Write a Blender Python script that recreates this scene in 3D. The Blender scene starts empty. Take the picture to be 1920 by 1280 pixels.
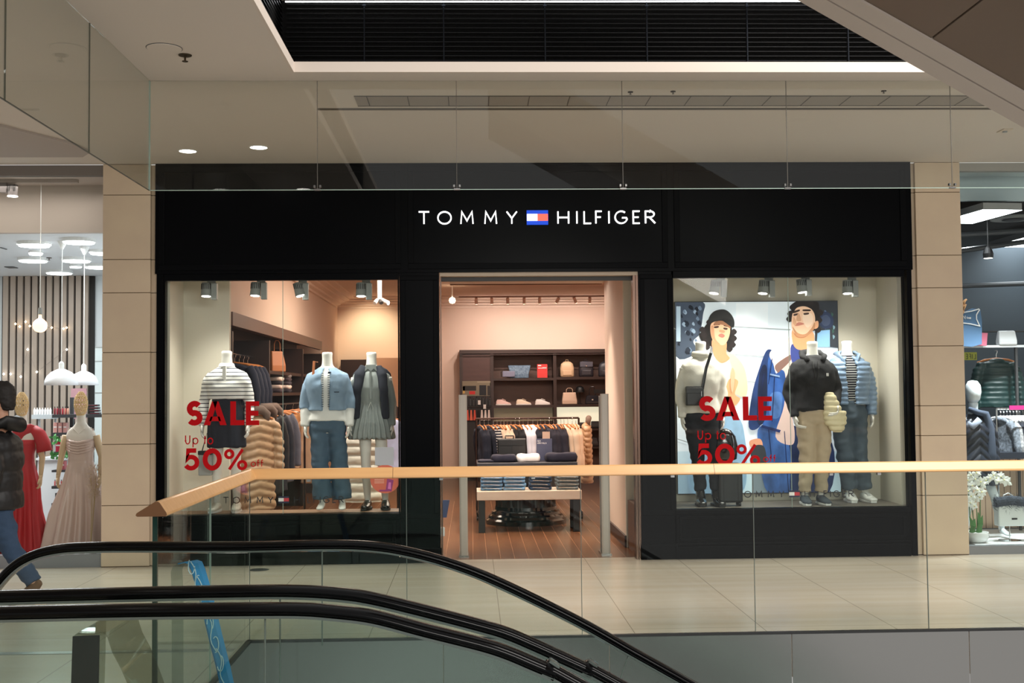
import bpy, math, random
from math import sin, cos, pi, sqrt, radians
from mathutils import Vector, Matrix, noise
random.seed(7)
SC = bpy.context.scene
COL = SC.collection
# ------------------------------------------------------------------ camera
F, PITCH, ROLL, YAW, EYE = 2187.0, .0425657, -.0092830, .0348776, 1.62
_cy, _sy = cos(YAW), sin(YAW)
FW = Vector((_sy*cos(PITCH), _cy*cos(PITCH), sin(PITCH)))
_r = Vector((_cy, -_sy, 0)); _u = _r.cross(FW)
RT = _r*cos(ROLL) + _u*sin(ROLL); UP = -_r*sin(ROLL) + _u*cos(ROLL)
cam_d = bpy.data.cameras.new('camera'); cam = bpy.data.objects.new('camera', cam_d); COL.objects.link(cam)
cam_d.sensor_width = 36; cam_d.lens = F/1920*36; cam_d.clip_end = 200
cam.matrix_world = Matrix((RT.to_4d(), UP.to_4d(), (-FW).to_4d(), (0, 0, 0, 1))).transposed()
cam.location = (0, 0, EYE)
SC.camera = cam
# ------------------------------------------------------------------ view, world
SC.view_settings.view_transform = 'Standard'; SC.view_settings.look = 'None'
SC.view_settings.gamma = 1; SC.view_settings.use_curve_mapping = False
SC.view_settings.exposure = 0.55
SC.cycles.max_bounces = 8; SC.cycles.transparent_max_bounces = 24; SC.cycles.glossy_bounces = 3
SC.cycles.sample_clamp_indirect = 4; SC.cycles.caustics_reflective = False; SC.cycles.caustics_refractive = False
W = bpy.data.worlds.new('mall_air'); SC.world = W; W.use_nodes = True
W.node_tree.nodes['Background'].inputs[0].default_value = (1.0, .975, .95, 1)
W.node_tree.nodes['Background'].inputs[1].default_value = 0.43

def area(loc, size, power, col=(1, .93, .85), rot=(0, 0, 0), sy=None, spread=180):
    l = bpy.data.lights.new('area_light', 'AREA'); l.energy = power; l.color = col
    l.shape = 'RECTANGLE'; l.size = size; l.size_y = sy or size; l.spread = radians(spread)
    o = bpy.data.objects.new('area_light', l); o.location = loc; o.rotation_euler = rot; COL.objects.link(o)
    return o
def spot(loc, target, power, ang=60, col=(1, .95, .88), blend=.6, r=.04):
    l = bpy.data.lights.new('spot_lamp', 'SPOT'); l.energy = power; l.color = col
    l.spot_size = radians(ang); l.spot_blend = blend; l.shadow_soft_size = r
    o = bpy.data.objects.new('spot_lamp', l); o.location = loc
    o.rotation_euler = (Vector(target)-Vector(loc)).to_track_quat('-Z', 'Y').to_euler(); COL.objects.link(o)
    return o
# mall: daylight and lamps high in the open atrium, brighter towards the right, plus an added fill
area((5.2, 4.6, 7.4), 5.0, 620, (1, .95, .90), (radians(22), 0, 0), sy=4.0)
area((3.0, -2.5, 3.6), 5.0, 300, (1, .95, .90), (radians(62), 0, 0), sy=1.5)  # added fill from behind the camera, brightening the fronts
# fashion store: added warm area light for the interior, hidden behind the fascia
area((0.2, 15.6, 3.36), 3.6, 190, (1, .80, .66), sy=3.0)
# left shop and right shop ceiling lamps
area((-5.6, 13.2, 3.26), 2.5, 130, (.95, .98, 1), sy=1.0)
area((-4.9, 11.65, 3.70), 2.4, 7, (1, .92, .86), sy=.3)

# ------------------------------------------------------------------ pixel -> world rays
def ray(x, y): return FW + RT*((x-960)/F) - UP*((y-640)/F)
def PY(x, y, Y): d = ray(x, y); return Vector((0, 0, EYE)) + d*(Y/d.y)
def PZ(x, y, Z): d = ray(x, y); return Vector((0, 0, EYE)) + d*((Z-EYE)/d.z)
def PX(x, y, X): d = ray(x, y); return Vector((0, 0, EYE)) + d*(X/d.x)

# ------------------------------------------------------------------ materials
def lin(c): return tuple(((v/255)/12.92 if v/255 <= .04045 else ((v/255+.055)/1.055)**2.4) for v in c)
MATS = {}
def mat(name, rgb=(200, 200, 200), rough=.6, metal=0, spec=.5, emit=0, bump=None, var=None, coat=0, sub=0):
    if name in MATS: return MATS[name]
    m = bpy.data.materials.new(name); m.use_nodes = True; nt = m.node_tree; b = nt.nodes['Principled BSDF']
    c = (*lin(rgb), 1); b.inputs['Base Color'].default_value = c
    b.inputs['Roughness'].default_value = rough; b.inputs['Metallic'].default_value = metal
    b.inputs['Specular IOR Level'].default_value = spec
    if coat: b.inputs['Coat Weight'].default_value = coat; b.inputs['Coat Roughness'].default_value = .05
    if emit: b.inputs['Emission Color'].default_value = c; b.inputs['Emission Strength'].default_value = emit
    if var or bump:
        tc = nt.nodes.new('ShaderNodeTexCoord'); mp = nt.nodes.new('ShaderNodeMapping'); nt.links.new(tc.outputs['Object'], mp.inputs[0])
    if var:     # (scale xyz, amount, rgb2)
        mp.inputs['Scale'].default_value = var[0]
        n = nt.nodes.new('ShaderNodeTexNoise'); n.inputs['Scale'].default_value = 1; n.inputs['Detail'].default_value = 5
        nt.links.new(mp.outputs[0], n.inputs['Vector'])
        rmp = nt.nodes.new('ShaderNodeMapRange'); rmp.inputs[1].default_value = .3; rmp.inputs[2].default_value = .7
        rmp.inputs[4].default_value = var[1]; nt.links.new(n.outputs['Fac'], rmp.inputs[0])
        mx = nt.nodes.new('ShaderNodeMix'); mx.data_type = 'RGBA'
        mx.inputs[6].default_value = c; mx.inputs[7].default_value = (*lin(var[2]), 1)
        nt.links.new(rmp.outputs[0], mx.inputs[0]); nt.links.new(mx.outputs[2], b.inputs['Base Color'])
        if emit: nt.links.new(mx.outputs[2], b.inputs['Emission Color'])
    if bump:    # (scale, strength)
        n2 = nt.nodes.new('ShaderNodeTexNoise'); n2.inputs['Scale'].default_value = bump[0]; n2.inputs['Detail'].default_value = 4
        nt.links.new(tc.outputs['Object'], n2.inputs['Vector'])
        bp = nt.nodes.new('ShaderNodeBump'); bp.inputs['Strength'].default_value = bump[1]; bp.inputs['Distance'].default_value = .01
        nt.links.new(n2.outputs['Fac'], bp.inputs['Height']); nt.links.new(bp.outputs[0], b.inputs['Normal'])
    MATS[name] = m; return m
def line_mat(name, rgb, rgb2, axis, period, width, offset=0, rough=.6, var=None, coat=0, bumpd=0, spec=.5, axis2=None):
    """thin lines of rgb2 every period along an object axis; axis2 = (axis, period, width)"""
    if name in MATS: return MATS[name]
    m = mat(name, rgb, rough, var=var, coat=coat, spec=spec); nt = m.node_tree; b = nt.nodes['Principled BSDF']
    tc = nt.nodes.new('ShaderNodeTexCoord'); sp = nt.nodes.new('ShaderNodeSeparateXYZ'); nt.links.new(tc.outputs['Object'], sp.inputs[0])
    def M(op, a, bb):
        n = nt.nodes.new('ShaderNodeMath'); n.operation = op
        for i, v in enumerate((a, bb)):
            if isinstance(v, (int, float)): n.inputs[i].default_value = v
            else: nt.links.new(v, n.inputs[i])
        return n.outputs[0]
    def L(ax, per, wd, off):
        f = M('FRACT', M('DIVIDE', M('ADD', sp.outputs[ax], 50*per-off+wd/2), per), 0)
        return M('LESS_THAN', f, wd/per)
    fac = L(axis, period, width, offset)
    if axis2: fac = M('MAXIMUM', fac, L(*axis2, 0))
    mx = nt.nodes.new('ShaderNodeMix'); mx.data_type = 'RGBA'
    lk = b.inputs['Base Color'].links
    if lk: nt.links.new(lk[0].from_socket, mx.inputs[6])
    else: mx.inputs[6].default_value = (*lin(rgb), 1)
    mx.inputs[7].default_value = (*lin(rgb2), 1)
    nt.links.new(fac, mx.inputs[0]); nt.links.new(mx.outputs[2], b.inputs['Base Color'])
    return m
def glass_mat(name, tint=(235, 245, 240), base=.045, rough=0.0, gain=.96):
    if name in MATS: return MATS[name]
    m = bpy.data.materials.new(name); m.use_nodes = True; nt = m.node_tree; nt.nodes.clear()
    o = nt.nodes.new('ShaderNodeOutputMaterial'); mx = nt.nodes.new('ShaderNodeMixShader')
    t = nt.nodes.new('ShaderNodeBsdfTransparent'); g = nt.nodes.new('ShaderNodeBsdfGlossy')
    t.inputs[0].default_value = (*lin(tint), 1); g.inputs['Roughness'].default_value = rough
    lw = nt.nodes.new('ShaderNodeLayerWeight'); lw.inputs[0].default_value = .5
    p = nt.nodes.new('ShaderNodeMath'); p.operation = 'POWER'; p.inputs[1].default_value = 5
    q = nt.nodes.new('ShaderNodeMath'); q.operation = 'MULTIPLY_ADD'; q.inputs[1].default_value = gain; q.inputs[2].default_value = base
    nt.links.new(lw.outputs['Facing'], p.inputs[0]); nt.links.new(p.outputs[0], q.inputs[0]); nt.links.new(q.outputs[0], mx.inputs[0])
    nt.links.new(t.outputs[0], mx.inputs[1]); nt.links.new(g.outputs[0], mx.inputs[2]); nt.links.new(mx.outputs[0], o.inputs[0])
    MATS[name] = m; return m

# ------------------------------------------------------------------ mesh builder
def tag(o, label=None, cat=None, group=None, kind=None):
    if label: o['label'] = label
    if cat: o['category'] = cat
    if group: o['group'] = group
    if kind: o['kind'] = kind
    return o
class MB:
    def __init__(s): s.v = []; s.f = []; s.m = []
    def add(s, vs, fs, m=0):
        n = len(s.v); s.v += [tuple(a) for a in vs]; s.f += [tuple(i+n for i in q) for q in fs]; s.m += [m]*len(fs); return s
    def box(s, x0, x1, y0, y1, z0, z1, m=0):
        return s.add([(x, y, z) for z in (z0, z1) for x, y in ((x0, y0), (x1, y0), (x1, y1), (x0, y1))],
              [(3, 2, 1, 0), (4, 5, 6, 7), (0, 1, 5, 4), (1, 2, 6, 5), (2, 3, 7, 6), (3, 0, 4, 7)], m)
    def prism(s, poly, axis, d0, d1, m=0):
        """poly of 2-D points in the other two axes (in xyz order), extruded along axis"""
        def P(p, d): return {'x': (d, p[0], p[1]), 'y': (p[0], d, p[1]), 'z': (p[0], p[1], d)}[axis]
        n = len(poly)
        return s.add([P(p, d0) for p in poly]+[P(p, d1) for p in poly],
              [tuple(range(n))[::-1], tuple(range(n, 2*n))]+[(i, (i+1) % n, n+(i+1) % n, n+i) for i in range(n)], m)
    def rings(s, rs, m=0, closed=True, cap=True):
        n = len(rs[0]); vs = [p for r in rs for p in r]; fs = []
        for j in range(len(rs)-1):
            for i in range(n if closed else n-1):
                k = (i+1) % n; fs.append((j*n+i, j*n+k, (j+1)*n+k, (j+1)*n+i))
        if cap: fs += [tuple(range(n))[::-1], tuple(range((len(rs)-1)*n, len(rs)*n))]
        return s.add(vs, fs, m)
    def loft(s, rs, seg=24, e=2.3, m=0):
        """rs: (z, cx, cy, rx, ry) elliptical rings around a vertical axis"""
        out = []
        for z, cx, cy, rx, ry in rs:
            r = []
            for i in range(seg):
                a = 2*pi*i/seg; c, d = cos(a), sin(a)
                r.append((cx+rx*math.copysign(abs(c)**(2/e), c), cy+ry*math.copysign(abs(d)**(2/e), d), z))
            out.append(r)
        return s.rings(out, m)
    def tube(s, pts, rad, seg=12, m=0, cap=True, ref=(0, 1, 0)):
        pts = [Vector(p) for p in pts]; out = []
        if not isinstance(rad, (list, tuple)) or (len(rad) == 2 and len(pts) != 2): rad = [rad]*len(pts)
        for i, p in enumerate(pts):
            d = (pts[min(i+1, len(pts)-1)]-pts[max(i-1, 0)]).normalized()
            rf = Vector(ref)
            if abs(d.dot(rf)) > .95: rf = Vector((0, 0, 1)) if abs(d.z) < .9 else Vector((1, 0, 0))
            a = d.cross(rf).normalized(); b = a.cross(d).normalized()
            r = rad[i]; ra, rb = (r, r) if not isinstance(r, (list, tuple)) else r
            out.append([p+a*ra*cos(2*pi*k/seg)+b*rb*sin(2*pi*k/seg) for k in range(seg)])
        return s.rings(out, m, True, cap)
    def lathe(s, prof, c=(0, 0, 0), seg=24, m=0, sx=1, sy=1):
        return s.rings([[(c[0]+sx*r*cos(2*pi*i/seg), c[1]+sy*r*sin(2*pi*i/seg), c[2]+z) for i in range(seg)] for r, z in prof], m)
    def build(s, name, mats, parent=None, smooth=False, bevel=0, local=False, inv=False):
        me = bpy.data.meshes.new(name); me.from_pydata(s.v, [], s.f)
        if not isinstance(mats, (list, tuple)): mats = [mats]
        for m in mats: me.materials.append(m)
        if len(mats) > 1: me.polygons.foreach_set('material_index', s.m)
        if smooth: me.shade_smooth() if smooth is True else smooth_angle(me, smooth)
        me.validate(); me.update()
        return place(name, me, parent, bevel, local)
def smooth_angle(me, deg):
    me.shade_smooth()
    try: me.set_sharp_from_angle(angle=radians(deg))
    except Exception: pass
def place(name, me, parent=None, bevel=0, local=False):
    o = bpy.data.objects.new(name, me); COL.objects.link(o)
    if parent:
        o.parent = parent
        if not local: 
            top = parent
            M4 = Matrix.LocRotScale(top.location, top.rotation_euler, top.scale)
            if top.parent: M4 = Matrix.LocRotScale(top.parent.location, top.parent.rotation_euler, top.parent.scale) @ top.matrix_parent_inverse @ M4
            o.matrix_parent_inverse = M4.inverted()
    if bevel:
        b = o.modifiers.new('bevel', 'BEVEL'); b.width = bevel; b.segments = 2; b.limit_method = 'ANGLE'; b.angle_limit = radians(40)
    return o
def thing(name, label, cat, loc=(0, 0, 0), rz=0, group=None, kind=None):
    o = bpy.data.objects.new(name, None); o.empty_display_size = .1; COL.objects.link(o)
    o.location = loc; o.rotation_euler = (0, 0, rz)
    return tag(o, label, cat, group, kind)
def kids(o): return [c for c in o.children] if False else [c for c in COL.objects if c.parent == o]
def dup(o, loc, rz=None, label=None, group=None, parent=None, mats=None, scale=None):
    """copy a thing with its parts and sub-parts; mats maps material name -> material"""
    c = o.copy(); COL.objects.link(c)
    if parent is None:
        c.location = loc
        if rz is not None: c.rotation_euler = (0, 0, rz)
        if scale: c.scale = scale
        if label: c['label'] = label
        if group: c['group'] = group
    else: c.parent = parent
    if mats and c.data and any(m and m.name in mats for m in c.data.materials):
        c.data = c.data.copy()
        for i, m in enumerate(c.data.materials):
            if m and m.name in mats: c.data.materials[i] = mats[m.name]
    for ch in kids(o): dup(ch, None, parent=c, mats=mats)
    return c
def struct(name, mb, m, label, cat, **k):
    o = mb.build(name, m, **k); return tag(o, label, cat, kind='structure')
def remeshed(mb, voxel=.012, it=4, disp=None):
    me = bpy.data.meshes.new('tmp'); me.from_pydata(mb.v, [], mb.f)
    o = bpy.data.objects.new('tmp', me); COL.objects.link(o)
    r = o.modifiers.new('r', 'REMESH'); r.mode = 'VOXEL'; r.voxel_size = voxel; r.use_smooth_shade = True
    if it: s = o.modifiers.new('s', 'SMOOTH'); s.iterations = it; s.factor = .5
    dg = bpy.context.evaluated_depsgraph_get(); dg.update()
    out = bpy.data.meshes.new_from_object(o.evaluated_get(dg), depsgraph=dg)
    bpy.data.objects.remove(o); bpy.data.meshes.remove(me)
    if disp:
        ns = [v.normal.copy() for v in out.vertices]
        for v, n in zip(out.vertices, ns):
            v.co = v.co + disp(v.co.copy(), n)
    out.shade_smooth(); out.materials.clear(); return out
def cloth(name, mb, m, parent, voxel=.012, it=4, disp=None, local=True):
    me = remeshed(mb, voxel, it, disp); me.name = name
    for q in (m if isinstance(m, (list, tuple)) else [m]): me.materials.append(q)
    return place(name, me, parent, local=local)

# ------------------------------------------------------------------ stroke letters
def arc(cx, cy, rx, ry, a0, a1, n=14): return [(cx+rx*cos(radians(a0+(a1-a0)*i/n)), cy+ry*sin(radians(a0+(a1-a0)*i/n))) for i in range(n+1)]
GL = {
 'T': [[(0, 1), (1, 1)], [(.5, 1), (.5, 0)]], 'O': [arc(.5, .5, .5, .5, 0, 360, 28)], 'I': [[(.5, 0), (.5, 1)]],
 'M': [[(0, 0), (.08, 1), (.5, .25), (.92, 1), (1, 0)]], 'Y': [[(0, 1), (.5, .45), (1, 1)], [(.5, .45), (.5, 0)]],
 'H': [[(0, 0), (0, 1)], [(1, 0), (1, 1)], [(0, .5), (1, .5)]], 'L': [[(0, 1), (0, 0), (1, 0)]],
 'F': [[(1, 1), (0, 1), (0, 0)], [(0, .52), (.85, .52)]], 'E': [[(1, 1), (0, 1), (0, 0), (1, 0)], [(0, .5), (.85, .5)]],
 'G': [arc(.55, .5, .55, .5, 52, 340, 22)+[(1.0, .46), (.62, .46)]],
 'R': [[(0, 0), (0, 1), (.45, 1)]+arc(.45, .75, .45, .25, 90, -90, 10)+[(0, .5)], [(.4, .5), (1, 0)]],
 'S': [arc(.52, .74, .42, .26, 35, 270, 12)[:-1]+arc(.5, .26, .46, .26, 90, -145, 12)],
 'A': [[(0, 0), (.5, 1), (1, 0)], [(.18, .3), (.82, .3)]],
 'N': [[(0, 0), (0, 1), (1, 0), (1, 1)]], 'W': [[(0, 1), (.25, 0), (.5, .9), (.75, 0), (1, 1)]], 'V': [[(0, 1), (.5, 0), (1, 1)]],
 'U': [[(0, 1), (0, .4)]+arc(.5, .4, .5, .4, 180, 360, 12)+[(1, 1)]],
 'p': [[(0, -.4), (0, .68)], arc(.5, .34, .5, .34, 0, 360, 20)], 'o': [arc(.5, .34, .5, .34, 0, 360, 20)],
 't': [[(.45, .95), (.45, 0)], [(0, .66), (1, .66)]], 'f': [[(.35, 0), (.35, .8)]+arc(.7, .8, .35, .2, 180, 80, 6), [(0, .6), (.9, .6)]],
 '5': [[(.88, 1), (.22, 1), (.14, .56)]+arc(.45, .32, .5, .32, 125, -150, 16)], '0': [arc(.5, .5, .5, .5, 0, 360, 28)],
 'n': [[(0, 0), (0, .68)], [(0, .4)]+arc(.5, .4, .5, .28, 180, 0, 8)+[(1, 0)]], 'r': [[(0, 0), (0, .68)], [(0, .4)]+arc(.6, .4, .6, .28, 180, 70, 6)],
 '%': [arc(.2, .78, .17, .19, 0, 360, 18), arc(.8, .2, .17, .19, 0, 360, 18), [(.2, -.02), (.82, 1.02)]],
}
def stroke(mb, pts, w, y0, y1, m=0, axes='xz'):
    """ribbon of width w along 2-D points, with mitred joints, as a thin solid between y0 and y1"""
    n = len(pts); closed = n > 3 and (Vector(pts[0])-Vector(pts[-1])).length < 1e-6
    if closed: pts = pts[:-1]; n -= 1
    L, R = [], []
    for i in range(n):
        p = Vector(pts[i]); a = Vector(pts[(i-1) % n]) if (closed or i > 0) else None; b = Vector(pts[(i+1) % n]) if (closed or i < n-1) else None
        d1 = (p-a).normalized() if a is not None else None; d2 = (b-p).normalized() if b is not None else None
        if d1 is None: d1 = d2
        if d2 is None: d2 = d1
        t = d1+d2
        t = t.normalized() if t.length > 1e-5 else d1
        nn = Vector((-t.y, t.x)); n1 = Vector((-d1.y, d1.x)); k = min(1/max(nn.dot(n1), .3), 2.4)
        L.append(p+nn*w/2*k); R.append(p-nn*w/2*k)
    for i in range(n if closed else n-1):
        j = (i+1) % n
        q = [L[i], L[j], R[j], R[i]]
        P = (lambda p, y: (p.x, y, p.y)) if axes == 'xz' else (lambda p, y: (y, p.x, p.y))
        mb.add([P(p, y0) for p in q]+[P(p, y1) for p in q], [(0, 1, 2, 3), (7, 6, 5, 4), (0, 4, 5, 1), (1, 5, 6, 2), (2, 6, 7, 3), (3, 7, 4, 0)], m)
def glyph(mb, ch, x0, x1, z0, z1, w, y0, y1, m=0, flip=False):
    h = w/2
    for pl in GL[ch]:
        q = []
        for a, b in pl:
            if flip: a = 1-a
            X = x0+h+a*(x1-x0-w) if x1-x0 > w else (x0+x1)/2
            q.append((X, z0+h+b*(z1-z0-w)))
        stroke(mb, q, w, y0, y1, m)
def pglyph(mb, ch, px0, px1, py0, py1, w, Y, th=.003, m=0):
    """letter whose box is given in photo pixels on the plane at depth Y"""
    a = PY(px0, py1, Y); b = PY(px1, py0, Y)
    glyph(mb, ch, a.x, b.x, a.z, b.z, w, Y-th, Y, m)
# ------------------------------------------------------------------ shared materials
S = 11.2; CZ = 3.82; RY = 7.80; RX = -1.487
beige = mat('beige_plaster', (203, 190, 172), .85, bump=(60, .05))
ceil_m = mat('ceiling_paint', (206, 197, 186), .9, bump=(40, .04))
lit_trim = mat('white_trim', (206, 194, 182), .7)
stone = line_mat('limestone', (198, 178, 155), (120, 98, 72), 2, 50, .001, rough=.45, var=((3, 3, 3), .5, (212, 194, 166)))
floor_m = line_mat('mall_floor_stone', (208, 197, 182), (150, 138, 122), 0, .885, .006, offset=1.075-.885*4, rough=.27, var=((.6, 7, 1), .55, (190, 174, 150)), spec=.6, axis2=(1, 2.655, .006))
navy = mat('black_lacquer', (3, 4, 7), .3, spec=.06)
navy_m = mat('black_lacquer_matt', (4, 5, 8), .4, spec=.06)
steel = mat('brushed_steel', (158, 157, 154), .24, metal=1, bump=(1.3, .25))
alu = mat('satin_aluminium', (175, 176, 175), .3, metal=1)
chrome = mat('chrome', (205, 205, 205), .12, metal=1)
rubber = mat('handrail_rubber', (3, 3, 4), .16, spec=.16)
oak = mat('oiled_beech', (216, 168, 112), .38, var=((1.5, 22, 22), .6, (198, 146, 92)), coat=.15)
oak_end = mat('beech_end_grain', (110, 72, 40), .6)
glass = glass_mat('clear_glass', (246, 249, 247), .018)
glass_esc = glass_mat('escalator_glass', (243, 248, 246), .02)
edge_mid = mat('edge_mid', (96, 104, 98), .3)
glass_e = mat('glass_edge_green', (22, 52, 46), .15)
glass_l = mat('glass_edge_light', (150, 170, 160), .2)
shopglass = glass_mat('shop_window_glass', (250, 252, 251), .008, gain=.5)
curtain_g = glass_mat('smoke_curtain_glass', (247, 249, 247), .03)
white = mat('white_paint', (232, 232, 230), .6)
black = mat('matt_black', (14, 14, 15), .5)
grey = mat('grey_metal_paint', (150, 152, 150), .45)
dgrey = mat('dark_grey', (60, 60, 60), .5)
lampw = mat('lamp_glow_white', (255, 250, 242), .5, emit=9)
lampc = mat('lamp_glow_cool', (245, 250, 255), .5, emit=7)
lampo = mat('lamp_glow_warm', (255, 226, 190), .5, emit=10)
walnut = mat('dark_walnut', (52, 34, 28), .4, var=((2, 2, 14), .6, (36, 22, 18)))
walnut_b = mat('walnut_back', (86, 62, 52), .5, var=((3, 3, 12), .5, (72, 50, 42)))
wallpink = mat('warm_wall_paint', (222, 198, 180), .85)
planks = line_mat('dark_wood_planks', (118, 78, 52), (170, 124, 90), 0, .135, .004, rough=.24, var=((6, 1.2, 1), .8, (96, 58, 38)))

# ------------------------------------------------------------------ floors
mb = MB().box(-9, 9.5, RY, S+.15, -.3, 0).box(-9, RX, -3, RY, -.3, 0)
struct('floor', mb, floor_m, 'pale polished stone mall floor with long fine joints', 'floor')
mb = MB().box(-3.0, 4.3, S+.15, 22.6, -.3, .0)
struct('floor_store', mb, planks, 'dark brown plank floor inside the fashion store', 'floor')
mb = MB().box(-9, -3.5, S+.15, 18, -.3, 0)
struct('floor_left_shop', mb, mat('grey_shop_floor', (120, 118, 116), .4), 'grey floor inside the dress shop', 'floor')
mb = MB().box(4.79, 10, S+.15, 18, -.3, 0)
struct('floor_right_shop', mb, mat('dark_shop_floor', (60, 58, 56), .4), 'dark floor inside the accessories shop', 'floor')
# slab edge clad in steel under the balustrade, with joints
mb = MB(); xs = [RX, -.2, .9, 2.12, 3.32, 4.52, 5.8, 9.5]
for a, b in zip(xs, xs[1:]): mb.box(a+.003, b-.003, RY-.012, RY, -1.6, -.012)
mb.box(RX, 9.5, RY-.03, RY+.001, -.012, .004, 1)
ys = [-1, .2, 1.4, 2.6, 3.8, 5.0, 6.2, RY]
for a, b in zip(ys, ys[1:]): mb.box(RX, RX+.012, a+.003, b-.003, -1.6, -.012)
mb.box(RX-.001, RX+.03, -1, RY, -.012, .004, 1)
struct('trim_1', mb, [steel, mat('dark_steel_strip', (70, 70, 70), .4, metal=1)], 'brushed steel cladding on the floor edge below the balustrade', 'cladding')
mb = MB().box(-9, RX-.03, 7.48, 7.55, 0, .004)
struct('trim_2', mb, alu, 'metal expansion strip across the stone floor at the left', 'floor strip')
mb = MB().lathe([(0, .002), (.085, .002), (.09, 0)], (PZ(486, 1068, 0).x, PZ(486, 1068, 0).y, 0.001), 24)
tag(mb.build('floor_socket_cover', dgrey), 'small round dark cover set in the floor before the left window', 'floor cover')

# ------------------------------------------------------------------ mall ceiling (opening for the atrium with dark louvres)
OX, OY = -1.222, 7.98
mb = MB().box(-9, 9.5, OY, S, CZ, CZ+.07).box(-9, OX, -3, OY, CZ, CZ+.07)
struct('ceiling', mb, ceil_m, 'beige mall ceiling around the atrium opening', 'ceiling')
mb = MB().box(OX, 9.5, OY-.02, OY, CZ, CZ+.072).box(OX, OX+.02, -3, OY-.02, CZ, CZ+.072)
struct('trim_3', mb, lit_trim, 'pale band around the edge of the atrium ceiling opening', 'trim')
mb = MB().box(OX-.6, 9.5, 7.75, OY+.7, 4.47, 4.55).box(OX-.6, OX-.1, -3, 7.75, 4.47, 4.55)
struct('ceiling_atrium', mb, ceil_m, 'upper ceiling above the dark louvres', 'ceiling')
mb = MB().box(OX-.3, 9.5, 8.42, 8.46, CZ+.07, 4.47).box(OX-.36, OX-.32, -3, 8.42, CZ+.07, 4.47)
struct('wall_louvre_backing', mb, mat('void_black', (4, 4, 5), .9), 'black backing behind the louvre screen', 'wall')
lv = thing('louvre_screen', 'black horizontal slat louvre screen above the pale ceiling band', 'louvre', (.5, 8.2, CZ+.08))
slat = mat('black_slat', (7, 7, 9), .35, spec=.25)
mb = MB()
for i in range(16):
    z = CZ+.085+i*.0335
    mb.add([(OX-.07, 8.2, z), (9.4, 8.2, z), (9.4, 8.245, z+.02), (OX-.07, 8.245, z+.02), (OX-.07, 8.2, z-.004), (9.4, 8.2, z-.004), (9.4, 8.245, z+.016), (OX-.07, 8.245, z+.016)],
           [(0, 1, 2, 3), (7, 6, 5, 4), (0, 4, 5, 1), (2, 6, 7, 3)])
mb.build('slats', slat, lv)
mb = MB()
for i in range(16):
    z = CZ+.085+i*.0335
    mb.add([(OX-.09, 2, z), (OX-.09, 8.19, z), (OX-.135, 8.19, z+.02), (OX-.135, 2, z+.02), (OX-.09, 2, z-.004), (OX-.09, 8.19, z-.004), (OX-.135, 8.19, z+.016), (OX-.135, 2, z+.016)],
           [(0, 1, 2, 3), (7, 6, 5, 4), (0, 4, 5, 1), (2, 6, 7, 3)])
mb.build('slats', slat, lv)
for px in (683, 832, 1022, 1213, 1401, 1590):
    x = PY(px, 60, 8.19).x
    MB().box(x-.004, x+.004, 8.185, 8.193, CZ+.08, 4.40).box(x-.012, x+.012, 8.18, 8.193, 4.355, 4.365).build('hanger_strip', mat('slat_hanger', (30, 32, 36), .4, metal=1), lv)
a, b = PY(536, 5, 8.17), PY(1500, 6, 8.17)
tag(MB().tube([(a.x, 8.15, a.z), (b.x+.6, 8.15, b.z+.01)], .005, 8).build('linear_light', lampc), 'thin white light line running above the black louvres', 'light')

# ceiling groove, slot diffuser, downlights, detector, sprinklers
mb = MB()
x0 = PZ(663, 178, CZ).x; n = 17
sd = thing('slot_diffuser', 'long grey slot air diffuser set in the ceiling before the store', 'air vent', (2, 8.75, CZ))
MB().box(x0, 5.4, 8.60, 8.90, CZ-.004, CZ-.0005).build('frame', mat('diffuser_grey', (150, 142, 132), .6), sd)
mb = MB()
for i in range(n): mb.box(x0+.09+i*.303, x0+.096+i*.303, 8.61, 8.89, CZ-.006, CZ-.004)
mb.box(x0, 5.4, 8.895, 8.905, CZ-.007, CZ-.004); mb.box(x0, 5.4, 8.598, 8.604, CZ-.007, CZ-.004)
mb.build('divider', mat('diffuser_joint', (70, 62, 55), .6), sd)
tag(MB().box(PZ(596, 203, CZ).x, 6.5, 8.985, 9.005, CZ-.012, CZ-.0005).build('shadow_gap_strip', mat('gap_shade', (95, 84, 72), .6)), 'thin dark strip painted as the shade in the ceiling groove behind the diffuser', 'profile')  # dark colour stands in for the shade inside the groove
def downlight(px, py, label, r=.075, z=CZ, grp='ceiling downlights before the store'):
    p = PZ(px, py, z); t = thing('downlight', label, 'ceiling light', p, 0, grp)
    MB().lathe([(r+.012, 0), (r+.01, -.004), (r, -.005), (r, 0)], (p.x, p.y, z), 24).build('rim', white, t)
    MB().lathe([(0, -.003), (r, -.003), (r, 0)], (p.x, p.y, z), 24).build('diffuser', lampw, t)
    return t
downlight(352, 283, 'round recessed downlight nearer the left pillar'); downlight(485, 276, 'round recessed downlight above the left black panel, right of its twin')
for k, (x_, y_) in enumerate(((-3.2, 6.6), (-3.2, 5.0), (-3.2, 3.4), (-1.8, 3.8), (-1.8, 2.6))):  # unseen glowing discs added to give the handrails small highlights
    t = thing('downlight', f"added out-of-view downlight over the left walkway behind the glass curtain, {['farthest', 'second', 'third', 'by the atrium edge', 'nearest the viewer'][k]}", 'ceiling light', (x_, y_, CZ), 0, 'added walkway downlights')
    MB().lathe([(.087, 0), (.085, -.004), (.075, -.005), (.075, 0)], (x_, y_, CZ), 24).build('rim', white, t); MB().lathe([(0, -.003), (.075, -.003), (.075, 0)], (x_, y_, CZ), 24).build('diffuser', lampw, t)
p = PZ(308, 90, CZ)
t = thing('ceiling_disc', 'flat round white disc flush in the ceiling at top left', 'ceiling fitting', p)
MB().lathe([(.11, -.001), (.108, -.006), (0, -.008)], p, 28).build('cover', ceil_m, t)
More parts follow.
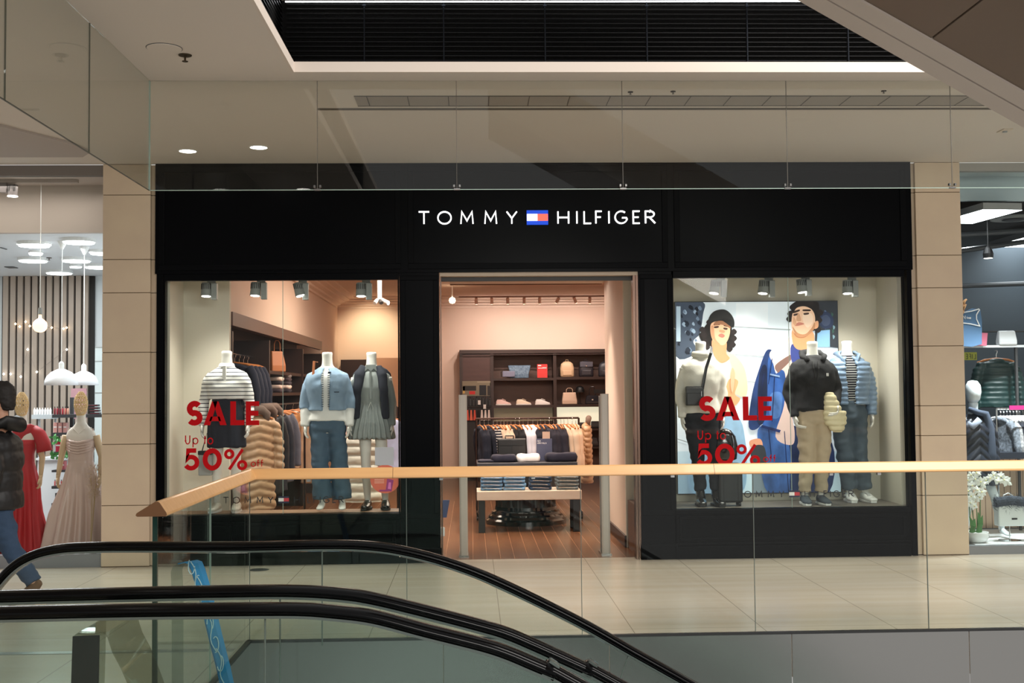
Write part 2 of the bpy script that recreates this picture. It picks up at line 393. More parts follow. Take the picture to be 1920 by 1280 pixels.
MB().lathe([(.113, 0), (.113, -.003), (.109, -.003)], p, 28).build('rim', dgrey, t)
spr = mat('sprinkler_brass', (70, 58, 44), .4, metal=1)
def sprinkler(p, label, s=1.0):
    t = thing('sprinkler', label, 'sprinkler', p)
    MB().lathe([(.04*s, 0), (.038*s, -.006), (0, -.006)], p, 16).build('plate', spr, t)
    MB().lathe([(.006*s, -.006), (.006*s, -.035*s), (.018*s, -.037*s), (.018*s, -.04*s), (0, -.04*s)], p, 12).build('head', spr, t)
sprinkler(PZ(347, 103, CZ), 'small brass sprinkler head beside the round ceiling disc', 1.1)
for px, py in ((1182, 172), (1262, 171), (1657, 170)): sprinkler(PZ(px, py, CZ), {1182: 'tiny sprinkler over the store sign', 1262: 'tiny sprinkler right of the one over the store sign', 1657: 'tiny sprinkler towards the slanting beam'}[px], .5)
p = PZ(1884, 244, CZ)
t = thing('ceiling_speaker', 'small square ceiling sensor plate at far right', 'sensor', p)
MB().box(p.x-.04, p.x+.04, p.y-.07, p.y+.07, CZ-.008, CZ).build('plate', beige, t); MB().lathe([(.02, -.008), (.02, -.02), (0, -.02)], p, 14).build('lens', grey, t)
# dropped panel, its darker grey painted for the shade of a shallow recess
mb = MB().prism([(-9, 8.6), (-4.55, 8.6), (-3.9, 9.3), (-3.45, 10.2), (-3.42, 10.55), (-3.55, 10.75), (-9, 10.75)], 'z', CZ-.02, CZ-.0005)
struct('ceiling_shade_panel', mb, mat('ceiling_shade_grey', (170, 160, 152), .9), 'shallow grey panel painted as the shaded ceiling recess before the dress shop', 'ceiling panel')

# ------------------------------------------------------------------ smoke curtain of glass
CY = 8.19; CX = -2.243
cur = thing('glass_smoke_curtain', 'frameless glass smoke curtain hanging from the ceiling before the store', 'glass screen', (.5, CY, CZ))
zb = PY(1000, 354, CY).z
xs = [CX]+[PY(px, 250, CY).x for px in (595, 856, 1167, 1475, 1783)]+[4.66, 5.9]
for i, (a, b) in enumerate(zip(xs, xs[1:])):
    mb = MB().box(a+.003, b-.003, CY-.004, CY+.004, zb, CZ-.001)
    mb.build('glass_panel', curtain_g, cur)
    MB().box(a+.003, b-.003, CY-.004, CY+.004, zb-.005, zb-.0005).build('bottom_edge', glass_l, cur)
    if i: 
        MB().box(a-.0018, a+.0018, CY-.003, CY+.003, zb, CZ).build('joint', mat('joint_grey', (84, 80, 72), .5), cur)
        MB().box(a-.022, a+.022, CY-.010, CY+.010, zb-.007, zb+.004).box(a-.026, a-.014, CY-.012, CY+.012, zb+.014, zb+.030).box(a+.014, a+.026, CY-.012, CY+.012, zb+.014, zb+.030).build('clamp', mat('clamp_steel', (120, 120, 118), .3, metal=1), cur)
cur2 = thing('glass_smoke_curtain', 'frameless glass smoke curtain running towards the viewer at upper left', 'glass screen', (CX, 5, CZ))
ys = [CY, 5.86+.9-.9]; ys = [CY, 6.88, 5.6, 4.3, 3.0]
ys[1] = abs(CX)/((884-173)/F); ys[2] = abs(CX)/((884-17)/F)
for a, b in zip(ys, ys[1:]):
    MB().box(CX-.004, CX+.004, b+.003, a-.003, zb, CZ-.001).build('glass_panel', curtain_g, cur2)
    MB().box(CX-.004, CX+.004, b+.003, a-.003, zb-.005, zb-.0005).build('bottom_edge', mat('edge_dark', (60, 60, 50), .4), cur2)
    MB().box(CX-.004, CX+.004, b-.0025, b+.0025, zb, CZ).build('joint', mat('edge_dark2', (70, 72, 62), .4), cur2)
MB().box(CX-.005, CX+.005, CY-.005, CY+.005, zb, CZ).build('joint', glass_l, cur2)

# ------------------------------------------------------------------ stone pillars
def pillar(name, label, x0, x1, xi0, xi1, y0=S-.02):
    t = thing(name, label, 'pillar', ((x0+x1)/2, S+.2, 0))
    tops = [0, .08] ; zs = [1.0]
    # joint heights taken from the photo
    zl = [PY(1780, y, y0).z for y in (360, 478, 539, 648, 760, 816, 928)]
    zz = [CZ]+zl+[0.005]
    for a, b in zip(zz, zz[1:]):
        mb = MB().box(x0, x1, y0, y0+.04, b+.003, a-.003)
        mb.build('stone_panel', stone, t, bevel=.003)
        mb = MB().box(xi0, xi1, y0+.04, y0+.10, b+.003, a-.003)
        mb.build('side_panel', stone, t)
    MB().box(min(x0, xi0)+.01, max(x1, xi1)-.01, y0+.1, y0+.45, 0, CZ).build('core', mat('stone_joint', (96, 78, 58), .8), t)
    MB().box(x0+.004, x1-.004, y0+.006, y0+.1, .0, CZ-.001).build('joint_backing', mat('stone_joint', (96, 78, 58), .8), t)
    return t
pillar('stone_pillar', 'beige stone pillar between the dress shop and the black shopfront', -3.50, -3.05, -3.05, -3.0)
pillar('stone_pillar', 'sunny beige stone pillar between the black shopfront and the accessories shop', 4.345, 4.79, 4.295, 4.345)

# ------------------------------------------------------------------ black shopfront
HB = 2.765
fas = thing('shopfront_fascia', 'wide black panelled fascia over the store front, bearing the lit sign', 'fascia', (.65, S, HB))
MB().box(-3.0, 4.295, S-.04, S+.04, HB, CZ-.001).build('board', navy, fas)
def frame_panel(x0, x1, z0, z1, y, parent, w=.05, name='panel'):
    MB().box(x0, x1, y-.012, y, z0, z0+w).box(x0, x1, y-.012, y, z1-w, z1).box(x0, x0+w, y-.012, y, z0+w, z1-w).box(x1-w, x1, y-.012, y, z0+w, z1-w).build(name, navy_m, parent, bevel=.003)
for a, b in ((300, 752), (765, 1250), (1262, 1695)):
    frame_panel(PY(a, 400, S).x, PY(b, 400, S).x, HB+.03, CZ-.03, S-.04, fas, .055, 'panel_moulding')
def pil(px0, px1, label, par=None):
    x0, x1 = PY(px0, 700, S).x, PY(px1, 700, S).x
    t = thing('pilaster', label, 'pilaster', ((x0+x1)/2, S, 0))
    MB().box(x0, x1, S-.02, S+.13, 0, HB-.001).build('post', navy, t)
    if x1-x0 > .2:
        frame_panel(x0+.01, x1-.01, .42, HB-.03, S-.02, t, .045, 'moulding'); MB().box(x0-.01, x1+.01, S-.035, S-.02, 0, .14).build('plinth', navy_m, t, bevel=.004)
    return t
pil(750, 824, 'black panelled pilaster left of the store doorway'); pil(1199, 1264, 'black panelled pilaster right of the store doorway')
pil(294, 307, 'slim black post beside the left stone pillar'); pil(1703, 1712, 'slim black post beside the right stone pillar')
for n, (a, b, pa, pb, lb) in enumerate(((307, 750, 4, 0, 'left'), (1264, 1703, 0, 0, 'right'))):
    x0, x1 = PY(a, 900, S).x, PY(b, 900, S).x
    t = thing('stall_riser', f'black panelled riser under the {lb} shop window', 'stall riser', ((x0+x1)/2, S, 0))
    zt = .475
    MB().box(x0, x1, S-.02, S+.1, 0, zt).build('board', navy, t)
    MB().box(x0, x1, S-.045, S-.02, zt-.05, zt-.005).build('sill', navy_m, t, bevel=.006)
    MB().box(x0, x1, S-.04, S-.02, 0, .12).box(x0, x1, S-.032, S-.02, .13, .15).build('plinth', navy_m, t, bevel=.004)
    frame_panel(x0+.04, x1-.04, .17, zt-.07, S-.02, t, .03, 'moulding')
    w = thing(f'window_{n+1}', f'{lb} display window of the fashion store', 'window', ((x0+x1)/2, S, zt), kind='structure')
    MB().box(x0, x1, S-.02, S+.05, 2.70, HB-.001).box(x0, x0+.012, S-.015, S+.04, zt, 2.70).box(x1-.012, x1, S-.015, S+.04, zt, 2.70).build('window_frame', navy, w)
    xm = PY(530 if n == 0 else 1479, 600, S).x
    MB().box(x0+.012, xm-.002, S+.008, S+.014, zt, 2.70).build('pane', shopglass, w)
    MB().box(xm+.002, x1-.012, S+.008, S+.014, zt, 2.70).build('pane', shopglass, w)
    MB().box(xm-.0025, xm+.0025, S+.007, S+.015, zt, 2.70).build('pane_joint', glass_l, w)
# doorway head track and bronze jamb
dr = thing('door_1', 'open doorway of the fashion store with bronze jambs', 'doorway', (.65, S, 0), kind='structure')
xa, xb = PY(825, 600, S).x, PY(1197, 600, S).x
bronze = mat('bronze_metal', (104, 84, 74), .3, metal=1)
MB().box(xa, xb, S+.0, S+.10, HB-.035, HB-.001).build('head_rail', mat('head_rail', (196, 176, 152), .4), dr)
MB().box(xa, xb, S+.10, S+.13, HB-.075, HB-.001).build('head_track', dgrey, dr)
MB().box(xb-.05, xb-.027, S+.0, S+.12, 0, HB-.036).box(xb-.022, xb, S+.0, S+.12, 0, HB-.036).build('jamb', bronze, dr)
MB().box(xa, xa+.012, S+.0, S+.12, 0, HB-.036).build('jamb', bronze, dr)

# ------------------------------------------------------------------ store name, lit
BR = [('T', 784, 806), ('O', 820, 847), ('M', 863, 888), ('M', 908, 932), ('Y', 949, 970), ('H', 1045, 1067), ('I', 1079, 1084), ('L', 1094, 1109), ('F', 1116, 1129), ('I', 1139, 1144), ('G', 1152, 1175), ('E', 1186, 1200), ('R', 1209, 1229)]
sg = thing('store_sign', 'lit white letter sign with small blue white and red flag on the black fascia', 'sign', (.9, S-.05, 3.3))
letw = mat('sign_white_glow', (255, 255, 255), .5, emit=1.3)
for ch, a, b in BR:
    mb = MB(); pglyph(mb, ch, a, b, 395.5-(a-1000)*.003, 420.5-(a-1000)*.003, .0125, S-.052, .022); mb.build('letter', letw, sg)
a, b = PY(988, 421, S-.06), PY(1027, 395, S-.06); h = b.z-a.z
fl = MB().box(a.x-.002, b.x+.002, S-.08, S-.055, a.z-.002, b.z+.002).build('flag_box', mat('flag_blue_glow', (16, 62, 178), .5, emit=.9), sg)
MB().box(a.x, (a.x+b.x)/2, S-.083, S-.08, a.z+h*.25, b.z-h*.25).build('flag_white', letw, fl)
MB().box((a.x+b.x)/2, b.x, S-.083, S-.08, a.z+h*.25, b.z-h*.25).build('flag_red', mat('flag_red_glow', (232, 88, 72), .5, emit=1.1), fl)

# ------------------------------------------------------------------ vinyl lettering on the windows
red = mat('red_vinyl', (186, 3, 16), .6, spec=.15)
def bold(mb, ch, px0, px1, py0, py1, Y):
    a = PY(px0, py1, Y); b = PY(px1, py0, Y); w_, h_ = b.x-a.x, b.z-a.z
    Q = {'A': [[(0, 0), (.28, 0), (.60, 1), (.36, 1)], [(1, 0), (.72, 0), (.40, 1), (.64, 1)], [(.24, .17), (.76, .17), (.69, .36), (.31, .36)]],
         'L': [[(0, 0), (.40, 0), (.40, 1), (0, 1)], [(.40, 0), (1, 0), (1, .21), (.40, .21)]],
         'E': [[(0, 0), (.38, 0), (.38, 1), (0, 1)], [(.38, 0), (1, 0), (1, .20), (.38, .20)], [(.38, .40), (.94, .40), (.94, .60), (.38, .60)], [(.38, .80), (1, .80), (1, 1), (.38, 1)]]}
    if ch in Q:
        for q in Q[ch]: mb.prism([(a.x+u*w_, a.z+v*h_) for u, v in q], 'y', Y-.003, Y)
    else: glyph(mb, ch, a.x, b.x, a.z, b.z, .054, Y-.003, Y)
def sale(px, py, label, k=1.0):
    t = thing('sale_lettering', label, 'window lettering', PY(px+70, py+60, S))
    Y = S+.0075
    for ch, a, b in (('S', 0, 33), ('A', 34, 77), ('L', 84, 110), ('E', 113, 138)):
        mb = MB(); bold(mb, ch, px+a, px+b, py+(-1 if ch == 'S' else 0), py+45+(1 if ch == 'S' else 0), Y); mb.build('letter', red, t)
    for ch, a, b in (('U', -1, 9), ('p', 13, 24), ('t', 33, 40), ('o', 41, 52)):
        mb = MB(); pglyph(mb, ch, px+a, px+b, py+63, py+81, .010, Y); mb.build('letter', red, t)
    for ch, a, b, w in (('5', -4, 27, .043), ('0', 32, 68, .046), ('%', 71, 117, .028)):
        mb = MB(); pglyph(mb, ch, px+a, px+b, py+88, py+130, w, Y); mb.build('letter', red, t)
    for ch, a, b in (('o', 122, 132), ('f', 133, 140), ('f', 140, 147)):
        mb = MB(); pglyph(mb, ch, px+a, px+b, py+109, py+123, .008, Y); mb.build('letter', red, t)
sale(348, 752, 'red sale and fifty percent off lettering stuck on the left window')
sale(1309, 743, 'red sale and fifty percent off lettering stuck on the right window')
def small_brand(px0, px1, py0, py1, label, skip=()):
    k = (px1-px0)/445; t = thing('window_logo', label, 'window lettering', PY((px0+px1)/2, py1, S)); Y = S+.0075
    bl = mat('black_vinyl', (22, 24, 34), .5)
    for i, (ch, a, b) in enumerate(BR):
        if i in skip: continue
        mb = MB(); pglyph(mb, ch, px0+(a-784)*k, px0+(b-784)*k, py0-(a-784)*k*.006, py1-(a-784)*k*.006, .0085, Y, .002); mb.build('letter', bl, t)
    a, b = PY(px0+204*k, py1-1, Y), PY(px0+243*k, py0-1, Y); h = b.z-a.z
    f = MB().box(a.x, b.x, Y-.002, Y, a.z, a.z+h*.25).box(a.x, b.x, Y-.002, Y, b.z-h*.25, b.z).build('flag', mat('navy_vinyl', (24, 32, 62), .5), t)
    MB().box(a.x, (a.x+b.x)/2, Y-.002, Y, a.z+h*.25, b.z-h*.25).build('flag_white', white, f)
    MB().box((a.x+b.x)/2, b.x, Y-.002, Y, a.z+h*.25, b.z-h*.25).build('flag_red', mat('flag_red_vinyl', (190, 50, 62), .5), f)
small_brand(418, 645, 931, 944, 'small black store name with flag low on the left window')
small_brand(1377, 1601, 920, 933, 'small black store name with flag low on the right window')
# poster card with the code left out, and round orange sticker
a, b = PY(703, 872, S), PY(738, 838, S)
tag(MB().box(a.x, b.x, S+.004, S+.0075, a.z, b.z).build('window_card', mat('pale_card', (178, 184, 192), .6)), 'plain pale square card stuck low on the left window', 'card')
c = PY(722, 898, S); t = thing('round_sticker', 'orange round sticker with purple phone drawing on the left window', 'sticker', c)
mb = MB().prism([(c.x+.142*cos(q*pi/16), c.z+.135*sin(q*pi/16)) for q in range(32)], 'y', S+.005, S+.0075); mb.build('disc', mat('sticker_orange', (214, 106, 82), .5), t)
def pq(pts, Y0, Y1, m, parent, name):
    MB().prism([(lambda v: (v.x, v.z))(PY(x, y, S)) for x, y in pts], 'y', Y0, Y1).build(name, m, parent)
pq([(726, 897), (738, 900), (734, 921), (723, 920)], S+.003, S+.005, mat('sticker_purple', (150, 50, 120), .5), t, 'phone_drawing')
pq([(729, 904), (733, 904), (733, 917), (727, 916)], S+.002, S+.003, mat('sticker_pink', (220, 120, 190), .5), t, 'phone_figure')
pq([(711, 918), (728, 918), (728, 921), (711, 921)], S+.002, S+.005, mat('sticker_purple', (150, 50, 120), .5), t, 'banner')
mb = MB()
for y in (899, 902, 905):
    p0, p1 = PY(702, y, S), PY(720, y, S); mb.box(p0.x, p1.x, S+.003, S+.005, p0.z-.003, p0.z+.003)
mb.build('text_line', mat('sticker_line', (244, 190, 170), .5), t)
# ------------------------------------------------------------------ balustrade with wooden handrail
PH = [PY(px, 1000, RY).x for px in (762, 1090, 1415, 1740)]
bal = thing('glass_balustrade', 'glass balustrade topped by a pale wooden handrail before the store', 'balustrade', (2, RY, 0))
xs = [RX+.01, (RX+PH[0])/2 if False else PH[0]]+PH[1:]+[4.2, 5.4, 6.6]
for a, b in zip(xs, xs[1:]):
    MB().box(a+.002, b-.002, RY+.02, RY+.032, 0, 1.07).build('glass_panel', glass, bal)
    MB().box(a-.002, a+.002, RY+.021, RY+.031, 0, 1.07).build('panel_edge', mat('edge_mid', (96, 104, 98), .3), bal)
ys = [RY+.01, 6.70, 5.56]
for a, b in zip(ys, ys[1:]):
    MB().box(RX-.006, RX+.006, b+.005, a-.005, 0, 1.06).build('glass_panel', glass, bal)
    MB().box(RX-.0055, RX+.0055, b+.003, b+.005, 0, 1.06).build('panel_edge', glass_l if b > 6 else glass_e, bal)
MB().box(RX-.011, RX+.011, 5.545, 5.563, -.2, 1.06).build('end_edge', glass_e, bal)
prof = [(-.082, -.030), (-.078, -.020), (-.066, -.012), (.010, .034), (.022, .034), (.030, .028), (.062, -.020), (.064, -.030), (.058, -.036), (-.074, -.036)]
ZR = 1.088
def pr(n, z, P, d): return (P[0]+d[0]*n, P[1]+d[1]*n, ZR+z)
rg = [[pr(n, z, (RX, 5.52), (1, 0)) for n, z in prof], [(RX+n, RY+.026-n, ZR+z) for n, z in prof], [pr(n, z, (7.0, RY+.026), (0, -1)) for n, z in prof]]
hr = MB().rings(rg).build('wooden_handrail', oak, bal, bevel=.002)
MB().prism([(RX+n*.98, ZR+z*.98) for n, z in prof], 'y', 5.512, 5.52).build('end_cap', oak_end, hr)
for px in (737, 1338):
    x = PY(px, 880, RY).x
    MB().rings([[(x-.0015, RY+.026-n*1.012, ZR+z*1.012) for n, z in prof], [(x+.0015, RY+.026-n*1.012, ZR+z*1.012) for n, z in prof]]).build('rail_joint', oak_end, hr)
mb = MB()
for px in (578, 827, 1000, 1262, 1560, 1650): mb.box(PY(px, 890, RY).x-.012, PY(px, 890, RY).x+.012, RY+.012, RY+.04, ZR-.055, ZR-.036)
mb.build('rail_clip', alu, bal)

# ------------------------------------------------------------------ escalators
def smooth_path(pts, n=6):
    pts = [Vector(p) for p in pts]; out = []
    for i in range(len(pts)-1):
        p0 = pts[max(i-1, 0)]; p1 = pts[i]; p2 = pts[i+1]; p3 = pts[min(i+2, len(pts)-1)]
        for k in range(n):
            t = k/n; out.append(.5*((2*p1)+(-p0+p2)*t+(2*p0-5*p1+4*p2-p3)*t*t+(-p0+3*p1-3*p2+p3)*t**3))
    return out+[pts[-1]]
alup = mat('balustrade_profile', (120, 126, 122), .3, metal=1)
def balustrade(parent, pix, Y, left=None, joints=()):
    P = [PY(x, y, Y) for x, y in pix]
    d = Vector((cos(radians(30)), 0, -sin(radians(30)))); P += [P[-1]+d*1.2, P[-1]+d*3.4]
    path = smooth_path(P)
    MB().tube(path, [(.019, .038)]*len(path), 16).build('handrail', rubber, parent, smooth=True)
    off = Vector((0, 0, -.026)); nr = []
    for i, p in enumerate(path):
        dd = (path[min(i+1, len(path)-1)]-path[max(i-1, 0)]).normalized(); nr.append(Vector((dd.z, 0, -dd.x)) if dd.x > 0 else Vector((dd.z, 0, -dd.x)))
    def sweep(o0, o1, hw):
        rs = []
        for p, n in zip(path, nr): rs.append([p+n*o0+Vector((0, -hw, 0)), p+n*o0+Vector((0, hw, 0)), p+n*o1+Vector((0, hw, 0)), p+n*o1+Vector((0, -hw, 0))])
        return MB().rings(rs)
    sweep(.018, .026, .022).build('handrail_track', alup, parent)
    # glass below follows the rail
    rs = []
    for p, n in zip(path, nr):
        zb = p.z-.92 if p.z < 1.0 and p.x > -1.4 else 0.02
        zb = min(zb, p.z-.03)
        q = p+n*.03
        rs.append([(q.x, Y-.005, q.z), (q.x, Y+.005, q.z), (q.x+.0, Y+.005, zb), (q.x+.0, Y-.005, zb)])
    MB().rings(rs).build('glass_panel', glass_esc, parent)
    for (ax, ay), (bx, by) in joints:
        a, b = PY(ax, ay, Y), PY(bx, by, Y)
        MB().tube([a, b], .0028, 6).build('glass_joint', edge_mid, parent)
    rs = []
    for p, n in zip(path, nr):
        zb = p.z-.92
        rs.append([(p.x, Y-.09, zb-.02), (p.x, Y+.09, zb-.02), (p.x, Y+.09, zb-.30), (p.x, Y-.09, zb-.30)])
    MB().rings(rs).build('deck_skirt', steel, parent)
esc = thing('escalator', 'escalator going down to the right, nearest the glass balustrade, with black handrails', 'escalator', (-.5, 4.5, 0))
Y1, Y2, Y3, Y4 = 5.06, 3.914, 3.586, 2.40
# newel of the far handrail at the left edge
r1 = [(-95, 1330), (-100, 1240), (-60, 1165), (-20, 1112), (20, 1066), (60, 1041), (110, 1028), (170, 1024), (250, 1023), (460, 1023), (604, 1020), (690, 1022), (765, 1033), (852, 1057), (940, 1092), (1085, 1163), (1186, 1220), (1300, 1284)]
r1 = [(x, y) for x, y in r1]
balustrade(esc, r1, Y1, joints=[((604, 1027), (604, 1210)), ((1180, 1222), (1157, 1290))])
r2o = [(-400, 1130), (-200, 1121), (0, 1117), (250, 1111), (460, 1107), (560, 1107), (640, 1112), (700, 1121), (800, 1145), (900, 1170), (940, 1180), (1015, 1214), (1092, 1254), (1150, 1287)]
r2 = r2o[:9]+[(900, 1171), (950, 1186), (1000, 1207), (1060, 1234), (1110, 1257), (1150, 1276)]
balustrade(esc, r2, Y2, joints=[((525, 1118), (525, 1400))])
step_m = mat('escalator_step', (70, 72, 74), .4, metal=1)
for k in range(6):
    MB().box(.15+k*.4, .56+k*.4, Y2+.12, Y1-.12, -.21-.23*k-.23, -.21-.23*k+.0).build('step', step_m, esc, bevel=.01)
MB().box(-1.46, .14, Y2+.1, Y1-.1, -.03, .012).build('landing_plate', steel, esc)
esc2 = thing('escalator', 'escalator nearest the viewer, whose black handrail crosses lowest in view', 'escalator', (-.5, 3.0, 0))
r3o = [(-400, 1156), (-200, 1152), (0, 1148), (250, 1143), (460, 1141), (560, 1141), (620, 1145), (700, 1155), (800, 1181), (900, 1205), (940, 1216), (1010, 1246), (1085, 1286)]
r3 = r3o[:9]+[(900, 1206), (950, 1222), (1000, 1243), (1040, 1260), (1080, 1279)]
balustrade(esc2, r3, Y3, joints=[((497, 1152), (497, 1400))])
r4 = [(x, y+(y-738)*(Y3/Y4-1)) for x, y in [(884+(x-884)*Y3/Y4, y) for x, y in r3]]
balustrade(esc2, r4, Y4)
for k in range(6):
    MB().box(.15+k*.4, .56+k*.4, Y4+.12, Y3-.12, -.21-.23*k-.23, -.21-.23*k+.0).build('step', step_m, esc2, bevel=.01)
MB().box(-1.46, .14, Y4+.1, Y3-.1, -.03, .012).build('landing_plate', steel, esc2)

# bent guards standing on the decks
def bent_guard(name, label, pts, Y, dy, mats, base):
    t = thing(name, label, 'guard', base)
    P = [PY(x, y, Y) for x, y in pts]
    return t, P
smoke_g = glass_mat('smoked_acrylic', (226, 226, 218), .06, gain=.3)
t = thing('acrylic_guard', 'smoked acrylic guard with dark plate beside the lowest handrail, bottom left', 'guard', (-1.25, 3.75, 0))
def sheet(pix, Yf, Yb, th, m, name, parent, shift=0):
    a = [PY(x, y, Yf) for x, y in pix]; rs = []
    for i, p in enumerate(a):
        d = (a[min(i+1, len(a)-1)]-a[max(i-1, 0)]).normalized(); n = Vector((d.z, 0, -d.x))*th
        q = p+n; rs.append([(p.x, Yf, p.z), (p.x+shift, Yb, p.z), (q.x+shift, Yb, q.z), (q.x, Yf, q.z)])
    return MB().rings(rs).build(name, m, parent)
Yg = 3.66
t.location = (PY(160, 1280, Yg).x, Yg, 0)
a0 = PY(137, 1190, Yg); a1 = PY(187, 1190, Yg)
pts = [(133, 1340), (135, 1280), (137, 1198), (139, 1191), (144, 1187), (186, 1187), (197, 1187), (203, 1194), (212, 1222), (228, 1252), (241, 1282), (262, 1340)]
sh = sheet(pts, Yg, Yg+.30, .003, smoke_g, 'clear_hood', t, .005)
MB().prism([(lambda v: (v.x, v.z))(PY(x, y, Yg-.002)) for x, y in ((137, 1192), (187, 1190), (184, 1340), (132, 1340))], 'y', Yg-.006, Yg-.001).build('dark_plate', mat('dark_plate', (8, 11, 11), .5), t)
t = thing('printed_guard', 'bent clear plastic guard printed bright blue with white swirls at lower left', 'guard', (PY(360, 1280, 5.4).x, 5.4, 0))
bluep = mat('blue_print', (30, 130, 190), .3, var=((1, 1, 2.2), 1, (70, 160, 215)))
clear_p = glass_mat('clear_plastic', (230, 234, 232), .05, gain=.3)
sheet([(322, 1300), (322, 1200), (322, 1120), (321, 1090), (320, 1072), (324, 1062), (333, 1056)], 5.3, 5.38, .012, clear_p, 'clear_leg', t, .02)
sheet([(333, 1056), (345, 1053), (354, 1056), (360, 1070), (372, 1110), (384, 1160), (396, 1210), (408, 1256), (417, 1300)], 5.3, 5.36, .004, bluep, 'printed_leg', t, .045)
mb = MB()
def sw(pts):
    q = [(lambda v: (v.x, v.z))(PY(x, y, 5.28)) for x, y in pts]; stroke(mb, q, .0035, 5.279, 5.282)
for i, (cx, cy) in enumerate(((351, 1058), (364, 1090), (374, 1125), (386, 1165), (396, 1205), (405, 1240))):
    sw([(cx+8+6*cos(q*.5+i), cy+3+15*sin(q*.5+i)) for q in range(9)])
sheet([(348, 1053), (358, 1056), (366, 1080), (378, 1122), (392, 1178), (404, 1226), (420, 1290)], 5.285, 5.289, .006, bluep, 'printed_edge', t, .03)
for cx, y0, y1 in ((350, 1052, 1100), (362, 1080, 1150), (380, 1150, 1230), (398, 1215, 1290)):
    sw([(cx+7+(y-y0)*.26+5*sin((y-y0)*.09), y) for y in range(y0, y1, 8)])
mb.build('white_swirl', mat('swirl_white', (210, 235, 245), .4), t)

# ------------------------------------------------------------------ underside of the upper escalator, top right
up = thing('escalator_underside', 'slanting underside of an upper escalator crossing the top right corner', 'escalator', (2.8, 4.5, 3.2))
c_far = PY(1920, 240, 5.6)
def us(x0, x1, y0, y1, o0, o1):
    f = lambda x: c_far.z-tan30*(x-c_far.x)
    return MB().add([(x, y, f(x)+o) for o in (o0, o1) for x, y in ((x0, y0), (x1, y0), (x1, y1), (x0, y1))],
        [(3, 2, 1, 0), (4, 5, 6, 7), (0, 1, 5, 4), (1, 2, 6, 5), (2, 3, 7, 6), (3, 0, 4, 7)])
tan30 = math.tan(radians(29.7))
rim = mat('truss_cladding', (196, 184, 172), .55)
us(.2, 6.5, 5.44, 5.6, 0, .5).build('side_cladding', rim, up)
us(.2, 6.5, 5.425, 5.44, .03, .5).build('groove', dgrey, up)
us(.2, 6.5, 5.27, 5.425, 0, .5).build('inner_cladding', rim, up)
brown = mat('bronze_soffit', (112, 96, 82), .5, metal=.2)
xj = PY(1752, 75, 5.24).x
us(.2, xj-.004, 3.9, 5.27, .012, .5).build('soffit_panel', brown, up); us(xj+.004, 6.5, 3.9, 5.27, .012, .5).build('soffit_panel', brown, up)
us(xj-.004, xj+.004, 3.9, 5.27, .03, .5).build('soffit_joint', black, up)
# ------------------------------------------------------------------ figures: body, hands, garments (local space: facing -Y, feet at z=0, neck top 1.60)
V = Vector
FEM = [(1.445, .056, .052), (1.41, .105, .062), (1.38, .155, .075), (1.33, .172, .09), (1.24, .158, .112), (1.15, .138, .100), (1.06, .120, .086), (.98, .136, .096), (.90, .158, .108), (.82, .168, .112)]
MAL = [(1.46, .062, .058), (1.425, .125, .07), (1.39, .160, .085), (1.33, .185, .10), (1.24, .180, .112), (1.15, .170, .105), (1.06, .155, .098), (.98, .158, .10), (.90, .166, .106), (.82, .170, .110)]
def trings(T, z1, z0, ex=0, ey=None, flare=0, cx=0):
    ey = ex if ey is None else ey; out = []
    def at(z):
        for (za, a, b), (zb, c, d) in zip(T, T[1:]):
            if zb <= z <= za: t = (za-z)/(za-zb); return a+(c-a)*t, b+(d-b)*t
        return T[-1][1:] if z < T[-1][0] else T[0][1:]
    n = 12
    for i in range(n+1):
        z = z1+(z0-z1)*i/n; rx, ry = at(z); k = i/n
        out.append((z, cx, 0, rx+ex*min(1, k*4+.3)+flare*k, ry+ey*min(1, k*4+.3)+flare*k*.6))
    return out
def wrinkle(amp=.006, sx=9, sz=22, seed=0):
    def f(c, n):
        return n*amp*(noise.noise(V((c.x*sx+seed, c.y*sx, c.z*sz)))+.5*noise.noise(V((c.x*sx*2.3+seed, c.y*sx*2, c.z*sz*1.6))))
    return f
def quilt(period=.058, amp=.014, seed=0, slant=0):
    w = wrinkle(.005, 14, 26, seed)
    def f(c, n):
        return n*amp*(abs(sin(pi*(c.z+slant*abs(c.x))/period))**.55-.6)+w(c, n)
    return f
def hand(mb, w, d, side, curl=.5, grip=0):
    """w wrist, d direction of the hand, side = +1 thumb towards -x"""
    w = V(w); d = V(d).normalized(); fwd = V((0, -1, 0)); fwd = (fwd-d*fwd.dot(d)).normalized(); lat = d.cross(fwd).normalized()*side
    mb.tube([w-d*.02, w, w+d*.035, w+d*.07, w+d*.085], [.021, .021, (.018, .032), (.016, .036), (.010, .030)], 12, ref=tuple(fwd))
    for k, (o, L) in enumerate(((.028, .062), (.010, .070), (-.009, .066), (-.026, .052))):
        b = w+d*.078+fwd*o; c = lat*(.012+.25*curl*.06)
        b1 = b+d*L*.42+c*.3; b2 = b1+d*L*.32*(1-.4*curl)+c*(.5+grip); b3 = b2+d*L*.22*(1-.7*curl)+c*(.7+grip)
        mb.tube([b, b1, b2, b3], [.0095, .0090, .008, .0055], 8, ref=tuple(fwd))
    t0 = w+d*.02+fwd*.024; t1 = t0+d*.03+fwd*.022+lat*.004; t2 = t1+d*.028+fwd*.006+lat*.008
    mb.tube([t0, t1, t2], [.013, .011, .007], 8, ref=tuple(lat))
def arm_path(p, i, f0=0, f1=1, dz=0):
    sh, el, wr = p['arms'][i]; sh, el, wr = V(sh), V(el), V(wr)
    pts = [sh, sh.lerp(el, .5), el, el.lerp(wr, .5), wr]; return pts
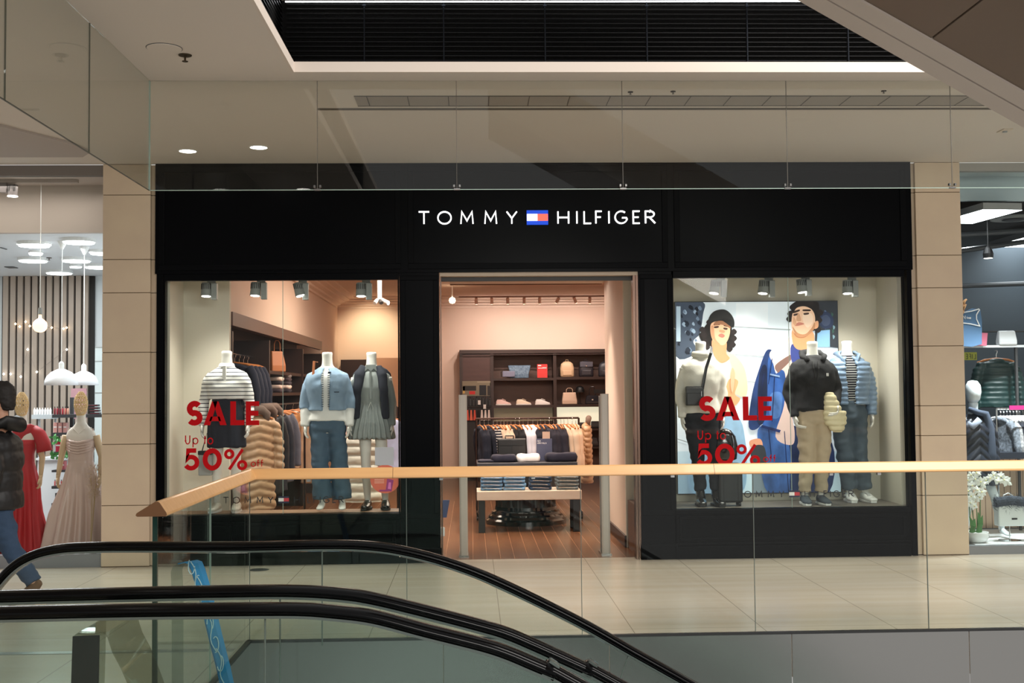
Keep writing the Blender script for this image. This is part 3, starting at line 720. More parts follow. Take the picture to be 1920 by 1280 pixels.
def body(name, p, T, m, parent, head=False, legs=True, arms=True, bare=True):
    mb = MB(); sc = 1
    mb.loft([(1.60, 0, 0, .048, .048), (1.585, 0, 0, .054, .054), (1.54, 0, 0, .050, .050), (1.47, 0, .005, .056, .056), (1.43, 0, .01, .085, .065), (1.40, 0, 0, .13, .07), (1.36, 0, 0, .16, .08), (1.30, 0, 0, .165, .09), (1.22, 0, 0, .15, .1), (1.1, 0, 0, .12, .085)], 24)
    mb.loft([(1.12, 0, 0, .12, .085), (1.0, 0, 0, .12, .08), (.9, 0, 0, .145, .085), (.82, 0, 0, .145, .085), (.78, 0, 0, .12, .07)], 24)
    for i in range(2):
        if arms:
            pts = arm_path(p, i); mb.tube(pts, [.046, .042, .034, .030, .021], 14)
        s = -1 if i == 0 else 1; hp, kn, an = p['legs'][i]
        mb.tube([hp, V(hp).lerp(V(kn), .5), kn, V(kn).lerp(V(an), .35), an], [.068, .062, .050, .050, .032], 16)
        a = V(an); tt = p.get('tip', 0)
        mb.tube([a+V((0, .03, -.045+tt)), a+V((0, 0, -.03)), a+V((s*.004, -.06, -.045)), a+V((s*.01, -.13, -.064-tt*.0)), a+V((s*.012, -.165, -.068))], [(.024, .026), (.032, .036), (.036, .026), (.040, .016), (.022, .010)], 12, ref=(0, 0, 1))
    me = remeshed(mb, .009, 3)
    if arms:
        mb2 = MB()
        for i in range(2):
            sh, el, wr = p['arms'][i]; hand(mb2, wr, V(wr)-V(el)+V((0, 0, -.05)), 1 if i else -1, p.get('curl', .5), p.get('grip', (0, 0))[i])
        n = len(me.vertices)
        vs = [tuple(v.co) for v in me.vertices]+mb2.v; fs = [tuple(q.vertices) for q in me.polygons]+[tuple(i+n for i in f) for f in mb2.f]
        me = bpy.data.meshes.new(name); me.from_pydata(vs, [], fs); me.shade_smooth()
    me.name = name; me.materials.append(m); return place(name, me, parent, local=True)
def std_pose(sh=.178, dx=.05, wx=.045, bend=.05):
    return {'arms': [[(s*sh, 0, 1.34), (s*(sh+dx), .015, 1.09), (s*(sh+wx), -bend, .865)] for s in (-1, 1)],
            'legs': [[(s*.085, 0, .86), (s*.092, -.01, .48), (s*.10, .01, .085)] for s in (-1, 1)]}
def top_mb(p, T, z1=1.44, z0=.95, ex=.02, flare=0, arm=(.066, .058, .052, .048, .042), upto=1.0, e=2.3):
    mb = MB().loft(trings(T, z1, z0, ex, flare=flare), 28, e)
    for i in range(2):
        pts = arm_path(p, i); k = 5
        pts = [V((pts[0].x*.52, 0, pts[0].z+.030)), V((pts[0].x*.86, 0, pts[0].z+.004)), pts[0]+V((0, 0, -.05))]+pts[1:]
        if upto < 1: pts = pts[:-1] if upto > .7 else pts[:3]
        else: pts[-1] = pts[-1]+(pts[-1]-pts[-2])*.1
        mb.tube(pts, [q*.92 for q in [arm[0]*.72, arm[0]*.9]+list(arm)[:len(pts)-2]], 16)
    return mb
def shell_mb(T, z1, z0, ex, gap, th=.018, flare=0):
    rs = []
    for k, (z, cx, cy, rx, ry) in enumerate(trings(T, z1, z0, ex, flare=flare)):
        g = gap(z) if callable(gap) else gap; o, i_ = [], []
        for j in range(37):
            a = radians(270+g+(360-2*g)*j/36); c, d = cos(a), sin(a)
            f = lambda v: math.copysign(abs(v)**(2/2.3), v)
            o.append((rx*f(c), ry*f(d), z)); i_.append(((rx-th)*f(c), (ry-th)*f(d), z))
        rs.append(o+i_[::-1])
    return MB().rings(rs)
def trousers(p, ex=.022, knee=.078, ankle=.075, z1=1.02, hem=.11, T=MAL):
    mb = MB().loft([(z1, 0, 0, .142+ex*.4, .10+ex*.3), (.98, 0, 0, .148+ex*.5, .104+ex*.5), (.90, 0, 0, .165+ex*.5, .112+ex*.5), (.82, 0, 0, .168+ex*.5, .112+ex*.4), (.79, 0, 0, .15, .09)], 26)
    for i in range(2):
        hp, kn, an = [V(q) for q in p['legs'][i]]; end = V((an.x, an.y, hem))
        mb.tube([hp+V((0, 0, .02)), hp.lerp(kn, .5), kn, kn.lerp(end, .5), end], [.096+ex*.3, .085+ex*.3, knee, (knee+ankle)/2, ankle], 18)
    return mb
def shoe(name, an, m, parent, sole=None, h=.075, L=.17, s=1, w=.046, top=.0):
    a = V((an[0], an[1], 0)); mb = MB()
    mb.tube([a+V((0, .075, .04)), a+V((0, .045, .05+top*.3)), a+V((0, .0, .055+top*.4)), a+V((s*.006, -.06, .045)), a+V((s*.014, -.12, .034)), a+V((s*.018, -L-.01, .030)), a+V((s*.018, -L-.025, .026))],
            [(w*.6, .025), (w*.85, .045+top*.3), (w*.92, .048+top*.3), (w, .038), (w*1.04, .028), (w*.8, .02), (w*.3, .008)], 14, ref=(0, 0, 1))
    if top: mb.tube([a+V((0, .012, .06)), a+V((0, .012, .06+top))], [.046, .044], 14)
    me = remeshed(mb, .008, 2); me.name = name; me.materials.append(m); o = place(name, me, parent, local=True)
    if sole:
        pr_ = [(a.x-w*.75, a.y+.08), (a.x-w*1.02, a.y+.03), (a.x-w*.98, a.y-.06), (a.x-w*.98+s*.016, a.y-.13), (a.x-w*.6+s*.018, a.y-L-.02), (a.x+w*.5+s*.018, a.y-L-.02), (a.x+w*1.0+s*.016, a.y-.13), (a.x+w*.98, a.y-.06), (a.x+w*1.02, a.y+.03), (a.x+w*.75, a.y+.08)]
        MB().prism(pr_, 'z', .0, .022).build('sole', sole, o, bevel=.004, local=True)
    return o
def lmb(mb, name, m, parent, **k): return mb.build(name, m, parent, local=True, **k)

mann = mat('mannequin_white', (236, 234, 226), .35)
denim = mat('denim_blue', (74, 98, 118), .85, bump=(220, .3), var=((14, 14, 6), .5, (54, 76, 98)))
denim_d = mat('denim_slate', (84, 98, 110), .85, bump=(220, .3), var=((12, 12, 5), .6, (62, 76, 90)))
navy_cloth = mat('navy_cloth', (18, 24, 38), .85, bump=(160, .2))
def stand(name, label, cx, ytop, Y, zf=.478, rz=0, cat='mannequin', H=1.60):
    zt = PY(cx, ytop, Y).z; s = (zt-zf)/H; x = PY(cx, 800, Y).x
    t = thing(name, label, cat, (x, Y, zf), rz); t.scale = (s, s, s); return t

# ---- left window, mannequin in striped sweater
t = stand('mannequin', 'headless mannequin in striped sweater and dark skirt, left window', 425, 658, 11.47)
p = std_pose(.172, .055, .055, .06); body('body', p, FEM, mann, t)
stripe = line_mat('navy_stripe_knit', (236, 236, 232), (30, 34, 48), 2, .0385, .0085, rough=.85)
cloth('striped_sweater', top_mb(p, FEM, 1.455, 1.12, .030, flare=.012, arm=(.074, .064, .058, .052, .044)), stripe, t, .011, 4, wrinkle(.010, 8, 12, 3))
lmb(MB().lathe([(.068, 1.425), (.082, 1.445), (.070, 1.475), (.058, 1.478), (.058, 1.43)], seg=24).prism([(-.018, 1.30), (.018, 1.30), (.016, 1.45), (-.016, 1.45)], 'y', -.125, -.085), 'collar', mat('white_knit', (236, 236, 232), .85), t, smooth=40)
cloth('skirt', MB().loft([(1.14, 0, 0, .136, .10), (1.05, 0, 0, .150, .112), (.95, 0, 0, .178, .13), (.80, 0, 0, .185, .14), (.64, 0, 0, .192, .145)], 30), navy_cloth, t, .012, 3, wrinkle(.012, 12, 2, 5))
for i in (0, 1):
    a = p['legs'][i][2]; shoe('shoe', a, mat('cream_leather', (226, 222, 208), .5), t, white, s=-1 if i == 0 else 1)
b = thing('shoulder_bag', 'small white and black bag hanging from the hand of the striped sweater mannequin', 'bag', (PY(385, 860, 11.42).x, 11.42, .8))
c = PY(384, 866, 11.40)
MB().box(c.x-.06, c.x+.07, 11.38, 11.44, c.z-.13, c.z+.09).build('bag_body', mat('grey_canvas', (168, 170, 168), .7), b, bevel=.012)
MB().box(c.x-.062, c.x+.072, 11.372, 11.445, c.z+.07, c.z+.11).build('bag_flap', black, b, bevel=.006)
MB().tube([(c.x-.03, 11.41, c.z+.1), PY(388, 812, 11.42), (c.x+.05, 11.42, c.z+.1)], .006, 8).build('strap', black, b)

# ---- left window, denim jacket
t = stand('mannequin', 'headless mannequin in pale denim jacket and blue jeans, left window', 614, 660, 11.43)
p = std_pose(.175, .055, .045, .03); p['tip'] = .045
p['legs'] = [[(-.085, 0, .86), (-.075, -.01, .48), (-.055, .01, .10)], [(.085, 0, .86), (.12, -.01, .48), (.15, -.01, .10)]]
body('body', p, FEM, mann, t)
shirt = mat('white_shirt', (230, 230, 226), .8)
cloth('shirt', top_mb(p, FEM, 1.46, .905, .022, flare=.016, arm=(.062, .056, .054, .052, .050)), shirt, t, .012, 3, wrinkle(.005, 8, 10, 7))
cloth('jeans', trousers(p, .024, .086, .098, z1=.96, hem=.12), denim, t, .012, 3, wrinkle(.012, 8, 16, 2))
j = shell_mb(FEM, 1.45, 1.01, .052, lambda z: 8, .018, flare=.008)
for i in range(2):
    q = arm_path(p, i); q = [V((q[0].x*.55, 0, q[0].z+.03)), V((q[0].x*.88, 0, q[0].z+.002))]+q[1:4]; q[-1] = q[3]+(q[4]-q[3])*.6
    j.tube(q, [.054, .064, .062, .059, .055], 16)
dj = mat('washed_denim', (134, 158, 180), .85, bump=(200, .3), var=((12, 12, 8), .6, (108, 134, 160)))
cloth('denim_jacket', j, dj, t, .011, 3, wrinkle(.008, 10, 12, 4))
mb = MB()
for k in range(16): mb.box(-.040, -.020, -.142, -.130, 1.05+k*.022, 1.056+k*.022); mb.box(.022, .044, -.142, -.130, 1.05+k*.022, 1.056+k*.022)
for v_ in range(len(mb.v)): mb.v[v_] = (mb.v[v_][0], mb.v[v_][1]-.016, mb.v[v_][2])
lmb(mb, 'fringe_trim', mat('denim_fringe', (60, 74, 90), .8), t)
lmb(MB().box(.085, .135, -.152, -.140, 1.19, 1.20).box(.022, .05, -.125, -.105, 1.385, 1.40), 'pocket_trim', mat('denim_fringe', (60, 74, 90), .8), t)
tb = thing('tote_strap_bag', 'tan leather shoulder bag strap over the denim jacket shoulder', 'bag', (PY(590, 690, 11.45).x, 11.45, 1.9))
c0, c1 = PY(589, 680, 11.36), PY(587, 705, 11.33)
MB().tube([c0+V((.01, .12, .01)), c0+V((0, .0, .015)), c1, c1+V((-.005, .03, -.12))], [(.012, .004)]*4, 8).build('strap', mat('tan_leather', (176, 104, 62), .5), tb)

# ---- left window, grey dress with navy sweater
t = stand('mannequin', 'headless mannequin in grey dress with navy sweater over its shoulders, left window', 697, 660, 11.56)
p = std_pose(.165, .045, .045, .04); p['legs'] = [[(-.07, 0, .86), (-.06, -.01, .48), (-.045, .01, .085)], [(.085, 0, .86), (.11, -.01, .48), (.135, .01, .085)]]
body('body', p, FEM, mann, t)
dress = mat('grey_green_satin', (140, 148, 146), .55, bump=(120, .1))
mb = top_mb(p, FEM, 1.45, 1.08, .016, arm=(.058, .052, .048, .046, .042))
mb.loft([(1.12, 0, 0, .132, .094), (1.08, 0, 0, .134, .096), (1.0, 0, 0, .165, .12), (.88, 0, 0, .205, .15), (.72, 0, 0, .235, .17)], 48)
def pleat(c, n):
    if c.z > 1.10: return n*.006*noise.noise(V((c.x*20, c.y*20, c.z*6)))+V((0, 0, 0))
    a = math.atan2(c.y, c.x); return n*.012*min(1, (1.10-c.z)*6)*(sin(a*22+2*noise.noise(c*5)))
cloth('dress', mb, dress, t, .010, 2, pleat)
lmb(MB().lathe([(.139, 1.075), (.141, 1.09), (.139, 1.105)], seg=32, sy=.72).tube([(0, -.105, 1.09), (-.02, -.115, 1.04), (-.03, -.118, 1.0)], .004, 6).tube([(0, -.105, 1.09), (.02, -.115, 1.04), (.025, -.118, .99)], .004, 6), 'drawstring', mat('pale_cord', (190, 195, 190), .7), t)
lmb(MB().prism([(-.05, 1.47), (-.062, 1.40), (-.03, 1.43), (0, 1.40), (.03, 1.43), (.062, 1.40), (.05, 1.47)], 'y', -.085, -.06).box(-.010, .010, -.128, -.10, 1.12, 1.40), 'collar', dress, t)
mb = MB()   # sweater draped over the shoulders
mb.loft([(1.46, 0, .03, .085, .06), (1.42, 0, .03, .16, .08), (1.38, 0, .035, .20, .09), (1.25, 0, .06, .21, .085), (1.0, 0, .08, .21, .07), (.92, 0, .08, .20, .06)], 24)
for s in (-1, 1): mb.tube([(s*.07, -.03, 1.45), (s*.115, -.095, 1.36), (s*.135, -.125, 1.22), (s*.145, -.12, 1.05), (s*.15, -.10, .92)], [(.045, .03), (.055, .03), (.05, .03), (.045, .03), (.04, .026)], 12)
cloth('draped_sweater', mb, navy_cloth, t, .012, 4, wrinkle(.008, 9, 9, 9))
for i in (0, 1):
    a = p['legs'][i][2]; so = shoe('loafer', a, mat('black_leather', (16, 16, 18), .25), t, black, s=-1 if i == 0 else 1)
    lmb(MB().box(a[0]-.028, a[0]+.028, a[1]-.075, a[1]-.066, .070, .080), 'metal_buckle', chrome, so)

# ---- right window, white sweater with crossbody bag
t = stand('mannequin', 'headless mannequin in white sweater, dark trousers and black boots, right window', 1316, 640, 11.50)
p = std_pose(.165, .045, .035, .04); p['legs'] = [[(-.085, 0, .86), (-.05, -.01, .48), (-.02, .02, .10)], [(.085, 0, .86), (.115, -.03, .48), (.125, -.02, .10)]]
body('body', p, FEM, mann, t)
cream_k = mat('cream_knit', (232, 228, 216), .9, bump=(120, .2))
cloth('sweater', top_mb(p, FEM, 1.455, .90, .034, arm=(.070, .064, .058, .050, .044)), cream_k, t, .012, 4, wrinkle(.012, 7, 9, 12))
lmb(MB().lathe([(.075, 1.44), (.092, 1.455), (.085, 1.50), (.070, 1.505), (.066, 1.45)], seg=24), 'roll_collar', cream_k, t, smooth=True)
cloth('trousers', trousers(p, .014, .068, .058, hem=.15), mat('dark_navy_trousers', (22, 26, 34), .8), t, .012, 3, wrinkle(.010, 9, 18, 6))
bl = mat('polished_black_boot', (12, 12, 13), .18, coat=.5)
for i in (0, 1):
    a = p['legs'][i][2]; shoe('boot', a, bl, t, black, s=-1 if i == 0 else 1, top=.12, L=.185, w=.05)
bg = thing('crossbody_bag', 'black crossbody bag worn over the white sweater', 'bag', (PY(1302, 740, 11.36).x, 11.36, 1.5))
c = PY(1302, 741, 11.34)
blk = mat('black_leather_soft', (18, 18, 20), .35)
MB().box(c.x-.09, c.x+.09, 11.31, 11.375, c.z-.10, c.z+.09).build('bag_body', blk, bg, bevel=.016)
MB().box(c.x-.085, c.x+.085, 11.303, 11.312, c.z+.02, c.z+.075).build('pocket', blk, bg, bevel=.004)
MB().box(c.x+.06, c.x+.066, 11.300, 11.304, c.z-.01, c.z+.04).build('zip_pull', chrome, bg)
q0, q1, q2 = c+V((.085, .0, .09)), PY(1324, 690, 11.34), PY(1334, 650, 11.44)
MB().tube([c+V((.085, .02, .06)), q0, q1, PY(1333, 662, 11.37), q2, q2+V((.01, .09, 0))], [(.015, .004)]*6, 8).build('strap', blk, bg)

# ---- right window, black hoodie and chinos
t = stand('mannequin', 'headless mannequin in black hoodie and beige chinos carrying a cream puffer, right window', 1526, 640, 11.47)
p = std_pose(.195, .055, .01, .02)
p['arms'] = [[(-.182, 0, 1.34), (-.232, .03, 1.10), (-.205, -.05, .87)], [(.182, 0, 1.34), (.235, .03, 1.12), (.20, -.10, .97)]]
p['legs'] = [[(-.085, 0, .86), (-.075, -.01, .48), (-.10, .01, .085)], [(.085, 0, .86), (.075, -.01, .48), (.06, .01, .085)]]; p['grip'] = (1.5, 1.5)
body('body', p, MAL, mann, t)
hood = mat('black_fleece', (26, 27, 31), .8, bump=(120, .2))
cloth('hoodie', top_mb(p, MAL, 1.46, .93, .036, arm=(.080, .074, .068, .058, .048)), hood, t, .012, 3, wrinkle(.014, 7, 9, 21))
lmb(MB().tube([(-.07, -.09, 1.40), (-.105, -.03, 1.455), (-.09, .06, 1.48), (0, .10, 1.49), (.09, .06, 1.48), (.105, -.03, 1.455), (.07, -.09, 1.40)], [(.026, .03), (.034, .03), (.04, .03), (.044, .03), (.04, .03), (.034, .03), (.026, .03)], 12), 'hood', hood, t, smooth=True)
lmb(MB().tube([(-.035, -.115, 1.40), (-.035, -.155, 1.33), (-.025, -.163, 1.24)], .004, 6).tube([(.02, -.115, 1.40), (.015, -.155, 1.33), (-.005, -.163, 1.22)], .004, 6), 'drawcord', black, t)
lmb(MB().box(.092, .112, -.153, -.140, 1.255, 1.285), 'chest_patch', white, t)
lmb(MB().loft([(.95, 0, 0, .182, .125), (.90, 0, 0, .172, .120)], 28), 'hem_band', hood, t, smooth=40)
cloth('chinos', trousers(p, .022, .076, .062, hem=.12), mat('beige_chino', (186, 168, 142), .85, bump=(160, .15)), t, .012, 3, wrinkle(.013, 8, 15, 31))
gs = mat('slate_suede', (72, 82, 92), .8)
for i in (0, 1): shoe('slip_on_shoe', p['legs'][i][2], gs, t, white, s=-1 if i == 0 else 1)
pj = thing('puffer_jacket', 'folded cream quilted puffer jacket hanging from the arm of the black hoodie mannequin', 'jacket', (PY(1562, 770, 11.36).x, 11.36, 1.2))
c = PY(1561, 774, 11.36); mb = MB().loft([(c.z+.20, c.x-.03, 11.36, .045, .03), (c.z+.12, c.x-.02, 11.36, .075, .05), (c.z+.0, c.x, 11.36, .10, .06), (c.z-.10, c.x+.01, 11.36, .095, .055), (c.z-.17, c.x+.035, 11.36, .05, .035)], 20)
mb.loft([(c.z+.02, c.x+.09, 11.39, .05, .04), (c.z-.10, c.x+.095, 11.39, .05, .04), (c.z-.19, c.x+.05, 11.39, .05, .03)], 16)
cloth('quilted_body', mb, mat('cream_nylon', (228, 216, 178), .4), pj, .010, 2, quilt(.052, .014, 3), local=False)

# ---- right window, blue puffer
t = stand('mannequin', 'headless mannequin in light blue puffer over striped shirt and jeans, right window', 1591, 639, 11.70)
p = std_pose(.182, .05, .045, .03); p['legs'] = [[(-.085, 0, .86), (-.05, -.01, .48), (.0, .01, .085)], [(.085, 0, .86), (.10, -.01, .48), (.155, .0, .085)]]
body('body', p, MAL, mann, t)
ds = line_mat('dark_stripe_jersey', (34, 36, 44), (214, 214, 208), 2, .0235, .006, rough=.85)
cloth('striped_shirt', MB().loft(trings(MAL, 1.46, .95, .012), 28), ds, t, .012, 3)
j = shell_mb(MAL, 1.45, .97, .045, lambda z: 13 if z > 1.2 else 10, .026)
for i in range(2):
    q = arm_path(p, i); q = [V((q[0].x*.55, 0, q[0].z+.03)), V((q[0].x*.9, 0, q[0].z+.0))]+q[1:]; j.tube(q, [.060, .070, .070, .066, .058, .048], 16)
bp = mat('blue_nylon_quilt', (126, 150, 178), .38)
cloth('puffer_jacket', j, bp, t, .010, 2, quilt(.050, .016, 5))
mb = MB()
for s in (-1, 1): mb.tube([(s*.055, -.10, 1.36), (s*.095, -.06, 1.45), (s*.10, .02, 1.48), (0, .085, 1.49)], [(.012, .03), (.016, .036), (.018, .04), (.018, .04)], 10)
lmb(mb, 'stand_collar', bp, t, smooth=True)
cloth('jeans', trousers(p, .022, .080, .072, hem=.12), denim_d, t, .012, 3, wrinkle(.012, 8, 15, 41))
for i in (0, 1):
    so = shoe('sneaker', p['legs'][i][2], mat('white_leather', (234, 234, 230), .4), t, white, s=-1 if i == 0 else 1, L=.185, w=.052)
    a = p['legs'][i][2]; mb = MB()
    for k in range(4): mb.box(a[0]-.02, a[0]+.02, a[1]-.06-.02*k, a[1]-.053-.02*k, .085-.008*k, .093-.008*k)
    lmb(mb, 'laces', mat('lace_grey', (190, 190, 190), .7), so)

# ---- suitcase with black dome bag on top
x0, x1 = PY(1346, 930, 11.42).x, PY(1391, 930, 11.42).x; z0, z1 = .478, PY(1370, 868, 11.42).z
t = thing('suitcase', 'black upright trolley suitcase beside the boots in the right window', 'suitcase', ((x0+x1)/2, 11.45, z0))
MB().box(x0, x1, 11.36, 11.52, z0+.035, z1).build('shell', mat('suitcase_black', (24, 25, 28), .45), t, bevel=.02)
MB().box(x0+.045, x0+.05, 11.354, 11.36, z0+.06, z1-.03).box(x1-.05, x1-.045, 11.354, 11.36, z0+.06, z1-.03).build('ridge', black, t)
for px, yy in ((x0+.03, 11.39), (x1-.03, 11.39), (x0+.03, 11.49), (x1-.03, 11.49)): MB().tube([(px-.01, yy, z0+.02), (px+.01, yy, z0+.02)], .02, 12).box(px-.008, px+.008, yy-.008, yy+.008, z0+.02, z0+.04).build('wheel', black, t)
MB().tube([(x0+.06, 11.44, z1-.01), (x0+.06, 11.44, z1+.028), (x0+.15, 11.44, z1+.028), (x0+.15, 11.44, z1-.01)], .008, 8).build('handle', grey, t)
MB().tube([(x0+.015, 11.50, z1-.01), (x0+.02, 11.50, PY(1347, 790, 11.5).z)], .006, 8).tube([(x0+.055, 11.50, z1-.01), (x0+.06, 11.50, PY(1347, 790, 11.5).z)], .006, 8).build('telescopic_handle', chrome, t)
t = thing('dome_backpack', 'glossy black rounded backpack standing on the suitcase', 'backpack', ((x0+x1)/2, 11.44, z1))
c = PY(1362, 835, 11.42)
MB().loft([(z1+.03, c.x, 11.44, .08, .05), (z1+.04, c.x, 11.44, .105, .06), (c.z, c.x, 11.44, .115, .065), (c.z+.09, c.x-.005, 11.44, .10, .06), (c.z+.15, c.x-.01, 11.44, .06, .04), (c.z+.165, c.x-.01, 11.44, .02, .015)], 24).build('shell', bl, t, smooth=True)
MB().tube([(c.x+.05, 11.385, c.z+.1), (c.x+.06, 11.372, c.z+.05), (c.x+.06, 11.372, c.z-.02)], .004, 6).build('zip', chrome, t)
# ------------------------------------------------------------------ display boxes of the fashion store
cream_w = mat('display_cream_wall', (216, 210, 194), .85)
DX0, DX1 = -3.0, 4.29
struct('wall_left_display', MB().box(-3.0, -2.905, S+.14, 11.95, .0, 2.95), cream_w, 'cream side wall of the left display window', 'wall')
xe = PY(431, 700, 11.9).x
struct('wall_display_back', MB().box(-2.905, xe, 11.88, 11.95, .0, 2.95), cream_w, 'cream back panel at the left of the left display window', 'wall')
wood_strip = mat('display_floor_wood', (168, 132, 104), .45, var=((12, 2, 2), .5, (150, 116, 90)))
struct('display_platform', MB().box(-2.905, PY(750, 900, S).x+.06, S+.05, 11.62, .0, .475), wood_strip, 'wooden platform of the left display window', 'platform')
struct('display_platform_right', MB().box(1.72, 4.25, S+.05, 11.93, .0, .476), mat('display_floor_grey', (112, 104, 94), .6), 'grey platform of the right display window', 'platform')
struct('wall_right_display', MB().box(4.20, 4.29, S+.14, 12.0, .0, 2.95), cream_w, 'cream side wall of the right display window', 'wall')
struct('wall_right_display_back', MB().box(1.72, 4.20, 11.93, 12.0, .0, 2.95), cream_w, 'cream back wall of the right display window', 'wall')
struct('wall_right_display_side', MB().box(1.66, 1.72, S+.14, 12.0, .0, 2.95), cream_w, 'left side wall of the right display window', 'wall')
struct('wall_partition', MB().box(1.585, 1.66, 12.12, 13.8, .0, 2.95).box(1.585, 1.70, 12.06, 12.12, .0, 2.95, 1), [wallpink, cream_w], 'short partition wall right of the entrance', 'wall')
struct('baseboard_partition', MB().box(1.565, 1.585, 12.06, 13.8, 0, .12), walnut, 'dark baseboard of the partition by the entrance', 'baseboard')
struct('platform_side', MB().box(1.60, 1.66, S+.15, 12.05, 0, .49), mat('brown_side_panel', (110, 74, 48), .5, var=((2, 2, 14), .6, (88, 58, 38))), 'brown wooden side of the display platform by the doorway', 'panel')
# soffits
struct('ceiling_display', MB().box(-3.0, -.30, S+.06, 12.0, 2.78, 2.84).box(1.60, 4.29, S+.14, 12.0, 2.86, 2.92).box(-.30, 1.60, S+.14, 12.0, 2.86, 2.92), mat('display_soffit', (190, 180, 164), .85), 'soffit just inside the shop windows and doorway', 'ceiling')
struct("ceiling_front", MB().box(-.25, 1.585, 12.0, 14.0, 2.91, 2.97), mat("display_soffit", (190, 180, 164), .85), "low front ceiling inside the entrance", "ceiling")
struct('trim_4', MB().box(-.25, 1.585, 14.0, 14.03, 2.90, 3.0), mat('brown_gap', (96, 58, 34), .6), 'brown shadow strip at the end of the low front ceiling', 'trim')
for px, nm in ((912, 'left'), (1090, 'right')): downlight(px, 523, f'round recessed downlight at the {nm} inside the store doorway', .1, 2.91, 'doorway downlights')
# interior shell
BW = 21.9
struct('ceiling_store', MB().box(-2.95, 4.3, 12.0, BW+.1, 3.40, 3.46), mat('store_ceiling', (226, 204, 188), .85), 'warm lit ceiling of the fashion store', 'ceiling')
struct('wall_back_store', MB().box(-2.95, 4.3, BW, BW+.1, 0, 3.4), wallpink, 'warm back wall of the fashion store', 'wall')
mb = MB().box(-2.95, -2.50, 12.0, BW, 2.47, 3.4).box(-2.95, -2.88, 11.95, BW, 0, 2.47).box(-2.9, -2.5, 19.4, BW, 0, 2.47)
struct('wall_left_store', mb, wallpink, 'warm left wall of the fashion store over the shelving', 'wall')
struct('wall_right_store', MB().box(2.75, 2.85, 13.8, BW, 0, 3.4).box(1.66, 2.75, 13.8, 13.86, 0, 3.4), wallpink, 'right wall of the fashion store', 'wall')
cr = [(0, 0), (.34, 0), (.34, -.03), (.26, -.045), (.26, -.07), (.18, -.085), (.18, -.11), (.10, -.125), (.10, -.16), (.04, -.175), (.04, -.21), (0, -.21)]
mb = MB().rings([[(-2.95, BW-a, 3.4+b) for a, b in cr], [(2.75, BW-a, 3.4+b) for a, b in cr]])
struct('trim_5', mb, mat('cornice_paint', (228, 208, 192), .8), 'stepped cornice along the back wall of the store', 'cornice')
mb = MB().rings([[(-2.5+a, 12.02, 3.4+b) for a, b in cr], [(-2.5+a, BW-.34, 3.4+b) for a, b in cr]])
struct('trim_6', mb, mat('cornice_paint', (228, 208, 192), .8), 'stepped cornice along the left wall of the store', 'cornice')
# ceiling lamp heads in the windows
def track_head(px, py, label, tilt, grp, aim=None, Y=11.42, power=30):
    p = PY(px, py, Y); t = thing('track_spotlight', label, 'spotlight', p, 0, grp); g = mat('spot_grey', (150, 154, 150), .45)
    MB().box(p.x+.03, p.x+.085, Y-.03, Y+.03, p.z-.09, p.z+.075).build('driver_box', g, t, bevel=.004)
    ax = V((tilt, -.10, -1)).normalized(); a = p+V((-.02, 0, .075)); b = a+ax*.13
    h = MB().tube([a, b], [.046, .052], 18).build('lamp_head', g, t, smooth=50)
    mb = MB()
    for k in range(7):
        an = radians(205+k*21); o = V((cos(an)*.0475, sin(an)*.0475, 0)); mb.tube([a+o+ax*.008, a+o*1.02+ax*.062], .0035, 6)
    mb.build('cooling_slots', black, h)
    MB().tube([b, b+ax*.003], .042, 18).build('lens', lampw, h)
    MB().box(p.x-.01, p.x+.07, Y-.012, Y+.012, p.z+.06, 2.80).build('mount', g, t)
    if aim: spot(b+ax*.02, aim, power, 118, (1, .95, .86), 1, .12)
    return t
aimL = [V((-2.2, 11.4, 1.0)), V((-2.0, 11.4, 1.0)), V((-1.45, 11.5, 1.3)), V((-.98, 11.5, 1.3))]
for k, (px, py) in enumerate(((391, 545), (484, 544), (562, 545), (681, 545))):
    track_head(px, py, f"grey track spotlight in the left window, {['nearest the stone pillar', 'over the dark shelving edge', 'turned sideways between its neighbours', 'nearest the doorway'][k]}", (0, -.05, .25, 0)[k], 'left window spotlights', aimL[k], power=42)
aimR = [V((2.2, 11.55, 1.3)), V((2.7, 11.8, 1.3)), V((3.3, 11.55, 1.3)), V((3.8, 11.6, 1.3))]
for k, (px, py) in enumerate(((1346, 540), (1436, 540), (1505, 538), (1592, 540))):
    track_head(px, py, f"grey track spotlight in the right window, {['above the capped woman poster', 'above the wide pale part of the poster', 'above the poster man', 'rightmost over the blue puffer'][k]}", (-.18, -.12, .1, 0)[k], 'right window spotlights', aimR[k], power=46)
for nm, xa_, xb_, z in (('left', -2.9, -.35, 2.775), ('right', 1.75, 4.2, 2.855)):
    tag(MB().box(xa_, xb_, 11.40, 11.44, z-.035, z).build('lighting_track', mat('track_white', (200, 196, 184), .5)), f'white ceiling lighting track in the {nm} window', 'lighting track')
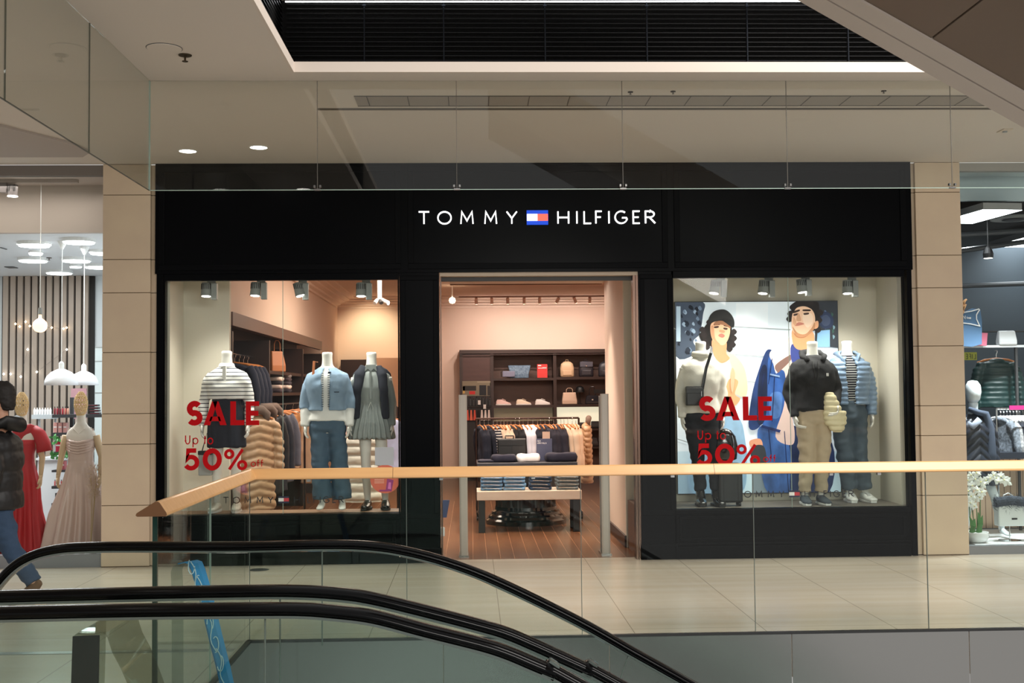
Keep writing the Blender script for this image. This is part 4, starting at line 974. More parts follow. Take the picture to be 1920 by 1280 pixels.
# ------------------------------------------------------------------ backlit poster in the right window
PYY = 11.90
po = thing('poster_lightbox', 'large backlit fashion poster of two people behind the right window mannequins', 'poster', (3.0, PYY, 1.5))
k0 = PY(1271, 925, PYY); k1 = PY(1568, 565, PYY)
MB().box(k0.x-.008, k1.x+.008, PYY-.02, 11.93, k0.z-.008, k1.z+.008).build('frame', mat('poster_frame', (40, 40, 42), .4), po)
LAY = [0]
def em(name, rgb, e=.36): return mat('poster_%s_%d_%d_%d' % ((name,)+tuple(rgb)), rgb, .6, emit=e, spec=.2, var=((9, 9, 5) if 'j' in name[:7] or 'sleeve' in name else (4, 4, 4), .75 if name[:2] in ('ja', 'je') or 'jeans' in name else .22, tuple(int(v*(.45 if name[:2] in ('ja', 'je') else .8)) for v in rgb)))
def pp(name, pts, rgb, soft=0, clip=True):
    LAY[0] += 1; y = PYY-.0205-LAY[0]*.0002; mb = MB(); q = []
    for x, yy in pts:
        v = PY(x, yy, y); q.append((min(max(v.x, k0.x), k1.x), min(max(v.z, k0.z), k1.z)))
    if soft: # rounded outline
        s = [V((a, 0, b)) for a, b in q]; n = len(s); r = []
        for i in range(n):
            p0, p1, p2, p3 = s[i-1], s[i], s[(i+1) % n], s[(i+2) % n]
            for kk in range(5):
                tt = kk/5; r.append(.5*((2*p1)+(-p0+p2)*tt+(2*p0-5*p1+4*p2-p3)*tt*tt+(-p0+3*p1-3*p2+p3)*tt**3))
        q = [(min(max(a.x, k0.x), k1.x), min(max(a.z, k0.z), k1.z)) for a in r]
    mb.prism(q, 'y', y-.0001, y); mb.build(name, em(name, rgb), po)
def rect(name, x0, y0, x1, y1, rgb): pp(name, [(x0, y0), (x1, y0), (x1, y1), (x0, y1)], rgb)
rect('sky_wall', 1260, 560, 1580, 930, (222, 232, 238)); rect('lower_pavement', 1260, 846, 1580, 930, (196, 218, 228))
rect('pavement_shade', 1410, 885, 1480, 930, (120, 132, 140)); rect('pavement_shade_left', 1260, 885, 1350, 930, (150, 176, 196))
rect('wall_light_patch', 1380, 568, 1440, 610, (232, 240, 245))
pp('ironwork', [(1260, 560), (1318, 560), (1318, 590), (1312, 625), (1300, 640), (1308, 660), (1262, 668)], (70, 80, 96), 1)
for i in range(34):
    a = random.random()*44; b = random.random()*98; r = 2+random.random()*3; pp('iron_gap', [(1270+a-r, 570+b), (1270+a, 567+b-r*.4), (1270+a+r, 571+b), (1271+a, 570+b+r*1.2)], random.choice([(150, 170, 190), (34, 38, 48), (110, 128, 150), (40, 46, 58)]), 1)
rect('iron_light', 1268, 574, 1276, 640, (180, 200, 215))
for (x0, y0, x1, y1) in ((1375, 611, 1482, 617), (1374, 663, 1436, 667), (1398, 714, 1420, 716), (1262, 822, 1290, 828)):
    pp('wall_seam', [(x0, y0), (x1, y1), (x1, y1+2), (x0, y0+1.6)], (150, 156, 158))
pp('gate_dark', [(1528, 560), (1580, 560), (1580, 652), (1552, 650), (1528, 640)], (52, 56, 62))
for i in range(16):
    a = random.random()*30; b = random.random()*60; pp('gate_glint', [(1536+a, 568+b), (1540+a, 571+b), (1537+a, 576+b)], random.choice([(90, 110, 140), (120, 150, 160), (60, 90, 80)]), 1)
pp('gate_light', [(1533, 620), (1556, 618), (1556, 650), (1531, 650)], (130, 172, 206))
pp('gate_scroll', [(1536, 590), (1550, 584), (1562, 596), (1560, 612), (1546, 616), (1536, 606)], (48, 58, 84), 1)
pp('gate_scroll_in', [(1541, 594), (1550, 590), (1557, 598), (1555, 608), (1546, 611), (1540, 604)], (70, 80, 104), 1)
# woman
pp('tee_beige', [(1342, 668), (1362, 660), (1380, 668), (1396, 690), (1402, 726), (1396, 745), (1376, 742), (1380, 800), (1330, 800)], (214, 190, 160), 1)
pp('tee_light', [(1340, 672), (1360, 664), (1372, 690), (1370, 720), (1345, 735)], (224, 208, 184), 1)
pp('arm', [(1366, 712), (1384, 714), (1378, 738), (1388, 748), (1374, 762), (1360, 748)], (206, 154, 112), 1)
hb = []
for i in range(26):
    a = 2*pi*i/26; r = 1+.07*((i*7) % 3-1); hb.append((1347+31*r*cos(a)-(4 if cos(a) < 0 else 0), 625+28*r*sin(a)+(8 if abs(cos(a)) > .5 else -2)))
pp('woman_hair', hb, (34, 30, 30), 1)
for cx, cy in ((1320, 628), (1317, 618), (1322, 640), (1376, 634), (1374, 646), (1368, 654), (1376, 622), (1330, 604), (1326, 650)):
    pp('woman_curl', [(cx-6, cy), (cx, cy-6), (cx+6, cy), (cx, cy+6)], (44, 38, 38), 1)
pp('woman_neck', [(1336, 636), (1361, 640), (1362, 662), (1368, 672), (1352, 680), (1338, 664)], (196, 142, 104), 1)
pp('woman_face', [(1334, 606), (1348, 602), (1364, 606), (1369, 618), (1366, 634), (1358, 646), (1348, 645), (1336, 636), (1332, 620)], (222, 176, 142), 1)
pp('woman_face_shade', [(1333, 612), (1338, 612), (1341, 634), (1350, 645), (1342, 642), (1334, 630)], (190, 138, 104), 1)
pp('woman_brow', [(1338, 607), (1350, 606), (1350, 609), (1338, 610)], (60, 44, 38)); pp('woman_brow', [(1357, 609), (1367, 611), (1366, 613), (1357, 611)], (60, 44, 38))
pp('woman_eye', [(1339, 612), (1347, 611), (1347, 614), (1340, 615)], (64, 46, 40), 1); pp('woman_eye', [(1357, 614), (1364, 615), (1363, 618), (1357, 617)], (64, 46, 40), 1)
pp('woman_nose', [(1350, 618), (1359, 620), (1357, 624), (1349, 622)], (196, 142, 108), 1)
pp('woman_mouth', [(1347, 628), (1353, 625), (1359, 629), (1355, 633), (1349, 631)], (182, 112, 98), 1)
pp('cap', [(1328, 602), (1332, 590), (1342, 582), (1358, 580), (1370, 588), (1377, 602), (1375, 614), (1366, 606), (1352, 600), (1338, 603)], (48, 48, 48), 1)
pp('brim_shade', [(1340, 604), (1352, 601), (1366, 606), (1370, 616), (1362, 611), (1350, 608), (1340, 610)], (150, 104, 78), 1)
pp('cap_peak', [(1352, 598), (1368, 598), (1377, 606), (1374, 614), (1362, 606)], (36, 36, 37), 1)
pp('woman_jeans', [(1320, 785), (1382, 780), (1398, 830), (1400, 870), (1388, 925), (1300, 925), (1300, 840)], (150, 186, 214), 1)
# man
pp('jacket_sleeve', [(1438, 656), (1452, 666), (1448, 720), (1442, 760), (1424, 800), (1404, 800), (1410, 740), (1424, 690)], (44, 66, 116), 1)
pp('jacket_body', [(1444, 662), (1480, 650), (1490, 700), (1484, 800), (1464, 808), (1430, 796), (1438, 720)], (56, 96, 168), 1)
pp('jacket_light', [(1444, 740), (1466, 738), (1462, 780), (1444, 780)], (88, 130, 196), 1)
pp('jacket_dark', [(1424, 700), (1438, 690), (1436, 780), (1420, 790)], (30, 40, 70), 1)
pp('jeans', [(1424, 800), (1470, 806), (1496, 860), (1494, 925), (1440, 925), (1424, 850)], (66, 104, 168), 1)
pp('jeans_dark', [(1476, 806), (1500, 800), (1560, 830), (1555, 925), (1486, 925), (1484, 860)], (40, 54, 92), 1)
pp('fleece', [(1448, 664), (1482, 636), (1488, 660), (1480, 740), (1490, 810), (1484, 834), (1454, 818), (1470, 760), (1472, 700), (1456, 690)], (208, 182, 172), 1)
pp('collar', [(1444, 660), (1478, 634), (1488, 630), (1486, 664), (1466, 680), (1456, 700), (1450, 682)], (222, 202, 192), 1)
pp('collar_shade', [(1454, 684), (1484, 664), (1482, 676), (1464, 694), (1458, 698)], (120, 92, 84), 1)
pp('hand', [(1406, 826), (1424, 822), (1430, 832), (1426, 842), (1408, 838)], (214, 150, 118), 1)
pp('held_bag', [(1408, 840), (1432, 836), (1436, 870), (1414, 872)], (52, 56, 60), 1)
pp('man_shirt', [(1484, 646), (1520, 650), (1524, 690), (1490, 690)], (60, 70, 130), 1)
mh = []
for i in range(28):
    a = 2*pi*i/28; r = 1+.06*((i*5) % 3-1); mh.append((1510+29*r*cos(a), 592+32*r*sin(a)-(4 if sin(a) < 0 else 0)))
pp('man_hair', mh, (36, 32, 32), 1)
for cx, cy in ((1482, 588), (1480, 598), (1486, 576), (1536, 600), (1534, 618), (1538, 586), (1500, 567), (1520, 568)): pp('man_curl', [(cx-6, cy), (cx, cy-6), (cx+6, cy), (cx, cy+6)], (44, 39, 38), 1)
pp('man_neck', [(1488, 616), (1524, 622), (1524, 652), (1512, 656), (1494, 654), (1486, 640)], (206, 148, 106), 1)
pp('man_neck_shade', [(1490, 620), (1522, 618), (1510, 632), (1494, 632)], (170, 112, 78), 1)
pp('man_ear', [(1527, 604), (1534, 602), (1534, 613), (1527, 616)], (216, 160, 122), 1)
pp('man_face', [(1487, 585), (1498, 574), (1514, 574), (1526, 586), (1528, 604), (1520, 618), (1508, 628), (1494, 628), (1486, 618), (1484, 604)], (232, 190, 158), 1)
pp('man_face_light', [(1506, 588), (1522, 588), (1524, 604), (1514, 614), (1506, 602)], (240, 208, 182), 1)
pp('man_brow', [(1487, 584), (1498, 580), (1499, 583), (1488, 587)], (58, 44, 38), 1); pp('man_brow', [(1506, 580), (1519, 580), (1519, 583), (1506, 583)], (58, 44, 38), 1)
pp('man_eye', [(1488, 589), (1496, 587), (1496, 590), (1489, 592)], (70, 52, 46), 1); pp('man_eye', [(1507, 587), (1516, 586), (1516, 589), (1508, 590)], (70, 52, 46), 1)
pp('man_nose', [(1497, 586), (1502, 598), (1500, 602), (1493, 600)], (206, 156, 122), 1)
pp('man_mouth', [(1490, 609), (1498, 604), (1508, 607), (1499, 610), (1492, 611)], (196, 126, 108), 1)
pp('man_jaw_shade', [(1486, 612), (1496, 624), (1510, 626), (1522, 614), (1527, 604), (1527, 616), (1512, 630), (1494, 630)], (186, 134, 98), 1)
pp('man_cheek', [(1488, 594), (1493, 602), (1492, 610), (1487, 606)], (214, 164, 128), 1)
pp('fringe_hair', [(1484, 576), (1496, 566), (1514, 568), (1528, 578), (1530, 592), (1522, 580), (1508, 574), (1494, 577), (1487, 586)], (36, 32, 32), 1)
for x0, y0, x1, y1 in ((1452, 700, 1447, 790), (1470, 808, 1478, 922), (1440, 800, 1446, 860), (1432, 700, 1418, 790), (1447, 672, 1440, 720)):
    pp('jeans_seam', [(x0, y0), (x0+1.5, y0), (x1+1.5, y1), (x1, y1)], (30, 44, 88))
pp('jacket_pocket', [(1444, 700), (1462, 704), (1462, 707), (1444, 703)], (150, 176, 214))
pp('jacket_hem', [(1428, 796), (1464, 806), (1462, 811), (1427, 801)], (34, 52, 104))
pp('tee_fold', [(1372, 690), (1378, 700), (1374, 735), (1370, 720)], (190, 162, 130), 1)
# ------------------------------------------------------------------ prototypes for hanging clothes, folded stacks and bags
hangwood = mat('hanger_wood', (196, 122, 66), .45)
def hanger(parent, w=.40, z=-.08, col=hangwood):
    MB().tube([(-w/2, 0, z-.045), (-w*.3, 0, z-.015), (0, 0, z), (w*.3, 0, z-.015), (w/2, 0, z-.045)], [(.012, .008)]*5, 8).build('hanger', col, parent, local=True)
    MB().tube([(0, 0, z), (0, 0, z+.05), (.012, 0, z+.065), (.012, 0, z+.085), (0, 0, z+.092), (-.012, 0, z+.082)], .0025, 6).build('hook', chrome, parent, local=True)
def coat(name, label, m, h=.78, w=.22, th=.06, sleeve=.60, disp=None, vox=.014, hood=None, cat='coat', col=hangwood, flare=.02):
    t = thing(name, label, cat, (0, 0, 0)); hanger(t, .40, -.08, col)
    mb = MB().loft([(-.085, 0, 0, .055, .035), (-.115, 0, 0, .12, .045), (-.15, 0, 0, w*.88, th*.9), (-.20, 0, 0, w, th), (-.45, 0, 0, w*.95, th*1.05), (-h, 0, 0, w+flare, th*1.2)], 22)
    if sleeve:
        for s in (-1, 1): mb.tube([(s*w*.80, 0, -.14), (s*(w+.02), -.01, -.22), (s*(w+.055), -.02, -.40), (s*(w+.06), -.035, -.14-sleeve)], [.05, .055, .050, .042], 12)
    cloth('garment', mb, m, t, vox, 3, disp or wrinkle(.012, 8, 7, 1))
    if hood: lmb(MB().tube([(-.10, -.03, -.15), (-.12, -.03, -.07), (-.06, -.04, -.02), (.04, -.04, -.02), (.11, -.03, -.07), (.10, -.03, -.15)], [.035, .045, .05, .05, .045, .035], 12), 'fur_trim', hood, t, smooth=True)
    return t
fur = mat('taupe_fur', (136, 116, 104), .95, bump=(260, 1))
tan_p = mat('tan_nylon', (178, 144, 110), .42)
HIDE = []
# left-wall rail: coats facing the window
P_puf = coat('puffer_coat', 'tan quilted long puffer coat with fur trimmed hood, first on the left wall rail', tan_p, 1.08, .20, .085, .62, quilt(.085, .022, 3, .25), hood=fur)
P_park = coat('winter_coat', 'dark navy parka with fur hood behind the tan puffer on the left wall rail', mat('parka_navy', (30, 34, 46), .6), .98, .22, .07, .62, hood=fur)
P_wool = coat('wool_coat', 'grey wool coat on the left wall rail', mat('grey_wool', (96, 96, 108), .95, bump=(90, .4)), .92, .22, .06, .60)
rail_x = -2.30
RZ = .85
def rail(name, label, p0, p1, r=.010, m=None):
    return tag(MB().tube([p0, p1], r, 8).build(name, m or mat('rail_dark', (40, 34, 32), .35, metal=.6)), label, 'clothes rail')
mbr = MB().tube([(rail_x, 12.15, 1.49), (rail_x, 18.9, 1.49)], .010, 8)
for yb in (12.2, 14.2, 17.0, 18.8): mbr.tube([(rail_x, yb, 1.49), (-2.46, yb, 1.49)], .008, 8)
tag(mbr.build('clothes_rail', mat('rail_dark', (40, 34, 32), .35, metal=.6)), 'dark clothes rail along the left wall below the shelves', 'clothes rail')
P_puf.location = (-2.30, 12.55, 1.47); P_puf.rotation_euler = (0, 0, RZ-.25)
P_park.location = (-2.30, 13.45, 1.484); P_park.rotation_euler = (0, 0, RZ)
dup(P_park, (-2.30, 13.05, 1.484), RZ, 'black parka with dark fur hood right behind the tan puffer', mats={'parka_navy': mat('parka_black', (20, 20, 24), .6)})
P_wool.location = (-2.30, 13.95, 1.484); P_wool.rotation_euler = (0, 0, RZ)
dup(P_wool, (-2.30, 14.5, 1.484), RZ, 'camel brown wool coat on the left wall rail', mats={'grey_wool': mat('camel_wool', (168, 116, 72), .95)})
dup(P_wool, (-2.30, 15.1, 1.484), RZ, 'black and cream diagonal striped knit on the left wall rail', mats={'grey_wool': line_mat('diag_stripe', (28, 26, 28), (200, 184, 168), 2, .05, .018, rough=.9)}, group=None)
dup(P_wool, (-2.30, 15.6, 1.484), RZ, 'mauve brown long coat on the left wall rail', mats={'grey_wool': mat('mauve_wool', (104, 84, 82), .95)})
dup(P_wool, (-2.30, 16.1, 1.484), RZ, 'black jacket behind the mauve coat on the left wall rail', mats={'grey_wool': mat('black_wool', (22, 20, 24), .95)})
dup(P_wool, (-2.30, 16.7, 1.484), RZ-.3, 'horizontally striped beige and brown top low on the left wall rail', mats={'grey_wool': line_mat('hor_stripe', (60, 46, 46), (206, 186, 172), 2, .055, .022, rough=.9)})
# nearer the doorway: cream coats on a low rail seen between the mannequins
P_long = coat('hanging_coat', 'white quilted coat hanging low between the mannequins in the left window', mat('ivory_nylon', (226, 220, 204), .45), .98, .26, .10, .5, quilt(.12, .03, 8))
P_long.location = (PY(676, 800, 13.3).x, 13.3, 1.22); P_long.scale = (.85, 1, .85)
dup(P_wool, (PY(600, 800, 14.6).x, 14.6, 1.42), 0, 'peach beige coat seen beside the blue jeans in the left window', mats={'grey_wool': mat('peach_wool', (222, 184, 150), .95)})
dup(P_wool, (PY(606, 800, 14.85).x+.05, 14.9, 1.18), 0, 'red garment behind the peach coat in the left window', mats={'grey_wool': mat('red_wool', (190, 44, 34), .9)}, scale=(.7, .7, .8))
dup(P_wool, (PY(655, 800, 14.2).x, 14.2, 1.40), 0, 'pale pink checked shirt between the denim jacket and the grey dress', mats={'grey_wool': mat('pink_check', (226, 196, 186), .9)}, scale=(.7, .8, .7))
dup(P_wool, (PY(736, 800, 14.2).x, 14.2, 1.36), 0, 'pale blue and lilac shirt at the right edge of the left window', mats={'grey_wool': mat('lilac_shirt', (186, 190, 220), .9)}, scale=(.75, .8, .75))
def floor_rack(name, label, x0, x1, y, z, m=None, foot=.22):
    t = thing(name, label, 'clothes rack', ((x0+x1)/2, y, 0)); m = m or mat('rack_bronze', (58, 40, 34), .35, metal=.7)
    MB().tube([(x0, y, z), (x1, y, z)], .013, 10).build('top_bar', m, t)
    for x in (x0, x1):
        MB().tube([(x, y, z), (x, y, .10)], .013, 10).build('upright', m, t)
        MB().tube([(x, y-foot, .09), (x, y+foot, .09)], .012, 8).build('foot', m, t)
        for s in (-1, 1): MB().tube([(x, y+s*foot, .10), (x+.01, y+s*foot, .05)], .012, 8).tube([(x-.006, y+s*foot, .026), (x+.014, y+s*foot, .026)], .024, 12).build('caster', black, t)
    return t
floor_rack('clothes_rack', 'low dark rack carrying pale coats seen between the left window mannequins', PY(570, 800, 14.3).x, PY(745, 800, 14.3).x, 14.35, 1.44)
# ------------------------------------------------------------------ left wall shelving
ux0, ux1 = -2.86, -2.46
lw = thing('shelving_unit', 'dark wood shelving along the left wall of the store', 'shelving', (-2.66, 15, 0))
ys = [12.02, 14.2, 17.0, 19.15]
MB().box(ux0-.01, ux0+.01, ys[0], ys[-1], .02, 2.40).build('back', mat('shelf_back_dark', (30, 24, 24), .5), lw)
MB().box(ux0, ux1, ys[0], ys[-1], 2.40, 2.46).box(ux1-.03, ux1+.02, ys[0], ys[-1], 2.32, 2.46).build('cornice_board', mat('walnut_light', (92, 66, 54), .45, var=((2, 2, 14), .5, (92, 64, 52))), lw)
for y in ys: MB().box(ux0, ux1+.02, y-.03, y+.03, 0, 2.26).build('side_panel', walnut, lw)
for k, (a, b) in enumerate(zip(ys, ys[1:])):
    for z in (1.90, 1.63):
        if k == 0 and z > 1.7: continue
        MB().box(ux0, ux1, a+.03, b-.03, z-.04, z).build('shelf', walnut, lw)
rail('clothes_rail', 'short thin rail with navy clothes high in the nearest shelving bay', (-2.62, 12.1, 2.06), (-2.62, 14.6, 2.06), .008, chrome)
P_shirt = coat('hanging_shirt', 'dark navy shirt on the high rail of the shelving, nearest the window', mat('deep_navy', (26, 30, 46), .9), .62, .19, .035, .45)
P_shirt.location = (-2.60, 12.9, 2.04)
for k in range(3): dup(P_shirt, (-2.60, 13.15+k*.25, 2.04), 0, f"dark navy shirt on the high rail of the left shelving, {['second', 'third', 'farthest'][k]} from the window", 'navy shirts on the high rail')
# folded stack prototype
def folded(name, label, m, w=.28, d=.30, h=.05, cat='folded clothes'):
    me = remeshed(MB().loft([(.0, 0, 0, w*.48, d*.48), (h*.3, 0, 0, w*.52, d*.52), (h*.7, 0, 0, w*.52, d*.52), (h, 0, 0, w*.46, d*.47)], 20, 6), .012, 1, wrinkle(.006, 12, 30, 2))
    me.name = name; me.materials.append(m); o = bpy.data.objects.new(name, me); COL.objects.link(o); return tag(o, label, cat)
P_fold = folded('folded_sweater', 'grey folded sweater topmost of the pile on the left shelf', mat('fold_grey', (120, 110, 108), .9))
P_fold.location = (-2.60, 15.95, 1.63+.20)
colf = [(62, 50, 56), (206, 182, 170), (40, 34, 42), (214, 196, 184), (54, 48, 56)]
lvl = ['bottom', 'second', 'third', 'fourth']
for s_, yy in enumerate((15.3, 15.95)):
    for k in range(4):
        dup(P_fold, (-2.60, yy, 1.631+k*.05), label=f"folded sweater {lvl[k]} from below in the {('nearer', 'farther')[s_]} pile on the left shelf", group='folded sweaters on the left shelf', mats={'fold_grey': mat(f'fold{(k+s_*2) % 5}', colf[(k+s_*2) % 5], .9)})
# handbag prototypes
def tote(name, label, m, w=.26, h=.24, d=.12, handle=.10, top=.85, loc=(0, 0, 0), rz=0, hm=None, clasp=False, cat='handbag', group=None):
    t = thing(name, label, cat, loc, rz, group)
    mb = MB().rings([[(-w/2, -d/2, 0), (w/2, -d/2, 0), (w/2, d/2, 0), (-w/2, d/2, 0)], [(-w/2, -d/2, h*.3), (w/2, -d/2, h*.3), (w/2, d/2, h*.3), (-w/2, d/2, h*.3)], [(-w/2*top, -d/2*.5, h), (w/2*top, -d/2*.5, h), (w/2*top, d/2*.5, h), (-w/2*top, d/2*.5, h)]])
    lmb(mb, 'bag_body', m, t, bevel=.014)
    if handle:
        lmb(MB().tube([(-w*.22, -d*.2, h-.02), (-w*.20, -d*.2, h+handle*.7), (-w*.1, -d*.2, h+handle), (w*.1, -d*.2, h+handle), (w*.20, -d*.2, h+handle*.7), (w*.22, -d*.2, h-.02)], .006, 8), 'handle', hm or m, t)
    if clasp: lmb(MB().box(-.014, .014, -d/2-.004, -d/2+.01, h*.45, h*.58), 'clasp', chrome, t)
    return t
def backpack(name, label, m, w=.26, h=.30, d=.14, loc=(0, 0, 0), flap=None, cat='backpack'):
    t = thing(name, label, cat, loc)
    mb = MB().loft([(0, 0, 0, w*.46, d*.45), (.03, 0, 0, w*.5, d*.5), (h*.6, 0, 0, w*.5, d*.48), (h*.85, 0, 0, w*.42, d*.42), (h*.97, 0, 0, w*.25, d*.25), (h, 0, 0, w*.1, d*.1)], 22, 3)
    lmb(mb, 'bag_body', m, t, smooth=True)
    lmb(MB().box(-w*.33, w*.33, -d*.56, -d*.40, .03, h*.42), 'front_pocket', m, t, bevel=.012)
    lmb(MB().tube([(-.03, 0, h-.01), (-.02, 0, h+.03), (.02, 0, h+.03), (.03, 0, h-.01)], .006, 8), 'handle', m, t)
    if flap: lmb(MB().box(-w*.44, w*.44, -d*.58, d*.3, h*.62, h*.93).box(-.012, .012, -d*.6, -d*.56, h*.64, h*.70, 1), 'flap', [flap, chrome], t, bevel=.01)
    return t
tanl = mat('orange_leather', (172, 106, 62), .5)
tote('handbag', 'orange tan tote bag on the upper shelf of the left wall', tanl, .24, .27, .14, .14, .8, (-2.56, 15.35, 1.901), .9)
# ------------------------------------------------------------------ back wall cabinet
bx0, bx1 = PY(862, 760, 21.5).x, PY(1160, 760, 21.5).x; BY = 21.5
zt = PY(1000, 655, BY).z
cb = thing('display_cabinet', 'wide dark wood display cabinet against the back wall of the store', 'cabinet', ((bx0+bx1)/2, 21.7, 0))
MB().box(bx0, bx1, 21.84, 21.88, 0, zt).build('back', walnut_b, cb)
MB().box(bx0, bx1, BY-.02, 21.88, zt-.07, zt).box(bx0, bx1, BY-.03, BY-.02, zt-.10, zt-.085).build('top_board', walnut, cb)
X = lambda px: PY(px, 760, BY).x
Z = lambda py: PY(1000, py, BY).z
for a, b in ((862, 868), (920, 926), (1038, 1044), (1153, 1160)): MB().box(X(a), X(b), BY, 21.84, 0, zt-.07).build('divider', walnut, cb)
for a, b, y0, y1 in ((926, 1038, 708.5, 713), (926, 1038, 759, 764), (1044, 1153, 707, 712), (1044, 1153, 758.5, 763), (1044, 1153, 804, 808), (1044, 1153, 838, 842)):
    MB().box(X(a), X(b), BY, 21.84, Z(y1), Z(y0)).build('shelf', walnut, cb)
MB().box(X(1044), X(1153), 21.80, 21.84, Z(804), Z(764)).build('lit_panel', mat('cream_lit_panel', (240, 234, 204), .6, emit=.55), cb)
MB().box(X(926), X(1038), 21.81, 21.84, Z(790), Z(764)).build('lit_panel', mat('soft_lit_panel', (160, 150, 124), .6, emit=.12), cb)
MB().box(X(868), X(920), BY+.02, 21.84, Z(713), zt-.08).build('cupboard_panel', mat('walnut_reddish', (74, 48, 42), .45, var=((3, 3, 20), .5, (58, 36, 32))), cb)
def on(px, py): return (X(px), 21.64, Z(py))
tote('handbag', 'blue grey checked tote with black handles on the top shelf of the back cabinet', mat('blue_check', (110, 132, 148), .6, var=((30, 30, 30), 1, (60, 84, 108))), .34, .24, .14, 0, 1.25, on(975, 708.5), hm=black)
t = thing('wallet', 'small lilac grey strap bag in front of the checked tote', 'bag', (X(955), 21.55, Z(708)))
MB().box(X(943), X(966), 21.51, 21.545, Z(706), Z(695)).build('bag_body', mat('lilac_grey', (120, 122, 142), .5), t, bevel=.01); MB().tube([(X(941), 21.53, Z(706)), (X(940), 21.53, Z(697)), (X(944), 21.53, Z(695))], .006, 6).build('strap', black, t)
t = thing('shelf_sign', 'red sale card standing on the top shelf of the back cabinet', 'sign', (X(1018), 21.6, Z(708)))
MB().box(X(1008.5), X(1027.5), 21.58, 21.59, Z(708), Z(682.5)).build('card', mat('red_card', (212, 56, 52), .5), t)
mb = MB().box(X(1010), X(1016), 21.578, 21.58, Z(686), Z(684)).box(X(1010), X(1026), 21.578, 21.58, Z(690.5), Z(689.3)).box(X(1018), X(1026), 21.578, 21.58, Z(690), Z(688.4)); mb.build('printed_line', white, t)
backpack('backpack', 'beige rounded backpack on the top shelf of the back cabinet', mat('beige_leather', (206, 172, 136), .5), .26, .29, .14, on(1065, 707))
backpack('backpack', 'black flap backpack in the middle of the top shelf of the back cabinet', mat('charcoal_leather', (44, 42, 48), .4), .27, .30, .14, on(1101, 707), flap=mat('charcoal_flap', (74, 74, 84), .4))
backpack('backpack', 'dark rounded backpack at the right end of the top shelf of the back cabinet', mat('anthracite', (50, 50, 56), .4), .25, .28, .14, on(1137, 707))
def sneaker(label, loc, m, m2, rz=pi/2):
    t = thing('sneaker', label, 'shoe', loc, rz, 'sneakers on the back cabinet shelf')
    lmb(MB().rings([[(x*w, y, z) for x, z in ((-1, .02), (1, .02), (.9, .02+h*.5), (.45, .02+h), (-.45, .02+h), (-.9, .02+h*.5))] for y, w, h in ((.13, .028, .05), (.11, .036, .085), (.03, .036, .085), (-.03, .038, .06), (-.09, .040, .035), (-.135, .026, .02))]), 'upper', m, t, smooth=50)
    lmb(MB().prism([(-.03, .135), (-.042, .08), (-.04, -.08), (-.026, -.145), (.026, -.145), (.04, -.08), (.042, .08), (.03, .135)], 'z', 0, .024), 'sole', m2, t, bevel=.004)
    lmb(MB().tube([(0, -.05, .085), (0, -.01, .105), (0, .02, .115)], [(.018, .006)]*3, 8), 'laces', m, t)
    return t
wl = mat('sneaker_white', (236, 228, 220), .5); cl = mat('sneaker_cream', (236, 214, 186), .5)
sneaker('white and pink sneaker, leftmost of the three on the back shelf', on(944, 759), mat('sneaker_pink', (228, 190, 178), .5), wl)
sneaker('cream sneaker, middle one of the three on the back shelf', on(982, 759), cl, wl)
sneaker('white sneaker, rightmost of the three on the back shelf', on(1018, 759), wl, wl)
tote('handbag', 'beige trapeze handbag on the second shelf of the back cabinet', mat('sand_leather', (216, 184, 158), .5), .28, .22, .12, .08, .84, on(1069, 758.5))
tote('handbag', 'shiny black handbag with loop handle on the second shelf', mat('patent_black', (34, 34, 40), .2), .26, .16, .12, .16, .8, on(1112, 758.5), clasp=True)
t = thing('cap_stand', 'black cap on a small stand on the second shelf', 'cap', on(1089, 758.5)); c = on(1089, 758.5)
MB().lathe([(.04, 0), (.04, .01), (.006, .015), (.006, .22)], c, 12).build('stand', black, t); MB().lathe([(.085, .22), (.085, .26), (.07, .31), (.03, .335), (0, .34)], c, 18).box(c[0]-.08, c[0]+.04, c[1]-.15, c[1]-.05, c[2]+.22, c[2]+.232).build('cap', black, t, smooth=50)
tote('handbag', 'small black clutch on the lit shelf of the back cabinet', mat('clutch_black', (26, 26, 28), .4), .18, .11, .08, 0, .95, on(1095, 804), clasp=True)
tote('handbag', 'black box bag with silver top at the right of the lit shelf', mat('clutch_black', (26, 26, 28), .4), .18, .13, .08, 0, .95, on(1118, 804))
t = tote('handbag', 'dark soft handbag on the lowest visible shelf of the back cabinet', mat('brown_black', (40, 30, 30), .5), .26, .17, .12, .05, .8, on(1110, 838))
# rack of mesh goods at right
t = thing('accessory_rack', 'small black rack hung with brown woven goods by the partition', 'rack', (X(1147), 21.3, 0))
MB().box(X(1140), X(1153), 21.3, 21.34, Z(800), Z(738)).build('grid', mat('woven_dark', (58, 44, 40), .7, var=((60, 60, 60), 1, (30, 24, 24))), t); MB().box(X(1112), X(1153), 21.28, 21.30, Z(738), Z(731)).build('top_bar', black, t)
